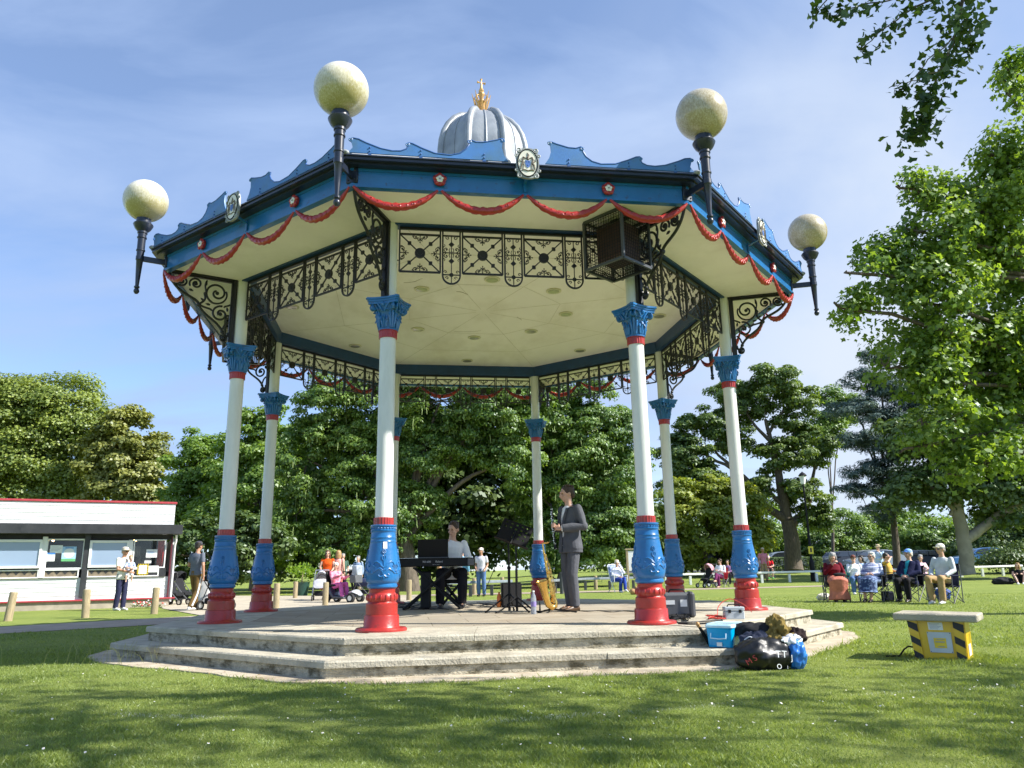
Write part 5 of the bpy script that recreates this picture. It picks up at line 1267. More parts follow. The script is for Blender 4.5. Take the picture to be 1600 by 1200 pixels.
def fuse(mb, voxel, smooth=3):
    me = mb.mesh('t', smooth=False); o = bpy.data.objects.new('t', me); COL.objects.link(o)
    m = o.modifiers.new('r', 'REMESH'); m.mode = 'VOXEL'; m.voxel_size = voxel; m.use_smooth_shade = True
    if smooth: s = o.modifiers.new('s', 'SMOOTH'); s.factor = .5; s.iterations = smooth
    dg = bpy.context.evaluated_depsgraph_get()
    r = bpy.data.meshes.new_from_object(o.evaluated_get(dg)); bpy.data.objects.remove(o); bpy.data.meshes.remove(me)
    r.shade_smooth(); return r


SKIN = [pm('skin_light', (.56, .33, .23), rough=.5, var=.08, vs=20), pm('skin_tanned', (.40, .21, .13), rough=.5, var=.08, vs=20), pm('skin_pale', (.62, .40, .30), rough=.5, var=.08, vs=20)]
M_EYE = pm('eye_dark', (.03, .02, .018), rough=.3); M_LIP = pm('lip', (.36, .13, .11), rough=.5); M_LENS = pm('sunglass_lens', (.008, .007, .007), rough=.1, spec=.8)
STAND = dict(pelvis=(0, 0, .95), neck=(0, .01, 1.46), head=(0, -.02, 1.635), sL=(.185, .01, 1.41), sR=(-.185, .01, 1.41), eL=(.235, .03, 1.13), eR=(-.235, .03, 1.13), wL=(.24, -.05, .88), wR=(-.24, -.05, .88),
             hL=(.09, 0, .92), hR=(-.09, 0, .92), kL=(.10, -.02, .50), kR=(-.10, -.02, .50), aL=(.105, .03, .09), aR=(-.105, .03, .09))
SIT = dict(pelvis=(0, 0, .53), neck=(0, .10, 1.02), head=(0, .06, 1.20), sL=(.185, .10, .97), sR=(-.185, .10, .97), eL=(.25, .02, .72), eR=(-.25, .02, .72), wL=(.08, -.22, .66), wR=(-.08, -.22, .66),
           hL=(.09, 0, .51), hR=(-.09, 0, .51), kL=(.12, -.43, .52), kR=(-.12, -.43, .52), aL=(.11, -.40, .09), aR=(-.11, -.40, .09))


def hand(b, w, d, palm, side, curl=.5, r=.0085):
    d = Vector(d).normalized(); palm = Vector(palm); palm = (palm - d * palm.dot(d)).normalized(); s = d.cross(palm) * side
    b.loft([(w - d * .01, s * .026, palm * .019), (w + d * .03, s * .038, palm * .016), (w + d * .075, s * .041, palm * .014), (w + d * .09, s * .036, palm * .011)], 10)
    for k, (o, L) in enumerate(((-.030, .068), (-.010, .078), (.011, .073), (.030, .058))):
        p = w + d * .082 + s * o; a = curl * (.9 + .1 * k); q1 = p + (d * math.cos(a) + palm * math.sin(a)) * L * .45; q2 = q1 + (d * math.cos(2 * a) + palm * math.sin(2 * a)) * L * .32; q3 = q2 + (d * math.cos(2.9 * a) + palm * math.sin(2.9 * a)) * L * .25
        b.tube([p - d * .015, p, q1, q2, q3], [r * 1.1, r * 1.1, r, r * .92, r * .75], 6)
    t0 = w + d * .02 - s * .032; t1 = t0 + (d * .6 - s * .7 + palm * .35).normalized() * .04; t2 = t1 + (d * .85 - s * .1 + palm * .5).normalized() * .03
    b.tube([w + d * .01 - s * .012, t0, t1, t2], [.013, .013, .0105, .008], 6)


def head_geo(b, H, fwd, up, big=1.0):
    side = fwd.cross(up)      # person's right
    M = Matrix((side, -fwd, up)).transposed().to_4x4(); M.translation = H; b.M = M @ Matrix.Scale(big, 4)     # local: -y forward, z up
    b.ball((0, .012, .022), (.076, .096, .098), 18, 12); b.ball((0, -.028, -.042), (.056, .062, .072), 16, 10)
    b.ball((0, -.050, -.092), (.030, .028, .024), 10, 7)                    # chin
    b.tube([(0, -.092, .012), (0, -.104, -.012), (0, -.114, -.030), (0, -.098, -.042)], [.010, .013, .016, .010], 8)   # nose
    b.tube([(-.05, -.082, .024), (-.02, -.091, .028), (.02, -.091, .028), (.05, -.082, .024)], .012, 6)           # brow
    for s in (-1, 1): b.ball((s * .078, .012, -.012), (.012, .020, .032), 8, 6); b.ball((s * .038, -.068, -.03), (.022, .02, .02), 8, 6)
    b.tube([(0, -.088, -.066), (0, -.092, -.070)], [.018, .018], 8)
    b.M = Matrix.Identity(4); return M @ Matrix.Scale(big, 4)


def person(label, pos, rotz, J=None, base='stand', h=1.75, skin=0, top=None, sleeve='long', bottom=None, legs='trousers', shoes=None, hair=None, hair_len=0, hat=None, glasses=False, look=(0, 0), girth=1.0, belly=0.0,
           jacket=None, voxel=.013, group=None, hem=None, curl=(.6, .6), palms=(None, None), hdir=(None, None), z=None, top_len=.0, scarf=None, female=False, big=1.0, neckline=.06):
    P = dict(STAND if base == 'stand' else SIT); P.update(J or {}); k = h / 1.75
    P = {a: Vector(v) * k for a, v in P.items()}; pos = Vector(pos); 
    if z is None: z = ground_z(pos.x, pos.y)
    pel, nk, H = P['pelvis'], P['neck'], P['head']; sp = (nk - pel); L = sp.length; sp.normalize()
    xs_ = (P['sL'] - P['sR']); xs_ = (xs_ - sp * xs_.dot(sp)).normalized(); fw = sp.cross(xs_) * 1.0; fw = xs_.cross(sp) * -1.0
    if fw.y > 0: fw = -fw
    hx = (P['hL'] - P['hR']).normalized()
    yaw, pitch = look
    hf = Matrix.Rotation(R_(yaw), 3, 'Z') @ Vector((0, -1, 0)); hu = Vector((0, 0, 1)); ax = hf.cross(hu); hf = Matrix.Rotation(R_(pitch), 3, ax) @ hf; hu = Matrix.Rotation(R_(pitch), 3, ax) @ hu
    def torso(b, g=0.0, lo=-.12, hi=1.0, flare=0.0):
        sw = (P['sL'] - P['sR']).length / 2
        prof = [(-.20, .165 + flare, .118), (-.12, .170 + flare * .6, .118), (0, .172, .118), (.22, .150, .104), (.40, .150, .106), (.62, .165, .115), (.80, sw * .92, .104), (.90, sw * .83, .082), (.97, .095, .066), (1.03, .058, .058)]
        rings = []
        for t, rx, ry in prof:
            if t < lo - 1e-6 or t > hi + 1e-6: continue
            ax_ = hx.lerp(xs_, max(0, min(1, t))).normalized(); bump = belly * math.exp(-((t - .25) / .25) ** 2)
            if female and .5 < t < .8: bump += .025
            c = pel + sp * (L * t) + fw * (bump * .6) + Vector((0, .0, 0))
            if rx <= .1: grow = g * .5
            else: grow = g
            rings.append((c, ax_ * (rx * k * girth + grow), fw * (ry * k * girth + grow + bump * .5)))
        b.loft(rings, 20, sq=.85)
    def limb(b, a, m, e, r0, r1, r2, g=0.0, frac=1.0, n=10):
        mid1 = a.lerp(m, .5); mid2 = m.lerp(e, .5); pts = [a, mid1, m, mid2, e]; rs = [r0, (r0 + r1) / 2 * 1.03, r1, (r1 + r2) / 2 * 1.06, r2]
        if frac < 1.0:
            if frac <= .5: pts = [a, a.lerp(m, frac), a.lerp(m, frac * 2)]; rs = [r0, (r0 + r1) / 2, r1 + (r0 - r1) * (1 - frac * 2)]
            else: f2 = (frac - .5) * 2; pts = [a, mid1, m, m.lerp(e, f2)]; rs = [r0, (r0 + r1) / 2, r1, r1 + (r2 - r1) * f2]
        b.tube(pts, [r * k + g for r in rs], n); b.ball(pts[0], rs[0] * k + g, 10, 7)
        if len(pts) > 3: b.ball(pts[2], rs[2] * k + g * .95, 10, 7)
    # body
    b = MB(); torso(b, -.012, hi=1.03); b.tube([nk - sp * .05 * k, nk.lerp(H, .45), H - hu * .03 * k], [.062 * k, .054 * k, .052 * k], 12)
    HM = head_geo(b, H, hf, hu, k * big)
    for s in 'LR':
        limb(b, P['s' + s], P['e' + s], P['w' + s], .052, .041, .029)
        limb(b, P['h' + s], P['k' + s], P['a' + s], .082 * girth, .055, .038)
        i = 0 if s == 'L' else 1
        d = Vector(hdir[i]) if hdir[i] else (P['w' + s] - P['e' + s]).normalized()
        pm_ = Vector(palms[i]) if palms[i] else Vector((-1 if s == 'L' else 1, 0, 0)) * .8 + Vector((0, .3, -.4))
        hand(b, P['w' + s] + d * .008, d, pm_, 1 if s == 'L' else -1, curl[i], .0088 if voxel < .012 else .0105)
        t = P['a' + s] + Vector((0, -.14 * k, -.045 * k)); b.tube([P['a' + s] + Vector((0, .03, -.03)) * k, P['a' + s] + Vector((0, -.06, -.045)) * k, t], [.034 * k, .034 * k, .024 * k], 8)
    me = fuse(b, voxel); mats = [SKIN[skin], M_EYE, M_LIP]
    # eyes and lips join the same mesh
    e = MB(); e.M = HM
    e.cur = 1
    for s in (-1, 1): e.ball((s * .031, -.083, .002), (.012, .008, .0065), 8, 5)
    e.cur = 2; e.tube([(-.022, -.083, -.066), (0, -.0955, -.0655), (.022, -.083, -.066)], [.003, .006, .003], 6)
    em = e.mesh('e'); bm = bmesh.new(); bm.from_mesh(me); bm.from_mesh(em); bm.to_mesh(me); bm.free(); bpy.data.meshes.remove(em)
    for m in mats: me.materials.append(m)
    me.polygons.foreach_set('use_smooth', [True] * len(me.polygons))
    root = put('person', me, None, (pos.x, pos.y, z), R_(rotz)); tag(root, label, 'person', group)
    def part(name, mb, mat, vox=None, sm=3):
        m_ = fuse(mb, vox or voxel, sm); m_.materials.append(mat); return put(name, m_, root)
    # trousers / skirt
    if legs == 'trousers' or legs == 'shorts':
        b = MB(); fr = 1.0 if legs == 'trousers' else .48
        pr = [(-.16, .160, .11), (-.06, .168, .116), (.04, .166, .114), (.14, .156, .108)]
        b.loft([(pel + sp * (L * t) + fw * belly * .3, hx * (rx * k * girth + .010), fw * (ry * k * girth + .010)) for t, rx, ry in pr], 18)
        for s in 'LR': limb(b, P['h' + s], P['k' + s], P['a' + s] + Vector((0, 0, -.02)), .092 * girth, .073, .064, .004, fr)
        part('trousers' if legs == 'trousers' else 'shorts', b, bottom)
    elif legs == 'skirt':
        b = MB(); kn = (P['kL'] + P['kR']) / 2; an = (P['aL'] + P['aR']) / 2; hem = .16 if hem is None else hem; n = 24
        if base == 'sit':
            rg = [(pel + sp * .14, hx * .165 * girth, fw * .125), (pel + Vector((0, -.06, .02)), hx * .20 * girth, Vector((0, 0, .115))), (pel.lerp(kn, .6) + Vector((0, 0, .02)), hx * .23, Vector((0, -.01, .125))), (kn + Vector((0, .0, .025)), hx * .235, Vector((0, -.06, .115))), (kn + Vector((0, -.05, -.02)), hx * .225, Vector((0, -.095, .09))), (kn.lerp(an, .25) + Vector((0, -.02, -.0)), hx * .22, Vector((0, -.12, .04))), (kn.lerp(an, .6), hx * .22, Vector((0, -.125, .02))), (Vector((an.x, an.y, hem)), hx * .26, Vector((0, -.17, .02)))]
        else: rg = [(pel + sp * .14, hx * .15 * girth, fw * .115), (pel, hx * .185 * girth, fw * .14), (kn, hx * .22, fw * .19), (Vector((an.x, an.y, hem)), hx * .25, fw * .22)]
        vs = []; fs = []
        for i_, (c, a, b2) in enumerate(rg):
            for j in range(n):
                t = 2 * PI * j / n; w = 1 + (.07 * i_ / len(rg) * math.sin(j * PI / 2 + .6)); vs.append(c + a * math.cos(t) * w + b2 * math.sin(t) * w)
        for i_ in range(len(rg) - 1):
            for j in range(n): fs.append((i_ * n + j, i_ * n + (j + 1) % n, (i_ + 1) * n + (j + 1) % n, (i_ + 1) * n + j))
        fs += [tuple(range(n - 1, -1, -1)), tuple((len(rg) - 1) * n + j for j in range(n))]; b.add(vs, fs); part('skirt', b, bottom, max(voxel, .012), 2)
    # top
    if top:
        b = MB(); torso(b, .006, lo=-.20 if top_len > 0 else -.12, hi=.97, flare=.02 if top_len > 0 else 0)
        b.loft([(nk - sp * .05 * k, xs_ * .075 * k, fw * .07 * k), (nk + sp * .015 * k, xs_ * .064 * k, fw * .062 * k)], 14)
        for s in 'LR':
            fr = dict(long=1.0, elbow=.62, short=.36, none=.12)[sleeve]; limb(b, P['s' + s], P['e' + s], P['w' + s] - (P['w' + s] - P['e' + s]).normalized() * .02, .055, .052, .042, .003, fr)
        part('shirt' if not jacket else 'shirt', b, top)
    if jacket:
        b = MB(); torso(b, .020, lo=-.20, hi=.97, flare=.03)
        c = pel - sp * (L * .30); b.loft([(pel - sp * (L * .16), hx * .205 * k * girth, fw * .145 * k), (c, hx * .212 * k * girth, fw * .150 * k)], 20)
        for s in 'LR': limb(b, P['s' + s], P['e' + s], P['w' + s] - (P['w' + s] - P['e' + s]).normalized() * .03, .060, .060, .050, .006)
        for s in (-1, 1): b.tube([nk + xs_ * s * .05 * k - fw * -.0 - sp * .01, nk + xs_ * s * .068 * k - fw * .045 - sp * .0], [.022, .018], 8)
        m_ = fuse(b, voxel, 3)
        # open front: cut a V along the chest
        bm = bmesh.new(); bm.from_mesh(m_); dele = []
        for f in bm.faces:
            q = f.calc_center_median() - pel; u = q.dot(xs_); v = q.dot(sp) / L; w_ = q.dot(fw)
            if w_ > .02 and abs(u + .008) < max(.012, .012 + .085 * (v - .02) / 1.0) * k and v > -.28: dele.append(f)
        bmesh.ops.delete(bm, geom=dele, context='FACES'); bm.to_mesh(m_); bm.free(); m_.materials.append(jacket); o = put('jacket', m_, root)
        md = o.modifiers.new('thickness', 'SOLIDIFY'); md.thickness = .008; md.offset = -1
        b = MB()
        for s in (-1, 1):   # lapels
            pts = [(s * .10, .93, .075), (s * .105, .80, .115), (s * .050, .36, .135), (s * .022, .36, .138), (s * .042, .62, .138), (s * .052, .93, .080)]
            pp = [pel + xs_ * (u * k) + sp * (L * v) + fw * ((w_ + .012) * k) for u, v, w_ in pts]; qq = [p + fw * .010 for p in pp]; n = len(pp)
            b.add(pp + qq, [tuple(range(n)), tuple(range(2 * n - 1, n - 1, -1))] + [(i, n + i, n + (i + 1) % n, (i + 1) % n) for i in range(n)])
        b.build('lapel', jacket, root, smooth=False)
    # shoes
    if shoes:
        for s in 'LR':
            b = MB(); a = P['a' + s]; b.loft([(a + Vector((0, .065, -.055)) * k, Vector((.030, 0, 0)), Vector((0, 0, .030))), (a + Vector((0, .03, -.035)) * k, Vector((.040, 0, 0)), Vector((0, 0, .052))), (a + Vector((0, -.05, -.045)) * k, Vector((.043, 0, 0)), Vector((0, 0, .042))), (a + Vector((0, -.13, -.058)) * k, Vector((.046, 0, 0)), Vector((0, 0, .030))), (a + Vector((0, -.185, -.065)) * k, Vector((.028, 0, 0)), Vector((0, 0, .020)))], 12)
            b.build('shoe', shoes, root)
    # hair, hats, glasses in head space
    def hp(name, mb, mat, **kw):
        mb.v = [tuple(HM @ Vector(v)) for v in mb.v]; return mb.build(name, mat, root, **kw)
    if hair:
        b = MB(); q = random.Random(hash(label) & 255); b.ball((0, .024, .036), (.086, .098, .100), 18, 12)
        for t in range(16):
            a = q.uniform(0, 6.28); b.ball((.06 * math.cos(a), .02 + .075 * math.sin(a) * (1 if math.sin(a) > 0 else .75), .075 + q.uniform(-.03, .03)), (.032, .036, .024), 7, 5)
        b.ball((0, .07, -.02), (.070, .05, .06), 12, 8)
        for s in (-1, 1): b.ball((s * .072, .01, .03), (.014, .035, .04), 8, 6)
        if hair_len:
            for j in range(9):
                a = R_(-20 + 220 * j / 8); x, y = .074 * math.cos(a), .02 + .074 * math.sin(a); b.tube([(x, y, .05), (x * 1.12, y * 1.15, -.05), (x * 1.15, y * 1.2 + .005, -.05 - hair_len)], [.026, .03, .016], 7)
        m_ = fuse(b, .012, 2); m_.transform(HM); m_.materials.append(hair); put('hair', m_, root)
    if hat:
        kind, hm = hat; b = MB()
        if kind == 'cap':
            b.loft([((0, .012, .04), (.086, 0, 0), (0, .106, 0)), ((0, .012, .075), (.086, 0, 0), (0, .105, 0)), ((0, .016, .11), (.068, 0, 0), (0, .084, 0)), ((0, .018, .130), (.03, 0, 0), (0, .04, 0))], 18)
            b.loft([((0, -.07, .046), (.072, 0, 0), (0, .03, 0)), ((0, -.115, .043), (.068, 0, 0), (0, .055, -.012)), ((0, -.116, .034), (.066, 0, 0), (0, .054, -.012)), ((0, -.07, .036), (.07, 0, 0), (0, .03, 0))], 18); hp('cap', b, hm)
        elif kind == 'brim':
            b.lathe([(.16, .045), (.15, .055), (.092, .062), (.088, .10), (.080, .135), (.05, .148), (0, .146)], 20, (0, .01, 0)); hp('hat', b, hm)
            b = MB(); b.lathe([(.0935, .063), (.0925, .085)], 20, (0, .01, 0)); hp('hat_band', b, M_BLACKP)
        elif kind == 'bucket':
            b.lathe([(.115, .012), (.112, .02), (.09, .07), (.084, .125), (.05, .14), (0, .142)], 18, (0, .012, 0)); hp('hat', b, hm)
    if glasses:
        b = MB()
        for s in (-1, 1): b.box((s * .034, -.092, .003), (.050, .010, .034), .004); b.bar((s * .058, -.088, .010), (s * .078, .0, .008), .004, .007)
        b.bar((-.012, -.095, .008), (.012, -.095, .008), .006, .006); hp('sunglasses', b, M_LENS, smooth=False)
    root['_hm'] = 0; del root['_hm']
    return root, P, HM


C_ = lambda n, r, g, b_, **k: cloth(n, lin((r, g, b_)), **k)
def paint(n, r, g, b_, **k): return pm(n, lin((r, g, b_)), **k)
H_BROWN = pm('brown_hair', (.045, .024, .012), rough=.55, var=.4, vs=30, bump=.5, bs=60); H_GREY = pm('grey_hair', (.30, .29, .28), rough=.6, var=.3, vs=30, bump=.5, bs=50); H_WHITE = pm('white_hair', (.66, .64, .58), rough=.6, var=.15, vs=30, bump=.5, bs=50); H_BLOND = pm('fair_hair', (.36, .22, .09), rough=.5, var=.3, vs=30, bump=.4, bs=50); H_DARK = pm('dark_hair', (.02, .014, .01), rough=.5, var=.3, bump=.4)
SH_BLACK = pm('black_leather_shoe', (.012, .011, .011), rough=.3); SH_WHITE = pm('white_trainer', (.72, .72, .70), rough=.6); SH_BROWN = pm('brown_shoe', (.09, .05, .025), rough=.4)
T_DARK = C_('near_black_trousers', 32, 31, 36); T_JEAN = C_('blue_jeans', 84, 112, 156, var=.25); T_TAN = C_('tan_trousers', 168, 142, 104)
C_WHITE = C_('white_cotton', 236, 236, 238, var=.05)
SUIT = C_('charcoal_suit', 84, 86, 92, var=.12)

# saxophonist with clarinet
SXP = Vector((0.82, 11.45, 0))
JC = dict(eL=(.26, .05, 1.16), wL=(.085, -.235, 1.13), eR=(-.25, .03, 1.15), wR=(-.045, -.25, 1.15), neck=(0, .0, 1.46), head=(.0, -.035, 1.635), aL=(.09, -.02, .09), aR=(-.12, .06, .09), kL=(.10, -.06, .5), kR=(-.11, .0, .5))
sxm, PX, _ = person('man in charcoal suit standing with a clarinet held upright in both hands', SXP, -58, JC, h=1.80, top=C_WHITE, bottom=SUIT, jacket=SUIT, shoes=SH_BROWN, hair=H_BROWN, look=(-18, -8), voxel=.0085, z=DZ, curl=(1.0, 1.0), hdir=((-.85, -.35, .25), (.55, -.75, .3)), palms=((-.1, .6, -.2), (.5, .5, .1)))
Rm = Matrix.Rotation(R_(-58), 3, 'Z'); cw = Rm @ ((PX['wL'] + PX['wR']) / 2 + Vector((-.005, -.055, .03)) ) + Vector((SXP.x, SXP.y, DZ))
ca_, cb_ = cw + Vector((-.03, -.02, .33)), cw + Vector((.02, .015, -.33)); cl_ = thing('clarinet', 'black clarinet with silver keys held by the man in the suit', 'clarinet', (0, 0, 0))
b = MB(); b.tube([ca_, ca_.lerp(cb_, .12), ca_.lerp(cb_, .14), ca_.lerp(cb_, .9), ca_.lerp(cb_, .96), cb_], [.006, .011, .0135, .0145, .022, .034], 12); b.build('body', M_BLACKP, cl_)
b = MB(); dv = (Rm @ Vector((0, -1, 0))); rr = random.Random(4)
for t in (.13, .36, .62, .88): b.tube([ca_.lerp(cb_, t), ca_.lerp(cb_, t + .012)], .0175, 12)
for k in range(15): t = .2 + .66 * k / 14; q = ca_.lerp(cb_, t) + dv * .013 + Vector((.004 * (-1) ** k, 0, 0)); b.tube([q, q + dv * .008], .008, 7)
b.tube([ca_.lerp(cb_, .22) + dv * .016, ca_.lerp(cb_, .84) + dv * .017], .003, 5); b.build('keywork', M_SILVER, cl_)

# pianist
pp = gz(706, 950, DZ); PIP = Vector((at(706, 900, KY + .62).x, KY + .66, 0))
JP = dict(pelvis=(0, 0, .53), neck=(0, -.03, 1.03), head=(0.02, -.07, 1.205), sL=(.19, -.02, .98), sR=(-.19, -.02, .98), eL=(.27, -.12, .73), eR=(-.27, -.12, .73), wL=(.20, -.36, .72), wR=(-.22, -.36, .72), kL=(.17, -.40, .53), kR=(-.17, -.40, .53), aL=(.16, -.38, .09), aR=(-.18, -.36, .09))
pian, _, _ = person('pianist in a loose white shirt sitting behind the keyboard with head turned left', PIP, 4, JP, base='sit', h=1.86, top=C_WHITE, bottom=T_DARK, shoes=SH_BLACK, hair=H_BROWN, look=(-32, -12), voxel=.0085, z=DZ, girth=1.04, top_len=.1, palms=((0, 0, -1), (0, 0, -1)), curl=(.4, .4))
stl = thing('keyboard_stool', 'black padded stool under the pianist', 'stool', (PIP.x, PIP.y + .02, DZ)); b = MB(); b.box((0, 0, .42), (.42, .30, .07), .02); b.build('seat', M_BLACKP, stl); b = MB()
for s in (-1, 1): b.bar((s * .18, -.13, .02), (-s * .14, -.13, .39), .03, .03); b.bar((s * .18, .13, .02), (-s * .14, .13, .39), .03, .03); b.bar((s * .18, -.2, .015), (s * .18, .2, .015), .03, .03)
b.build('legs', M_BLACKP, stl)


# ---- furniture for the audience
def camp_chair(pos, rotz, col, label, frame=None, name='camping_chair', mesh_pocket=False):
    z = ground_z(pos[0], pos[1]); t = thing(name, label, 'chair', (pos[0], pos[1], z), R_(rotz), 'folding chairs of the audience'); fr = frame or M_GREYP
    b = MB()     # -y is front
    b.add([(-.25, -.22, .43), (.25, -.22, .43), (.25, .20, .37), (-.25, .20, .37), (0, 0, .37)], [(0, 1, 4), (1, 2, 4), (2, 3, 4), (3, 0, 4)]); b.v += [(x, y, z_ - .012) for x, y, z_ in b.v[:5]]; b.f += [(6, 5, 9), (7, 6, 9), (8, 7, 9), (5, 8, 9), (0, 5, 6, 1), (1, 6, 7, 2), (2, 7, 8, 3), (3, 8, 5, 0)]; b.mi += [0] * 8
    b.build('seat', col, t)
    b = MB(); b.loft([((0, .20, .38), (.25, 0, 0), (0, .012, 0)), ((0, .27, .60), (.24, 0, 0), (0, .03, 0)), ((0, .32, .86), (.25, 0, 0), (0, .012, 0))], 14, sq=.5); b.build('backrest', col, t)
    b = MB()
    for s in (-1, 1):
        b.tube([(s * .27, -.26, .01), (-s * .25, -.22, .42)] if False else [(s * .28, -.27, .01), (s * .27, .20, .40)], .011, 6); b.tube([(s * .28, .27, .01), (s * .26, -.22, .43)], .011, 6)
        b.tube([(s * .27, .24, .02), (s * .26, .33, .88)], .011, 6); b.tube([(s * .28, -.25, .02), (s * .29, -.24, .62)], .011, 6)
    b.tube([(.28, -.27, .015), (-.26, -.22, .42)], .010, 6); b.tube([(-.28, -.27, .015), (.26, -.22, .42)], .010, 6); b.tube([(.28, .27, .015), (-.26, .22, .40)], .010, 6); b.tube([(-.28, .27, .015), (.26, .22, .40)], .010, 6)
    b.build('frame', fr, t)
    for s in (-1, 1):
        b = MB(); b.box((s * .29, .0, .63), (.055, .52, .022), .006); b.build('armrest', col, t, smooth=False)
    return t


NAVYC = cloth('navy_chair_canvas', (.018, .022, .045)); BLKC = cloth('black_chair_canvas', (.012, .012, .014)); REDC = cloth('red_chair_canvas', (.32, .02, .03)); TEALC = cloth('teal_chair_canvas', (.05, .22, .24)); STRC = cloth('blue_white_striped_canvas', (.35, .42, .60), var=.5)
def sitter(label, px, py, rot, chair, chair_label, dx=0, Y=None, seat_h=None, **kw):
    p = gz(px, py) if Y is None else Vector((at(px, py, Y).x, Y, 0))
    r = R_(rot); off = Vector((-math.sin(r), math.cos(r), 0)) * .40      # seat lies behind the feet
    c = p + off
    person(label, c, rot, base='sit', **kw)
    if chair: camp_chair((c.x, c.y + 0), rot, chair, chair_label)
    return c


SHADES = True
# the four on the right
c = sitter('elderly man in cream cap, pale grey shirt and tan trousers sitting upright', 1467, 944, -52, NAVYC, 'navy camping chair with grey crossed legs under the man in the cream cap',
           top=C_('pale_grey_shirt', 196, 202, 206), bottom=T_TAN, shoes=SH_WHITE, hair=H_GREY, hat=('cap', C_('cream_cap', 232, 226, 208)), glasses=True, look=(-22, 0), h=1.80, J=dict(wL=(.16, -.26, .60), wR=(-.14, -.26, .60), kL=(.13, -.42, .56), kR=(-.13, -.46, .56)))
c = sitter('man in blue cap and navy jacket over teal shirt, hands in his lap', 1414, 941, -50, BLKC, 'black camping chair under the man in the navy jacket',
           top=C_('teal_shirt', 40, 146, 160), jacket=C_('navy_jacket', 30, 34, 66), bottom=T_DARK, shoes=SH_BLACK, hair=H_WHITE, hat=('cap', C_('sky_blue_cap', 120, 166, 226)), look=(-22, 4), h=1.72, belly=.07, girth=1.08, J=dict(neck=(0, .15, 1.0), head=(0, .13, 1.17), sL=(.185, .15, .95), sR=(-.185, .15, .95), wL=(.05, -.20, .62), wR=(-.06, -.20, .62)))
FLOR = pm('blue_floral_cotton', lin((120, 140, 176)), rough=.9, var=.5, vs=16, dirt=(.02, .04, .12), dirt_scale=11, dirt_amt=1, drng=(.46, .52))
STRP = pm('blue_white_stripe_knit', lin((205, 212, 226)), rough=.9, var=.1, dirt=(.12, .15, .34), dirt_scale=6, dirt_amt=.9, stretch=(.4, .4, 5), drng=(.48, .54))
c = sitter('white-haired woman in striped top and blue floral skirt sitting back', 1360, 941, -40, BLKC, 'black camping chair with a mesh pocket under the woman in the floral skirt',
           top=STRP, bottom=FLOR, legs='skirt', hem=.24, shoes=SH_BLACK, hair=H_WHITE, glasses=True, look=(-18, 0), h=1.66, girth=1.12, belly=.05, female=True, J=dict(neck=(0, .16, .99), head=(0, .15, 1.16), sL=(.18, .16, .94), sR=(-.18, .16, .94), wL=(.03, -.16, .70), wR=(-.04, -.16, .70), aL=(.08, -.62, .09), aR=(-.04, -.66, .10)))
c = sitter('grey-haired woman in dark red cardigan and long salmon skirt', 1313, 941, -12, BLKC, 'black folding chair under the woman in the salmon skirt',
           top=C_('dark_red_cardigan', 104, 22, 36), bottom=C_('salmon_skirt', 192, 118, 100), legs='skirt', hem=.05, shoes=SH_BLACK, hair=H_GREY, hair_len=.07, look=(-8, -28), h=1.66, female=True, J=dict(head=(0, -.04, 1.16), neck=(0, .05, 1.0), wL=(.14, -.24, .64), wR=(-.04, -.2, .98), eR=(-.24, -.08, .74)))
p = gz(1313, 941); b = MB(); b.ball((0, 0, 0), (.16, .06, .05), 12, 8); o = b.build('handbag', M_BAGC, None, loc=(p.x + .05, p.y + .0, .67)); tag(o, 'black handbag on the lap of the woman in the salmon skirt', 'handbag')
p = gz(1288, 938); lump('bag', (p.x, p.y, .08), (.17, .11, .09), pm('cream_bag', (.62, .58, .50), rough=.8, bump=.3), 'crumpled cream bag on the grass beside the salmon skirt', 'bag', 21, amp=.2)
p = gz(1388, 939); b = MB(); b.box((0, 0, .12), (.27, .2, .24), .03); o = b.build('cool_bag', NAVYC, None, loc=(p.x, p.y, 0)); tag(o, 'dark navy cool bag on the grass between the floral skirt and the navy jacket', 'bag')
p = gz(1488, 938); lump('bag', (p.x - .1, p.y + .2, .14), (.16, .14, .15), pm('royal_blue_bag', (.02, .06, .26), rough=.7, bump=.3), 'royal blue bag under the chair of the man in the cream cap', 'bag', 22, amp=.15)

# second row and standing figures
sitter('woman in white shirt and sunglasses sitting between the salmon skirt and the striped top', 1341, 929, -20, TEALC, 'low chair under the woman in the white shirt and sunglasses', top=C_WHITE, bottom=T_JEAN, shoes=SH_WHITE, hair=H_DARK, hat=('cap', C_('brown_band_cap', 110, 70, 62)), glasses=True, look=(-15, 0), h=1.6, female=True, J=dict(wR=(-.06, -.12, 1.02), eR=(-.2, -.1, .76)))
sitter('dark-haired person in pale blue jacket sitting in the second row', 1352, 921, -20, NAVYC, 'navy chair under the person in the pale blue jacket', top=C_('pale_blue_jacket', 150, 180, 226), bottom=T_DARK, shoes=SH_BLACK, hair=H_DARK, hair_len=.06, look=(-30, -6), h=1.62)
def far(label, px, Y, rot, **kw):
    p = at(px, 900, Y); person(label, Vector((p.x, p.y, 0)), rot, voxel=.017, **kw)
far('man in straw hat and pale blue shirt standing in front of the silver car', 1377, 36, -20, h=1.76, top=C_('pale_blue_shirt', 176, 200, 226), bottom=C_('navy_trousers', 44, 54, 82), shoes=SH_BLACK, hair=H_GREY, hat=('brim', C_('straw_hat', 214, 196, 160)), look=(-30, 0), J=dict(wL=(.02, -.20, 1.42), eL=(.20, -.14, 1.16), wR=(.08, -.2, 1.16)))
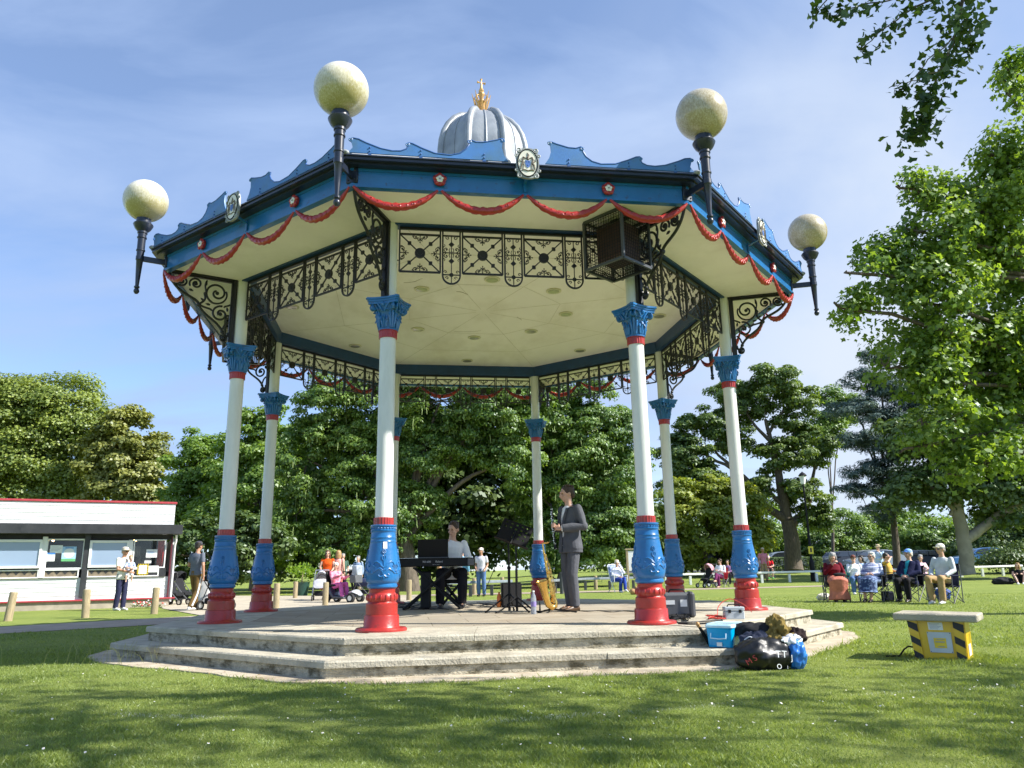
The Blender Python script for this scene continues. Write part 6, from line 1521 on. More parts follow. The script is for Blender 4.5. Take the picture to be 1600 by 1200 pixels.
c = sitter('man in mustard shirt sitting half hidden behind the blue cap', 1413, 924, 40, NAVYC, 'navy chair of the man in the mustard shirt', top=C_('mustard_shirt', 196, 158, 76), bottom=T_DARK, shoes=SH_BLACK, hair=H_DARK, look=(30, 0), h=1.7, sleeve='short', J=dict(wR=(-.05, -.10, 1.14), eR=(-.26, -.10, 1.0)))
c = sitter('woman in pink top sitting behind the man in the cream cap', 1459, 922, 10, TEALC, 'teal folding chair of the woman in the pink top', top=C_('pale_pink_top', 226, 190, 204), bottom=T_DARK, shoes=SH_WHITE, hair=H_GREY, look=(-40, -12), h=1.6, female=True, J=dict(wL=(-.02, -.20, .84), wR=(.04, -.2, .76)))
# right of the right-hand columns
c = sitter('man in red shirt and white cap sitting with elbows on knees and green shoes', 1205, 909.5, -8, NAVYC, 'dark chair of the man in the red shirt', top=C_('bright_red_shirt', 206, 36, 46), sleeve='short', bottom=C_('grey_shorts', 90, 92, 104), legs='shorts', shoes=pm('green_trainer', (.05, .55, .10), rough=.6), hair=H_GREY, hat=('cap', C_('white_red_cap', 220, 196, 190)), look=(-10, -14), h=1.78, J=dict(neck=(0, -.06, .99), head=(0, -.13, 1.14), sL=(.2, -.06, .95), sR=(-.2, -.06, .95), eL=(.24, -.22, .70), eR=(-.24, -.22, .70), wL=(.06, -.42, .66), wR=(-.06, -.42, .66)))
far('man in pink checked shirt and cap standing behind the red shirt', 1195, 43.0, -5, h=1.78, skin=1, top=C_('pink_check_shirt', 206, 130, 142), sleeve='short', bottom=T_TAN, shoes=SH_BROWN, hair=H_GREY, hat=('cap', C_('sand_cap', 196, 178, 150)), look=(-10, 0))
c = sitter('person in white top and blue shorts sitting partly behind the right column', 1187, 909, -25, BLKC, 'black chair partly behind the right column', top=C_WHITE, bottom=C_('blue_shorts', 60, 84, 150), legs='shorts', shoes=SH_WHITE, hair=H_GREY, look=(-20, 0), h=1.7, J=dict(kL=(.12, -.43, .52)))
c = sitter('woman in white top and plum trousers sitting cross-legged in a red camping chair', 1120, 918.5, -42, REDC, 'red and black camping chair under the woman in plum trousers', top=C_WHITE, bottom=C_('plum_trousers', 106, 42, 84), shoes=SKIN[0], hair=H_BROWN, glasses=True, look=(-22, 0), h=1.66, female=True, J=dict(wL=(-.02, -.14, .78), wR=(.06, -.18, .76), kR=(.04, -.46, .60), aR=(.10, -.66, .36)))
c = sitter('man in purple top sitting behind the woman in plum trousers', 1138, 914, -20, NAVYC, 'navy chair behind the red camping chair', top=C_('faded_purple_top', 120, 90, 130), bottom=T_DARK, shoes=SH_BLACK, hair=H_DARK, look=(-20, 0), h=1.6)
# woman left in a white framed sun chair
p = gz(968, 925); 
c = sitter('woman in cream sun hat sitting in a striped garden chair, hand at her mouth', 974, 926, 18, None, '', top=C_('white_jacket', 228, 228, 240), bottom=C_('royal_blue_trousers', 46, 68, 150), shoes=SH_WHITE, hair=H_GREY, hat=('bucket', C_('cream_sun_hat', 224, 208, 186)), glasses=True, look=(-14, 0), h=1.62, female=True, J=dict(wL=(.03, -.13, 1.07), eL=(.22, -.12, .80), wR=(-.10, -.30, .64), kL=(.06, -.46, .57), aL=(.02, -.62, .14), kR=(-.08, -.43, .52)))
t = thing('garden_chair', 'white framed garden chair with blue striped cover behind the notice board', 'chair', (c.x, c.y, 0), R_(18), 'folding chairs of the audience')
b = MB(); b.tube([(-.28, .10, .40), (-.28, .34, 1.02), (-.24, .36, 1.06), (.24, .36, 1.06), (.28, .34, 1.02), (.28, .10, .40)], .016, 8)
for s in (-1, 1): b.tube([(s * .28, -.26, .01), (s * .28, .22, .62), (s * .28, -.24, .64)], .014, 7); b.tube([(s * .28, .34, .01), (s * .28, -.24, .42), (s * .28, -.24, .64)], .014, 7)
b.build('frame', P_W, t); b = MB(); b.loft([((0, -.24, .40), (.27, 0, 0), (0, 0, .01)), ((0, .10, .385), (.27, 0, 0), (0, 0, .012)), ((0, .16, .44), (.27, 0, 0), (0, .012, .01)), ((0, .34, 1.04), (.26, 0, 0), (0, .012, 0))], 14, sq=.4); b.build('cover', STRC, t)
p = gz(990, 929); b = MB(); b.ball((0, 0, .10), (.16, .13, .12), 12, 8); b.ball((.02, -.14, .2), (.07, .09, .08), 10, 7); b.ball((.02, -.23, .18), (.03, .05, .03), 8, 6)
for s in (-1, 1): b.tube([(.02 + s * .06, -.10, .25), (.02 + s * .07, -.11, .31)], [.03, .008], 6); b.tube([(s * .07, -.1, .08), (s * .07, -.14, .0)], [.04, .03], 7)
b.tube([(0, .15, .12), (.05, .25, .2), (.06, .28, .28)], [.03, .02, .01], 6)
m_ = fuse(b, .014); m_.materials.append(pm('tan_dog_fur', (.42, .24, .11), rough=.9, var=.3, vs=14)); o = put('dog', m_, None, (p.x, p.y, 0), R_(60)); tag(o, 'small tan dog lying on the grass by the striped garden chair', 'dog')

# person sitting far right on the grass and dark bag
p = at(1592, 900, 33); person('person in black top sitting on the grass at the far right edge', Vector((p.x, p.y, 0)), -30, dict(pelvis=(0, 0, .12), neck=(0, .08, .62), head=(0, .04, .79), sL=(.18, .08, .57), sR=(-.18, .08, .57), eL=(.24, -.06, .36), eR=(-.24, -.06, .36), wL=(.14, -.28, .42), wR=(-.14, -.28, .42), hL=(.09, 0, .11), hR=(-.09, 0, .11), kL=(.2, -.36, .42), kR=(-.2, -.36, .40), aL=(.1, -.55, .08), aR=(-.1, -.55, .08)), base='sit', h=1.66, top=C_('black_vest', 26, 26, 28), sleeve='none', bottom=T_DARK, legs='shorts', shoes=SH_WHITE, hair=H_BLOND, hair_len=.1, look=(-30, 0), voxel=.016)
p = at(1566, 900, 33); lump('bag', (p.x, p.y, .13), (.45, .2, .16), M_BAGC, 'black holdall lying on the grass at the foot of the big pale trunk', 'bag', 31, amp=.12)

# ---- people on the left
p = gz(193, 953); CAPM = Vector((p.x, p.y - .25, 0))
cm, PC, _ = person('man in flat cap, cream top and navy trousers holding a baby', CAPM, 68, dict(eL=(.24, -.02, 1.14), wL=(.10, -.22, 1.14), eR=(-.22, -.04, 1.13), wR=(-.02, -.27, 1.06), aL=(.09, -.02, .09), aR=(-.1, .05, .09)), h=1.72, skin=1, top=C_('cream_tshirt', 232, 228, 214), sleeve='short', bottom=C_('navy_chinos', 44, 46, 72), shoes=SH_WHITE, hair=H_GREY, hat=('cap', C_('beige_flat_cap', 214, 202, 178)), glasses=True, look=(0, -4), belly=.03, top_len=.1)
q = CAPM + Matrix.Rotation(R_(68), 3, 'Z') @ Vector((.03, -.22, 0))
person('baby in blue and white carried by the man in the flat cap', q, 20, dict(pelvis=(0, 0, .20), neck=(0, 0, .60), head=(0, -.01, .84), sL=(.17, 0, .56), sR=(-.17, 0, .56), eL=(.26, -.10, .36), eR=(-.26, -.1, .36), wL=(.2, -.25, .34), wR=(-.2, -.25, .34), hL=(.10, 0, .14), hR=(-.10, 0, .14), kL=(.16, -.14, -.14), kR=(-.16, -.14, -.14), aL=(.14, -.06, -.42), aR=(-.14, -.06, -.42)), h=.86, skin=2, top=C_('baby_blue_white', 168, 184, 222, var=.3), bottom=C_('baby_white', 214, 214, 222), legs='shorts', hair=H_BLOND, look=(20, 0), z=1.0, big=1.35, voxel=.012)
p = gz(302, 954.5); WK = Vector((p.x, p.y, 0))
person('man in dark cap and grey T-shirt walking away behind a pushchair', WK, 158, dict(eL=(.27, -.0, 1.15), wL=(.24, -.28, 1.02), eR=(-.27, .06, 1.13), wR=(-.27, .02, .86), aL=(.09, -.16, .09), kL=(.09, -.10, .50), aR=(-.11, .24, .12), kR=(-.11, .04, .48)), h=1.80, skin=1, top=C_('slate_tshirt', 96, 102, 114), sleeve='short', bottom=C_('olive_tracksuit', 104, 82, 48), shoes=SH_WHITE, hair=H_DARK, hat=('cap', C_('charcoal_cap', 62, 62, 70)), girth=1.06)
b = MB(); 
mnw = bpy.data.objects[[o.name for o in bpy.data.objects if o.get('label', '').startswith('man in dark cap')][0]]
b.tube([(-.175, .02, .88), (-.185, .05, .62), (-.185, .10, .42), (-.185, .25, .14)], .022, 6); b.build('white_stripe', P_W, mnw)


def pushchair(pos, rotz, hood, label, name='pushchair', lie=False, frame=None):
    t = thing(name, label, 'pushchair', (pos.x, pos.y, ground_z(pos.x, pos.y)), R_(rotz), None); fr = frame or M_GREYP      # -y front
    b = MB()
    for s in (-1, 1):
        b.tube([(s * .22, .48, 1.02), (s * .24, .30, .80), (s * .24, -.05, .42), (s * .23, -.38, .12)], .014, 6); b.tube([(s * .24, .12, .58), (s * .25, .34, .14)], .014, 6); b.tube([(s * .24, -.30, .18), (s * .25, .34, .16)], .010, 6)
    b.tube([(-.22, .48, 1.02), (.22, .48, 1.02)], .018, 8); b.build('frame', fr, t)
    b = MB()
    if lie: b.loft([((0, -.34, .52), (.20, 0, 0), (0, .02, .10)), ((0, -.28, .56), (.22, 0, 0), (0, 0, .14)), ((0, .22, .58), (.22, 0, 0), (0, 0, .15)), ((0, .30, .58), (.19, 0, 0), (0, .02, .11))], 18, sq=.6)
    else: b.loft([((0, -.22, .34), (.19, 0, 0), (0, 0, .05)), ((0, .02, .38), (.20, 0, 0), (0, .02, .06)), ((0, .14, .58), (.20, 0, 0), (0, .05, .03)), ((0, .22, .84), (.19, 0, 0), (0, .04, .02))], 16, sq=.6)
    b.build('seat', hood if lie else M_BAGC, t)
    b = MB()
    a0, a1 = (10, 120)
    for k in range(5):
        a = R_(a0 + (a1 - a0) * k / 4); c = Vector((0, .12 + (.14 if lie else .04), .68 if lie else .74)); r = .33; pts = [(x, c.y + r * math.cos(a) * math.sin(w), c.z + r * math.sin(a) * math.sin(w)) for w in [PI * j / 10 for j in range(11)] for x in [.22 * math.cos(w)]]
        if k: b.add(prev + pts, [(j, j + 1, 12 + j, 11 + j) for j in range(10)])
        prev = pts
    o = b.build('hood', hood, t); md = o.modifiers.new('thickness', 'SOLIDIFY'); md.thickness = .012
    b = MB(); b.box((0, .10, .24), (.36, .42, .16), .04); b.build('basket', M_BAGC, t)
    for x, y, r in ((-.25, .34, .13), (.25, .34, .13), (-.22, -.38, .10), (.22, -.38, .10)):
        b = MB(); b.cur = 0; b.tube([(x - .018, y, r), (x + .018, y, r)], r, 16); b.cur = 1; b.tube([(x - .021, y, r), (x + .021, y, r)], r * .55, 12); b.build('wheel', [M_TYRE, M_SILVER], t)
    return t


d = Vector((-math.sin(R_(158)) * -1, -math.cos(R_(158)), 0)) * .62
pushchair(WK + Vector((.45, .42, 0)), 158, M_BAGC, 'black pushchair with white rain cover pushed by the man in the slate T-shirt')
p = WK + Vector((.30, .62, 0)); b = MB(); b.loft([((0, 0, .12), (.16, 0, 0), (0, .08, 0)), ((0, 0, .55), (.17, 0, 0), (0, .09, 0)), ((0, 0, .85), (.15, 0, 0), (0, .06, 0))], 14, sq=.5); o = b.build('white_bag', pm('white_carrier', (.74, .74, .74), rough=.4), None, loc=(p.x - .28, p.y, .05)); tag(o, 'tall white bag standing beside the black pushchair', 'bag')
# pushchairs parked by the cafe corner
for px, lb in ((272, 'dark grey pushchair parked against the end wall of the cafe'), (286, 'black folded pushchair standing behind the dark grey one')):
    p = at(px, 930, 25.2 + (px - 272) * .06); pushchair(Vector((p.x, p.y, 0)), 75, M_GREYP if px == 272 else M_BAGC, lb)
# group on the plaza
p = at(516, 940, 27.6)
far('long-haired woman in orange vest top pushing a pale grey pram', 511, 27.9, 8, h=1.70, top=C_('orange_top', 214, 84, 24), sleeve='none', bottom=C_('rust_skirt', 150, 70, 50), legs='skirt', hem=.35, shoes=SH_BROWN, hair=pm('auburn_hair', (.09, .04, .02), rough=.5, var=.3, bump=.4), hair_len=.16, glasses=True, female=True, J=dict(wL=(.16, -.3, .98), wR=(-.16, -.3, .98), eL=(.25, -.04, 1.14), eR=(-.25, -.04, 1.14)))
far('fair-haired woman in pale pink top seen from behind beside the orange vest top', 528, 28.2, 165, h=1.70, top=C_('pale_coral_top', 230, 172, 160), sleeve='none', bottom=C_('coral_trousers', 180, 110, 100), shoes=SH_WHITE, hair=H_BLOND, hair_len=.12, female=True)
p = at(500, 930, 27.0); pushchair(Vector((p.x, p.y, 0)), 8, pm('pale_grey_pram_cloth', (.46, .47, .52), rough=.8), 'pale grey carrycot pram in front of the orange vest top', 'pram', True, M_SILVER)
# mobility scooter and rider
p = at(536, 938, 25.2); SC = Vector((p.x, p.y, 0)); sc_ = thing('mobility_scooter', 'dark grey mobility scooter with a front basket of bags facing right', 'mobility scooter', SC, R_(62))
b = MB(); b.loft([((0, -.62, .20), (.14, 0, 0), (0, 0, .05)), ((0, -.45, .22), (.24, 0, 0), (0, 0, .08)), ((0, -.2, .16), (.25, 0, 0), (0, 0, .05)), ((0, .2, .17), (.26, 0, 0), (0, 0, .06)), ((0, .34, .30), (.27, 0, 0), (0, 0, .20)), ((0, .62, .32), (.24, 0, 0), (0, 0, .16))], 16, sq=.6); b.build('body', pm('scooter_navy', (.03, .035, .06), rough=.3, coat=.4), sc_)
b = MB(); b.loft([((0, -.68, .26), (.12, 0, 0), (0, .02, .05)), ((0, -.52, .33), (.22, 0, 0), (0, 0, .07)), ((0, -.36, .30), (.2, 0, 0), (0, 0, .05))], 12); b.build('front_cover', pm('scooter_silver', (.5, .52, .55), rough=.3, metal=.4), sc_)
b = MB(); b.bar((0, -.42, .3), (0, -.24, .92), .06, .06, bev=.01); b.tube([(-.26, -.20, .96), (0, -.24, .93), (.26, -.20, .96)], .017, 7); b.box((0, -.27, .93), (.2, .12, .08), .02); b.build('tiller', M_BLACKP, sc_)
b = MB(); b.loft([((0, .06, .54), (.22, 0, 0), (0, .0, .04)), ((0, .44, .52), (.22, 0, 0), (0, 0, .05)), ((0, .52, .60), (.21, 0, 0), (0, .05, .02)), ((0, .60, .98), (.19, 0, 0), (0, .04, .0))], 14, sq=.6); b.box((0, .3, .42), (.12, .12, .16)); b.build('seat', M_BLACKP, sc_)
b = MB(); b.box((0, -.50, .72), (.36, .25, .24), .02); b.build('basket', M_GREYP, sc_); 
for x, y in ((-.24, -.5), (.24, -.5), (-.26, .46), (.26, .46)):
    b = MB(); b.cur = 0; b.tube([(x - .05, y, .14), (x + .05, y, .14)], .14, 16); b.cur = 1; b.tube([(x - .053, y, .14), (x + .053, y, .14)], .08, 12); b.build('wheel', [M_TYRE, M_SILVER], sc_)
b = MB(); b.box((0, 0, .15), (.3, .22, .32), .03); o = b.build('shopping_bag', pm('silver_grey_bag', (.34, .38, .44), rough=.4, var=.3), None, loc=SC + Matrix.Rotation(R_(62), 3, 'Z') @ Vector((0, -.54, .83)), rotz=R_(62)); tag(o, 'grey and silver shopping bag in the scooter basket', 'bag')
person('white-haired woman in pink floral blouse and magenta trousers riding the mobility scooter', SC + Matrix.Rotation(R_(62), 3, 'Z') @ Vector((0, .30, 0)), 50, dict(wL=(.20, -.44, .86), wR=(-.2, -.44, .86), eL=(.26, -.1, .76), eR=(-.26, -.1, .76), aL=(.1, -.5, .18), aR=(-.1, -.5, .18), kL=(.12, -.40, .58), kR=(-.12, -.4, .58)), base='sit', h=1.60, z=.04, top=pm('pink_floral_blouse', lin((226, 150, 170)), rough=.9, var=.3, vs=20, dirt=(.5, .08, .14), dirt_scale=10, dirt_amt=.9, drng=(.5, .56)), bottom=C_('magenta_trousers', 196, 96, 160), shoes=SH_WHITE, hair=H_WHITE, glasses=True, look=(-50, 0), female=True, girth=1.12, voxel=.014)
p = at(572, 932, 28); pushchair(Vector((p.x - .1, p.y, 0)), 70, pm('navy_pushchair_cloth', (.02, .03, .08), rough=.8), 'navy reclining pushchair half hidden by the front left column', 'pushchair', True)
# two men by the keyboard
far('man in white cap, pale grey T-shirt and blue jeans standing beyond the keyboard', 752, 28.7, -12, h=1.72, skin=1, top=C_('pale_grey_tshirt', 208, 206, 216), sleeve='short', bottom=T_JEAN, shoes=SH_BLACK, hair=H_GREY, hat=('cap', C_('white_cap', 226, 210, 196)), look=(-20, 0), J=dict(wR=(-.16, -.2, 1.0), wL=(.20, -.16, .98)))
far("man in blue jeans and white trainers standing behind the pianist's elbow", 722, 29.0, 170, h=1.72, top=C_('light_blue_shirt', 120, 170, 200), bottom=T_JEAN, shoes=SH_WHITE, hair=H_GREY)
far('child in an orange top walking behind the keyboard stand', 686, 28.6, 100, h=1.12, top=C_('peach_tshirt', 226, 160, 120), bottom=T_TAN, legs='shorts', shoes=SH_WHITE, hair=H_BLOND, big=1.2, J=dict(kR=(-.1, -.1, .5), aR=(-.1, -.2, .12)))
# shaded onlookers under the big tree
far('onlooker in green T-shirt standing in the dark under the trees', 535, 33.0, 20, h=1.70, top=C_('dull_green_tshirt', 70, 96, 84), sleeve='short', bottom=T_DARK, shoes=SH_BLACK, hair=H_GREY)
far('onlooker in grey-blue top standing in the shade near the front left column', 559, 33.5, -10, h=1.60, top=C_('grey_blue_top', 130, 150, 176), bottom=T_DARK, shoes=SH_BLACK, hair=H_GREY)
# folded pink pushchair by the plum trousers
p = gz(1106, 918); t = pushchair(Vector((p.x, p.y + .1, 0)), -60, pm('pink_blanket', (.55, .30, .34), rough=.9, var=.3, vs=10), 'maroon pushchair draped with a pale pink blanket left of the red camping chair')

# ------------------------------------------------------------------ cars
def car(pos, rotz, col, label, suv=False, L=4.4, Hh=1.46, Wd=1.8):
    z = ground_z(pos.x, pos.y); t = thing('parked_car', label, 'car', (pos.x, pos.y, z), R_(rotz), 'cars parked beyond the lawn'); s = L / 4.4; hk = Hh / 1.46
    M_ = pm('car_paint_' + label.split()[0] + '_' + label.split()[1], col, rough=.25, metal=.3, coat=.6, var=.03)
    out = [(-2.18, .34), (-2.2, .55), (-2.12, .74), (-1.4, .88), (-.95, .93), (-.40, 1.33), (-.1, 1.43), (.5, 1.46), (1.1, 1.40), (1.65, 1.12), (2.05, .98), (2.17, .80), (2.2, .5), (2.14, .32)]
    if suv: out = [(-2.18, .36), (-2.2, .6), (-2.12, .84), (-1.4, .98), (-.95, 1.02), (-.55, 1.36), (-.25, 1.46), (.9, 1.47), (1.75, 1.42), (2.0, 1.05), (2.15, .9), (2.2, .5), (2.14, .34)]
    b = MB(); out = [(x * s, z_ * hk) for x, z_ in out]; n = len(out); vs = []
    for lay, (w, sh) in enumerate(((-1, 1), (-.9, 1.0), (.9, 1.0), (1, 1))):
        for x, z_ in out:
            tum = 1 - .16 * max(0, (z_ / hk - .9)) / .56; edge = 1 if abs(w) < 1 else .985
            vs.append((x * edge, w * Wd / 2 * tum * (1 if abs(w) < 1 else 1.0), .34 * hk + (z_ - .34 * hk) * (1 if abs(w) < 1 else .97)))
    fs = [tuple(range(n - 1, -1, -1)), tuple(3 * n + i for i in range(n))]
    for l in range(3): fs += [(l * n + i, l * n + (i + 1) % n, (l + 1) * n + (i + 1) % n, (l + 1) * n + i) for i in range(n)]
    b.add(vs, fs); b.build('body', M_, t, ang=40)
    MG = pm('car_window_glass', (.02, .025, .03), rough=.06, spec=.9)
    for sd in (-1, 1):
        W_ = [[(-.78, .97), (-.36, 1.29), (-.06, 1.38), (.36, 1.40), (.36, .97)], [(.44, .97), (.44, 1.40), (1.0, 1.35), (1.44, 1.08), (1.40, .99)]]
        if suv: W_ = [[(-.8, 1.05), (-.48, 1.34), (-.2, 1.40), (.3, 1.41), (.3, 1.05)], [(.38, 1.05), (.38, 1.41), (1.1, 1.40), (1.1, 1.05)], [(1.17, 1.05), (1.17, 1.40), (1.65, 1.36), (1.82, 1.08)]]
        for wp in W_:
            b = MB(); b.add([(x * s, sd * (Wd / 2 * (1 - .16 * (z_ - .9) / .56) + .006), z_ * hk) for x, z_ in wp], [tuple(range(len(wp)))[::(1 if sd > 0 else -1)]]); b.build('window', MG, t, smooth=False, fix=False)
    def screen(nm, a, c):
        b = MB(); w0, w1 = Wd / 2 * .86, Wd / 2 * .74; off = .012 if a[0] < c[0] else -.012
        b.add([(a[0] * s - off, -w0, a[1] * hk + .012), (a[0] * s - off, w0, a[1] * hk + .012), (c[0] * s - off, w1, c[1] * hk + .012), (c[0] * s - off, -w1, c[1] * hk + .012)], [(0, 1, 2, 3)]); b.build(nm, MG, t, smooth=False, fix=True)
    screen('windscreen', (-.90, .96) if not suv else (-.92, 1.05), (-.46, 1.29) if not suv else (-.6, 1.33)); screen('rear_window', (1.62, 1.14) if not suv else (1.97, 1.1), (1.16, 1.37) if not suv else (1.79, 1.38))
    for x in (-1.38 * s, 1.35 * s):
        for sd in (-1, 1):
            b = MB(); b.cur = 0; b.tube([(x, sd * (Wd / 2 - .19), .32), (x, sd * (Wd / 2 + .006), .32)], .32, 20); b.cur = 1; b.tube([(x, sd * (Wd / 2 - .1), .32), (x, sd * (Wd / 2 + .012), .32)], .20, 14); b.build('wheel', [M_TYRE, M_SILVER], t)
    for sd in (-1, 1):
        b = MB(); b.ball((-2.1 * s, sd * .62, .66 * hk), (.07, .2, .08), 8, 6); b.build('headlight', pm('headlamp_glass', (.6, .62, .65), rough=.1), t); b = MB(); b.ball((2.12 * s, sd * .66, .80 * hk), (.06, .16, .09), 8, 6); b.build('tail_light', pm('tail_lamp_red', (.35, .01, .01), rough=.2), t)
        b = MB(); b.ball((-.72 * s, sd * (Wd / 2 + .07), 1.0 * hk), (.06, .10, .07), 8, 6); b.build('mirror', M_, t)
    return t


def cp(px, Y): p = at(px, 890, Y); return Vector((p.x, p.y, 0))
car(cp(1368, 60), 4, (.30, .33, .38), 'silver-grey saloon car parked behind the man in the straw hat')
car(cp(1312, 64), 20, (.02, .02, .024), 'black estate car with its tail raised left of the silver saloon', suv=True)
car(cp(1352, 69), -3, (.35, .36, .37), 'pale grey estate car behind the silver saloon', suv=True, Hh=1.6)
car(cp(1092, 52), 8, (.05, .055, .06), 'dark grey van-like car seen between the two right columns', suv=True, Hh=1.9, L=4.8)
car(cp(1215, 61), 0, (.28, .32, .38), 'pale blue-grey car behind the man in the pink shirt')
car(cp(1533, 58), -5, (.05, .16, .36), 'mid blue car in the shade right of the pale trunk')
car(cp(1590, 64), 0, (.03, .035, .04), 'black car at the far right edge under the trees')
car(cp(1425, 66), 0, (.02, .03, .05), 'dark blue car behind the mustard shirt', suv=True)
# ------------------------------------------------------------------ trees
KITE = [(0, 0), (.30, .42), (0, 1), (-.30, .42)]
BROAD = [(0, 0), (.42, .38), (.0, 1), (-.42, .38)]
FAN = [(0, 0), (.16, .42), (.52, .72), (.28, 1.0), (0, .86), (-.28, 1.0), (-.52, .72), (-.16, .42)]
TULIP = [(0, 0), (.46, .10), (.34, .52), (.46, .98), (0, .80), (-.46, .98), (-.34, .52), (-.46, .10)]
NEEDLE = [(0, 0), (.10, .5), (0, 1), (-.10, .5)]


def unit(a): return a / np.maximum(1e-9, np.linalg.norm(a, axis=1, keepdims=True))


def leaf_mesh(name, c, nrm, size, tmpl, mat, hang=.25, fold=.18, droop=None):
    n = len(c); t = np.array(tmpl); k = len(t)
    nrm = unit(nrm); rv = unit(rng.normal(size=(n, 3))); rv[:, 2] -= hang
    d = unit(rv - nrm * np.sum(rv * nrm, 1, keepdims=True))     # leaf axis
    s = np.cross(d, nrm); sz = np.asarray(size).reshape(-1, 1)
    co = np.empty((n, k, 3))
    for i in range(k):
        co[:, i] = c + sz * (d * (t[i, 1] - .3) + s * t[i, 0] + nrm * (abs(t[i, 0]) * fold - .10 * t[i, 1] ** 2))
    return fast_mesh(name, co.reshape(-1, 3), k, mat)


def clumps(blobs, n_cl, csize, shell=.5, up=.25):
    """clump centres spread through ellipsoid blobs, denser to the outside"""
    vol = np.array([b[1][0] * b[1][2] for b in blobs]); pr = vol / vol.sum(); C = []; S = []; O = []
    cnt = rng.multinomial(n_cl, pr)
    for (c, r), m in zip(blobs, cnt):
        d = unit(rng.normal(size=(m, 3)) + np.array([0, 0, up])); f = (shell + (1 - shell) * rng.random((m, 1)) ** .6)
        C.append(np.array(c) + d * np.array(r) * f); O.append(d); S.append(csize * rng.uniform(.65, 1.35, m) * min(1.4, max(.6, (r[0] / 3) ** .4)))
    return np.concatenate(C), np.concatenate(S), np.concatenate(O)


def crown_leaves(C, S, O, n, flat=.62, upw=.7, rnd=.55):
    idx = rng.choice(len(C), n, p=(S ** 2) / (S ** 2).sum()); d = unit(rng.normal(size=(n, 3))); d[:, 2] = np.where(rng.random(n) < .72, np.abs(d[:, 2]), d[:, 2])
    f = rng.random((n, 1)) ** .42; P = C[idx] + d * f * S[idx][:, None] * np.array([1, 1, flat])
    N_ = d * .8 + O[idx] * .5 + np.array([0, 0, upw]) + rng.normal(size=(n, 3)) * rnd
    return P, N_


def wood(b, pts, r0, r1, n=8, wob=.0):
    P = [Vector(p) for p in pts]; out = []; k = len(P)
    for i in range(k - 1):
        for j in range(4):
            t = j / 4; p0, p1, p2, p3 = P[max(i - 1, 0)], P[i], P[i + 1], P[min(i + 2, k - 1)]
            q = .5 * ((2 * p1) + (p2 - p0) * t + (2 * p0 - 5 * p1 + 4 * p2 - p3) * t * t + (3 * p1 - p0 - 3 * p2 + p3) * t ** 3); out.append(q + Vector(rng.normal(size=3) * wob))
    out.append(P[-1]); m = len(out); b.tube(out, [r0 + (r1 - r0) * (i / (m - 1)) ** .8 for i in range(m)], n); return out


BARK = pm('brown_grey_bark', (.13, .105, .08), rough=.95, var=.35, vs=5, bump=1.0, bs=14, stretch=(3, 3, .7), dirt=(.05, .045, .035), dirt_scale=3)
BARK_P = pm('pale_mottled_bark', (.30, .27, .21), rough=.9, var=.3, vs=4, bump=.7, bs=12, dirt=(.13, .12, .09), dirt_scale=2, dirt_amt=.8)


def tree(label, Y, base_px, blobs_px, n_leaf, lsize, mat, tmpl=KITE, n_cl=140, csize=.9, trunk_r=.35, bark=BARK, depth=.8, limbs=None, twigs=40, name='tree', group=None, flat=.62, shell=.5, hang=.25, fork=.35, base=None, upw=.7, extra=None):
    sc = Y / FPX; bl = []
    for q in blobs_px:
        px, py, rx, ry = q[:4]; dy = q[4] if len(q) > 4 else 0.0
        p = at(px, py, Y + dy); s2 = (Y + dy) / FPX * 1.02; bl.append(((p.x, p.y, p.z), (rx * s2, max(rx, ry) * s2 * depth, ry * s2)))
    if base is None: q = at(base_px[0], base_px[1], Y); base = Vector((q.x, Y, ground_z(q.x, Y)))
    t = thing(name, label, 'tree', base, 0, group); o3 = np.array(base)
    C, S, O = clumps(bl, n_cl, csize, shell)
    keep = C[:, 2] > ground_z(base.x, base.y) + .3; C, S, O = C[keep], S[keep], O[keep]
    P, N_ = crown_leaves(C, S, O, n_leaf, flat, upw); g = P[:, 2] > .1; P, N_ = P[g], N_[g]
    me = leaf_mesh('crown', P - o3, N_, lsize * rng.uniform(.65, 1.25, len(P)), tmpl, mat, hang); put('crown', me, t)
    b = MB(); O_ = Vector(base); zmin = min(c[2] - r[2] for c, r in bl); cm = np.mean([c for c, r in bl], 0)
    if limbs is None:
        top = Vector((O_.x + (cm[0] - O_.x) * .35, Y, max(1.2, O_.z + (cm[2] - O_.z) * fork + .6)))
        wood(b, [Vector((0, 0, -.2)), (top - O_) * .5 + Vector((.05, 0, 0)), top - O_], trunk_r * 1.15, trunk_r * .72, 12)
        ends = [(top - O_, trunk_r * .62, Vector(c) - O_) for c, r in bl]
        for p0, r0, e in ends: wood(b, [p0, p0.lerp(e, .5) + Vector((0, 0, .12 * (e - p0).length)), e], r0 * .75, .035, 7, .03)
        srcs = [Vector(c) - O_ for c, r in bl]
    else:
        srcs = []
        for pts, r0, r1 in limbs:
            q = [at(x, y, Y + (d_[0] if d_ else 0)) - O_ for x, y, *d_ in pts]; wood(b, q, r0, r1, 10, .02); srcs += q[1:]
    if twigs:
        ids = rng.choice(len(C), min(twigs, len(C)), replace=False)
        for i in ids:
            e = Vector(C[i]) - O_; s0 = min(srcs, key=lambda v: (v - e).length); m = s0.lerp(e, .5) + Vector(rng.normal(size=3) * .15); b.tube([s0, m, e], [.035, .025, .01], 5)
    b.build('trunk', bark, t, ang=60)
    if extra: extra(t, C, S, O_)
    return t


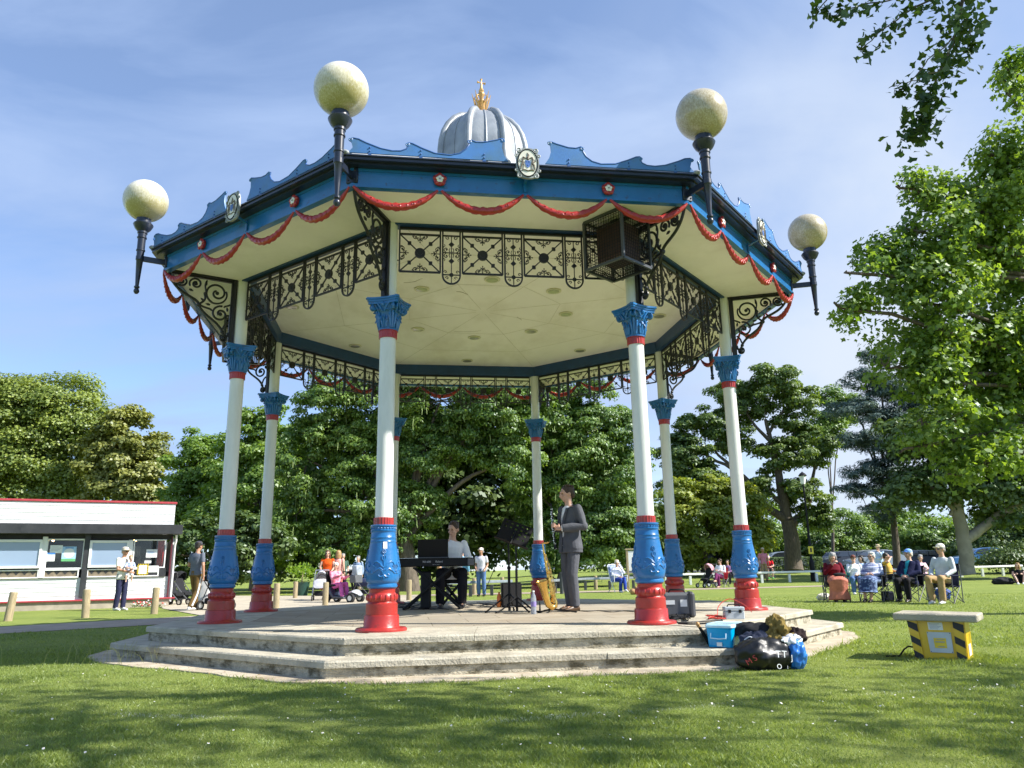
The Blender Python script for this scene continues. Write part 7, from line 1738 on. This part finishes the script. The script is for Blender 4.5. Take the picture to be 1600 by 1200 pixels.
LM = leaf_mat
L_OLIVE = LM('olive_foliage', (.10, .155, .024), (.30, .36, .065), trans=.35)
L_OLIVE2 = LM('brown_olive_foliage', (.12, .150, .030), (.33, .34, .080), trans=.35)
L_FRESH = LM('fresh_foliage', (.09, .19, .022), (.25, .36, .060), trans=.45)
L_DEEP = LM('deep_green_foliage', (.042, .110, .016), (.235, .35, .060), trans=.4)
L_YEL = LM('yellow_green_foliage', (.14, .21, .018), (.36, .40, .060), trans=.45)
L_DARK = LM('dark_foliage', (.040, .085, .020), (.155, .22, .050), trans=.3)
L_MID = LM('mid_green_foliage', (.050, .105, .020), (.20, .28, .055), trans=.35)
L_CEDAR = LM('blue_cedar_foliage', (.042, .080, .066), (.16, .22, .185), trans=.15)
L_TULIP = LM('tulip_tree_foliage', (.065, .145, .016), (.25, .36, .058), trans=.5)
L_GINK = LM('ginkgo_foliage', (.022, .060, .010), (.060, .115, .020), trans=.3)

tree('big dense olive-green tree rising behind the cafe roof at the far left', 54, (40, 905), [(60, 690, 105, 80), (90, 645, 78, 62), (-50, 690, 120, 105), (20, 640, 70, 55), (140, 700, 66, 66), (30, 770, 120, 70), (-110, 760, 90, 90), (120, 780, 80, 60)], 150000, .20, L_OLIVE, BROAD, 640, 1.0, .5, twigs=30)
tree('rounded brown-olive tree between the far left tree and the gap of sky', 51, (205, 905), [(200, 700, 50, 62), (215, 745, 46, 60), (190, 780, 60, 60), (170, 720, 45, 50), (222, 800, 40, 60)], 52000, .23, L_OLIVE2, BROAD, 260, .85, .4, twigs=20)
tree('fresh green loose-crowned tree between the cafe and the left column', 47, (310, 900), [(303, 730, 34, 48), (335, 740, 50, 60), (280, 770, 35, 60), (320, 800, 70, 60), (270, 830, 40, 45), (305, 695, 22, 22)], 42000, .21, L_FRESH, KITE, 260, .75, .3, twigs=40)
tree('fresh green tree behind the two left columns', 44, (400, 903), [(395, 695, 46, 52), (430, 680, 45, 50), (370, 740, 50, 60), (425, 770, 60, 80), (355, 820, 50, 60), (400, 655, 28, 22), (440, 840, 50, 50)], 50000, .21, L_FRESH, KITE, 300, .75, .35, twigs=40)
tree('dark bush low behind the walking man and pushchairs', 36, (330, 915), [(320, 860, 50, 48), (270, 868, 30, 40), (370, 860, 45, 55), (410, 855, 45, 50)], 16000, .22, L_DARK, KITE, 120, .6, .15, twigs=10, name='bush')


def catkins(t, C, S, O_):
    b = MB(); ids = rng.choice(len(C), 170)
    for i in ids:
        p = Vector(C[i]) - O_ + Vector((rng.normal() * .55, -abs(rng.normal()) * .5, -S[i] * .3)); L_ = rng.uniform(.28, .5); b.tube([p, p + Vector((rng.normal() * .02, 0, -L_ * .5)), p + Vector((rng.normal() * .03, 0, -L_))], [.012, .018, .009], 4)
    o = b.build('catkins', pm('pale_green_catkin', (.26, .34, .12), rough=.8, var=.2), t, fix=False); o['kind'] = 'stuff'


tree('large dark green tree with hanging pale catkins filling the middle of the bandstand', 38, (640, 912), [(520, 650, 66, 62), (590, 625, 70, 50), (690, 625, 90, 58), (780, 640, 80, 60), (480, 720, 50, 70), (580, 720, 70, 60), (660, 700, 60, 55), (720, 690, 50, 45), (560, 790, 60, 50), (640, 800, 56, 50), (470, 800, 45, 55), (800, 720, 50, 50), (590, 850, 55, 30), (520, 850, 45, 35)], 210000, .165, L_DEEP, KITE, 900, .62, .5, shell=.35, fork=.3, twigs=60, hang=.9, upw=.5, extra=catkins)
tree('dark green catkin tree behind the saxophonist and the right front column', 40, (880, 910), [(850, 660, 70, 60), (930, 670, 60, 70), (900, 730, 75, 65), (960, 750, 50, 70), (850, 780, 60, 55), (930, 820, 70, 60), (980, 690, 35, 50), (860, 840, 55, 40), (975, 840, 45, 50), (905, 870, 55, 30)], 150000, .17, L_DEEP, KITE, 620, .65, .45, shell=.35, fork=.3, twigs=50, hang=.9, upw=.5, extra=catkins)
tree('dense shady bush at the foot of the central catkin tree', 47, (700, 905), [(560, 850, 90, 50), (690, 840, 90, 60), (800, 840, 80, 60), (470, 860, 70, 45), (620, 790, 90, 80), (740, 780, 90, 90), (540, 740, 100, 80), (680, 710, 100, 80), (850, 760, 90, 100), (940, 800, 70, 80), (780, 690, 90, 60)], 70000, .34, L_DARK, BROAD, 420, 1.0, .25, twigs=0, name='bush')
tree('bright yellow-green bushy tree between the right columns', 50, (1100, 890), [(1090, 830, 62, 55), (1145, 800, 48, 48), (1040, 850, 42, 40), (1115, 775, 36, 28), (1165, 845, 40, 42), (1060, 790, 36, 40)], 44000, .24, L_YEL, KITE, 240, .8, .25, twigs=30)
big_limbs = [([(1241, 892), (1238, 850), (1230, 812)], .62, .42), ([(1230, 812), (1222, 770), (1214, 730), (1204, 690), (1196, 655)], .40, .10), ([(1232, 815), (1196, 790), (1172, 755), (1150, 735), (1118, 706)], .32, .08), ([(1238, 820), (1262, 790), (1268, 755), (1276, 720)], .26, .07), ([(1206, 690), (1182, 668), (1166, 645)], .16, .05), ([(1200, 680), (1216, 650), (1236, 634)], .14, .05), ([(1150, 735), (1110, 715), (1075, 700)], .14, .05), ([(1214, 730), (1232, 700), (1248, 660)], .16, .05), ([(1234, 800), (1205, 770), (1200, 740)], .16, .06)]
tree('tall spreading tree with bare forked limbs showing between crown masses', 52, (1241, 890), [(1200, 600, 56, 28), (1150, 618, 50, 28), (1245, 625, 46, 28), (1100, 665, 42, 30), (1170, 645, 52, 20), (1240, 665, 45, 18), (1225, 715, 56, 30), (1140, 690, 40, 22), (1268, 700, 36, 34), (1070, 715, 46, 40), (1250, 775, 50, 24), (1090, 755, 55, 30), (1190, 760, 34, 18), (1270, 810, 35, 20)], 95000, .22, L_MID, KITE, 430, .66, .5, limbs=big_limbs, twigs=70, shell=.3, flat=.62)
tree('paler fine-leaved tree top behind the tall spreading tree', 66, (1300, 884), [(1296, 632, 34, 26), (1322, 640, 30, 26), (1290, 680, 36, 30)], 13000, .24, L_DEEP, KITE, 110, .8, .14, twigs=30)
tree('blue-green cedar with layered drooping boughs left of the overhanging leaves', 46, (1400, 885), [(1375, 560, 34, 16), (1350, 595, 42, 14), (1400, 610, 50, 18), (1335, 640, 46, 14), (1385, 655, 50, 18), (1350, 690, 48, 14), (1410, 700, 55, 22), (1365, 735, 50, 16), (1340, 765, 36, 12), (1420, 760, 60, 26), (1450, 640, 60, 40), (1470, 560, 50, 50), (1390, 800, 45, 18)], 100000, .26, L_CEDAR, NEEDLE, 620, .70, .22, twigs=60, shell=.2, flat=.5, hang=.5, name='cedar_tree')
trunk_limbs = [([(1512, 898), (1508, 860), (1500, 815), (1492, 770)], .40, .29), ([(1506, 845), (1530, 828), (1560, 806), (1600, 786), (1650, 770)], .30, .14), ([(1496, 800), (1470, 775), (1440, 750)], .22, .08), ([(1492, 775), (1510, 730), (1540, 690)], .30, .1), ([(1493, 780), (1485, 805)], .14, .10)]
tree('thick pale mottled trunk with a long limb reaching right behind the seated man', 41, (1512, 894), [(1480, 755, 80, 32), (1550, 760, 80, 38), (1430, 775, 55, 30), (1540, 700, 90, 55), (1600, 790, 70, 35), (1450, 690, 70, 40), (1620, 700, 80, 60)], 40000, .24, L_DARK, BROAD, 260, .9, .7, bark=BARK_P, limbs=trunk_limbs, twigs=40)
for (lb, Y, bx, bl, m, sz, n) in [
    ('grey-green rounded shrub behind the lamp post', 72, 1290, [(1285, 850, 50, 34), (1320, 835, 42, 34), (1255, 862, 36, 26)], L_DEEP, .26, 17000),
    ('fresh green shrub behind the man in the straw hat', 76, 1370, [(1370, 840, 48, 36), (1410, 830, 40, 36), (1345, 855, 30, 26)], L_FRESH, .28, 15000),
    ('pale green shrub left of the thick pale trunk', 70, 1455, [(1450, 845, 46, 36), (1480, 860, 36, 28), (1430, 866, 30, 22)], L_DEEP, .27, 14000),
    ('dark evergreen shrub right of the thick pale trunk', 62, 1560, [(1545, 845, 46, 40), (1590, 835, 50, 46), (1620, 860, 50, 36), (1520, 866, 34, 24)], L_DARK, .26, 18000),
    ('low mid-green shrub behind the pink-shirted man', 74, 1200, [(1195, 855, 46, 30), (1160, 866, 36, 24), (1225, 866, 30, 20), (1190, 815, 40, 40)], L_FRESH, .28, 14000),
    ('dark low shrub bed at the right edge behind the holdall', 47, 1580, [(1570, 878, 40, 14), (1610, 872, 36, 18), (1540, 884, 24, 10)], L_DARK, .16, 9000),
]: tree(lb, Y, (bx, 890), bl, n, sz, m, KITE, 100, .9, .15, twigs=14, name='shrub')
# clipped hedge by the big tree's foot and the far belt of trees
b = MB(); hb = at(1225, 886, 56); 
P = np.column_stack([rng.uniform(-2.6, 2.6, 7000), rng.uniform(-.5, .5, 7000), rng.uniform(0, .95, 7000)]); fc = rng.integers(0, 3, 7000); P[fc == 0, 2] = .95 + rng.normal(size=(fc == 0).sum()) * .02; P[fc == 1, 1] = -.5 + rng.normal(size=(fc == 1).sum()) * .03
o = put('hedge', leaf_mesh('hedge', P, np.column_stack([rng.normal(size=7000) * .6, -np.ones(7000) * .6, np.ones(7000)]), .13 * np.ones(7000), KITE, L_DARK), None, (hb.x, hb.y, ground_z(hb.x, hb.y))); tag(o, 'clipped dark hedge at the foot of the tall spreading tree', 'hedge')
def belt(label, x0, x1, Y, h0, h1, n, mat, seed):
    q = np.random.default_rng(seed); m = max(6, int((x1 - x0) / 5)); cx_ = np.linspace(x0, x1, m); bl = [((x, Y + q.uniform(-3, 3), h * .5), (q.uniform(3.5, 5.5), 4, h * .55)) for x, h in zip(cx_, q.uniform(h0, h1, m))]
    C, S, O = clumps(bl, 40 * m, 1.5, .5); P, N_ = crown_leaves(C, S, O, n); g = P[:, 2] > 0; o = put('treeline', leaf_mesh('treeline', P[g], N_[g], .5 * q.uniform(.7, 1.2, g.sum()), BROAD, mat), None, (0, 0, 0)); tag(o, label, 'trees', kind='stuff')
belt('far belt of trees closing the view behind the park', -95, 20, 92, 8, 12, 42000, L_DARK, 1)
belt('far low belt of trees beyond the car park', 20, 130, 118, 6, 8.5, 40000, L_DEEP, 2)

# ------------------------------------------------------------------ tulip tree leaning in from the right
def near_tree(label, base, Y, blobs, n_leaf, size, mat, tmpl, n_cl, csize, trunk, limbs, twigs, shell=.15):
    t = thing('tree', label, 'tree', base); O_ = Vector(base); bl = []
    for (px, py, rx, ry, dy) in blobs:
        p = at(px, py, Y + dy); s = (Y + dy) / FPX * 1.05; bl.append(((p.x, p.y, p.z), (rx * s, max(rx, ry) * s * .8, ry * s)))
    C, S, O = clumps(bl, n_cl, csize, shell); P, N_ = crown_leaves(C, S, O, n_leaf, .9, .45, .85)
    put('crown', leaf_mesh('crown', P - np.array(base), N_, size * rng.uniform(.6, 1.25, len(P)), tmpl, mat, .5), t)
    b = MB(); wood(b, trunk, .34, .16, 14, .02); srcs = []
    for k, (c, r) in enumerate(bl):
        z = min(trunk[-1].z, max(2.5, (c[2] - base[2]) * .75)); i = min(range(len(trunk)), key=lambda j: abs(trunk[j].z - z)); s0 = trunk[i]; e = Vector(c) - O_; out = wood(b, [s0, s0.lerp(e, .45) + Vector((0, 0, .35)), e, e + (e - s0).normalized() * r[0] * .7], .075, .012, 7, .03); srcs += out[5:]
    for i in rng.choice(len(C), min(twigs, len(C)), replace=False):
        e = Vector(C[i]) - O_; s0 = min(srcs, key=lambda v: (v - e).length); b.tube([s0, s0.lerp(e, .5) + Vector(rng.normal(size=3) * .06), e], [.014, .010, .004], 5)
    b.build('trunk', BARK, t, ang=60); return t


near_tree('leafy bright green tulip tree reaching in from the right edge of the picture', (12.6, 13.6, 0), 13,
          [(1450, 470, 95, 80, 0), (1545, 420, 90, 110, .5), (1590, 270, 55, 100, 0), (1425, 300, 32, 50, 0), (1460, 370, 70, 55, 0), (1400, 420, 62, 50, 0), (1350, 430, 40, 45, -.3), (1335, 485, 36, 28, -.3), (1500, 560, 110, 70, .6), (1430, 580, 70, 55, 0), (1570, 640, 90, 80, .5), (1480, 660, 70, 40, 0), (1590, 160, 30, 50, 0), (1650, 400, 100, 160, 1), (1700, 620, 100, 120, 1), (1660, 220, 80, 110, .5), (1520, 735, 60, 22, 0), (1560, 250, 36, 50, 0), (1440, 700, 40, 20, 0), (1570, 720, 70, 40, 0), (1470, 600, 60, 50, 0), (1510, 320, 50, 50, .2), (1550, 310, 50, 70, 0), (1470, 310, 36, 40, 0), (1585, 120, 30, 45, 0), (1610, 560, 70, 90, .4)],
          56000, .086, L_TULIP, TULIP, 950, .46, [Vector(p) for p in ((0, 0, -.2), (.05, 0, 1.5), (-.1, .05, 3.2), (-.05, -.1, 5.2), (.1, 0, 7.5), (.0, .1, 9.5))], None, 260)


# ------------------------------------------------------------------ ginkgo overhead: its crown shades the near lawn, one branch hangs into view
def ginkgo():
    base = Vector((8.6, -1.6, 0)); t = thing('tree', 'ginkgo tree whose dark leafy branch dangles in at the top right corner', 'tree', base); o3 = np.array(base)
    bl = [((8.4, 2.9, 8.6), (3.6, 2.6, 2.3)), ((4.6, 2.9, 9.2), (2.6, 2.2, 1.9)), ((12.0, 2.7, 8.4), (3.0, 2.8, 2.4)), ((6.6, .2, 9.4), (3.6, 2.6, 2.4)), ((9.2, 2.0, 11), (3.2, 3.0, 2.2)), ((14.4, 3.6, 8.0), (2.4, 2.2, 2.0))]
    C, S, O = clumps(bl, 190, .85, .3); P, N_ = crown_leaves(C, S, O, 8000, .6, .8, .6)
    ok = (P[:, 2] - .92) > np.maximum(0, P[:, 1]) * .92 + .4       # the crown proper starts above the branch
    ok |= P[:, 0] > np.maximum(.1, P[:, 1]) * .85
    P, N_ = P[ok], N_[ok]; put('crown', leaf_mesh('crown', P - o3, N_, .15 * rng.uniform(.7, 1.2, len(P)), FAN, L_GINK, .4), t)
    b = MB(); tr = [Vector(p) for p in ((0, 0, -.2), (.05, .05, 2.5), (-.1, .1, 5), (-.3, .2, 7.5), (-.3, .4, 10.5))]; wood(b, tr, .32, .10, 14, .02)
    for c, r in bl: e = Vector(c) - base; s0 = tr[2]; wood(b, [s0, s0.lerp(e, .5) + Vector((0, 0, .5)), e], .06, .02, 8, .03)
    b.build('trunk', BARK, t, ang=60)
    Yb = 4.9; b = MB(); PL = []; NL = []; sz = []
    def br(pts, r0, r1, n, spread, dy=0.0, ls=.066):
        Q = [at(x, y, Yb + dy + .05 * k) - base for k, (x, y) in enumerate(pts)]; out = wood(b, Q, r0, r1, 6, .008)
        for k in range(n):
            f = rng.random() ** .85 * (len(out) - 1.001); i = int(f); c = out[i].lerp(out[i + 1], f - i); w = spread * (1.15 - .6 * f / len(out)); d = rng.normal(size=3) * w; d[2] -= abs(d[2]) * .3; PL.append(np.array(c) + d); NL.append(rng.normal(size=3) * .8 + np.array([0, -.3, .5])); sz.append(ls * rng.uniform(.6, 1.3))
    s0 = at(1560, -260, Yb - .4); wood(b, [tr[2], Vector((-2.2, 3.2, 7.2)), s0 - base], .06, .028, 7, .02)
    br([(1560, -260), (1530, -110), (1512, -40), (1500, 20), (1488, 70), (1470, 110), (1452, 150), (1438, 185), (1424, 215)], .022, .004, 640, .10)
    br([(1525, -110), (1500, -40), (1455, 0), (1410, 25), (1370, 55), (1345, 80)], .012, .003, 150, .07)
    br([(1500, -20), (1440, -20), (1390, 0), (1335, 10), (1300, 25)], .010, .003, 85, .05)
    br([(1495, -90), (1400, -60), (1330, -30), (1290, 0), (1275, 22)], .012, .003, 75, .05)
    br([(1490, 60), (1450, 95), (1420, 130), (1398, 150)], .006, .002, 30, .035)
    br([(1472, 108), (1440, 120), (1410, 132), (1392, 135)], .005, .002, 14, .025)
    br([(1500, 20), (1515, 40), (1520, 75)], .006, .002, 50, .05)
    br([(1540, -160), (1560, -70), (1545, -12)], .008, .002, 26, .04)
    b.build('branch', BARK, t); put('branch_leaves', leaf_mesh('branch_leaves', np.array(PL), np.array(NL), np.array(sz), FAN, L_GINK, .6), t)


ginkgo()

# ------------------------------------------------------------------ grass blades, daisies, litter
def inside_oct(x, y, r):
    dx, dy = x - BC.x, y - BC.y; c, s = math.cos(BTH), math.sin(BTH); lx, ly = dx * c + dy * s, -dx * s + dy * c; m = np.zeros_like(lx)
    for a in SA: m = np.maximum(m, lx * math.cos(a) + ly * math.sin(a))
    return m < r * S22


def in_apron(x, y, e):
    a = np.arctan2(y - BC.y, x - BC.x) - BTH; d = np.mod(a + PI / 2, PI / 4); d = np.minimum(d, PI / 4 - d); r = np.minimum(5.34 * S22 / np.cos(d), 5.20) + .035 * np.sin(7 * a + 1) + .025 * np.sin(17 * a) + .018 * np.sin(41 * a + 2)
    return np.hypot(x - BC.x, y - BC.y) < r - e


_pl = np.array([(near0.x, near0.y), (near1.x, near1.y)]); _nx = np.array([-( _pl[1, 1] - _pl[0, 1]), _pl[1, 0] - _pl[0, 0]]); _nx /= np.linalg.norm(_nx)
def grass(n, y0, y1, h, w, pw):
    y = y0 + (y1 - y0) * rng.random(n) ** pw; x = y * rng.uniform(-.78, .78, n)
    edge = rng.normal(size=n) * .035
    ok = ~in_apron(x, y, edge) & ~(((np.column_stack([x, y]) - _pl[0]) @ _nx > -.03))
    x, y = x[ok], y[ok]; n = len(x); hh = h * rng.uniform(.5, 1.35, n) * (1 + .35 * np.sin(x * 2.1 + 3 * np.sin(y * 1.3)) * np.sin(y * 2.7))
    near = in_apron(x, y, -.10); hh = np.where(near, hh * rng.uniform(1, 1.9, n), hh)
    bx = np.abs(x - yb.location.x) < .5; by = np.abs(y - yb.location.y) < .5; hh = np.where(bx & by, hh * 1.7, hh)
    a = rng.uniform(0, 2 * PI, n); ww = w * rng.uniform(.6, 1.3, n); s = np.column_stack([np.cos(a), np.sin(a), np.zeros(n)]) * ww[:, None]
    b0 = np.column_stack([x, y, np.full(n, -.004)]); le = rng.normal(size=(n, 2)) * hh[:, None] * .42; m = b0 + np.column_stack([le * .35, hh * .6]); tip = b0 + np.column_stack([le, hh])
    co = np.empty((n, 4, 3)); co[:, 0] = b0 - s; co[:, 1] = b0 + s; co[:, 2] = m + s * .75; co[:, 3] = tip
    # faded white pitch line crossing the turf
    L_ = [gz(px, py) for px, py in ((-60, 1108), (200, 1118), (500, 1126), (800, 1128), (1000, 1112), (1180, 1098), (1420, 1082), (1700, 1068))]
    ly = np.interp(x, [p.x for p in L_], [p.y for p in L_]); d = np.abs(y - ly); white = (d < .055) & (rng.random(n) < .5 * np.clip(np.sin(x * 2.3) * .6 + np.sin(x * 5.1 + 1) * .5 + .45, 0.03, 1))
    bare = (np.sin(x * 1.9 + 1) * np.sin(y * 2.3 + x) + rng.normal(size=n) * .2) > .95; keep = ~bare | white
    return co[keep].reshape(-1, 3), white[keep].astype(np.int32)


L_GRASS = LM('grass_blade', (.125, .19, .030), (.31, .38, .095), trans=.4)
c1, w1 = grass(340000, 3.7, 10, .019, .0018, 1.3); c2, w2 = grass(130000, 9.0, 24, .030, .0042, 1.15)
co = np.concatenate([c1, c2]); mi = np.concatenate([w1, w2])
o = put('grass', fast_mesh('grass', co, 4, [L_GRASS, LM('chalked_grass', (.30, .36, .24), (.6, .62, .52), trans=.3)], mi), None); tag(o, 'short mown grass blades of the lawn, with a faded white pitch line', 'grass', kind='stuff')
# taller seeding stalks at the left corner of the apron
b = MB(); q = gz(165, 1036)
for k in range(46):
    x, y = q.x + rng.normal() * .42 + .1, q.y + rng.normal() * .14 - .08; h = rng.uniform(.10, .26); dx = rng.normal() * .09
    b.tube([(x, y, 0), (x + dx * .4, y, h * .7), (x + dx, y + rng.normal() * .03, h)], [.002, .0016, .0012], 3)
o = b.build('long_grass', LM('dry_grass_stalk', (.25, .28, .10), (.42, .42, .2)), None, fix=False); tag(o, 'long seeding grass stalks at the left corner of the step apron', 'grass', kind='stuff')
b = MB(); k = 0
while k < 230:
    y = 4.1 + 5.2 * rng.random() ** 1.2; x = y * rng.uniform(-.72, .72)
    if rng.random() > (.25 + .75 * math.exp(-((x - .6) / 1.6) ** 2 - ((y - 5.6) / 1.4) ** 2)) or inside_oct(np.array([x]), np.array([y]), 5.5)[0]: continue
    k += 1; h = rng.uniform(.035, .06); r = rng.uniform(.004, .0085); c = Vector((x, y, h)); nrm = Vector((rng.normal() * .35, rng.normal() * .35 - .25, 1)).normalized(); s = nrm.orthogonal().normalized(); u = nrm.cross(s)
    b.cur = 0; ring = []
    for j in range(12): a = 2 * PI * j / 12; rr_ = r * (1.0 if j % 2 else .72); ring.append(c + (s * math.cos(a) + u * math.sin(a)) * rr_ + nrm * .001)
    b.add(ring, [tuple(range(12))]); b.cur = 1; b.add([c + (s * math.cos(2 * PI * j / 6) + u * math.sin(2 * PI * j / 6)) * r * .32 + nrm * .003 for j in range(6)], [tuple(range(6))])
    b.cur = 2; b.add([c, c + s * .001, c + s * .001 - Vector((0, 0, h)), c - Vector((0, 0, h))], [(0, 1, 2, 3)])
o = b.build('daisies', [pm('daisy_petal', (.8, .8, .8), rough=.7), pm('daisy_eye', (.7, .48, .03)), L_GRASS], None, smooth=False, fix=False); tag(o, 'white daisies scattered through the near lawn', 'daisies', kind='stuff')
b = MB()
for k in range(650):
    i = rng.integers(0, 8); r = (5.08, 4.66, 5.3)[rng.integers(0, 3)]; z = (.014, .168, .014)[(5.08, 4.66, 5.3).index(r)]; off = abs(rng.normal()) * .07 if r < 5.2 else rng.normal() * .07
    a0 = CA[i] + BTH; a1 = a0 + PI / 4; t = rng.random(); p = Vector((math.cos(a0), math.sin(a0), 0)).lerp(Vector((math.cos(a1), math.sin(a1), 0)), t); p = p * (r + off) + BC; a = rng.uniform(0, 6.3); s = rng.uniform(.006, .02)
    d = Vector((math.cos(a), math.sin(a), rng.uniform(0, .4))) * s; e = Vector((-d.y, d.x, 0)) * .4; p.z = z; b.add([p - d, p + e, p + d, p - e], [(0, 1, 2, 3)])
o = b.build('leaf_litter', LM('dry_litter', (.16, .09, .04), (.36, .25, .12), trans=.1), None, smooth=False, fix=False); tag(o, 'dry brown leaf litter along the foot of the steps', 'leaf litter', kind='stuff')
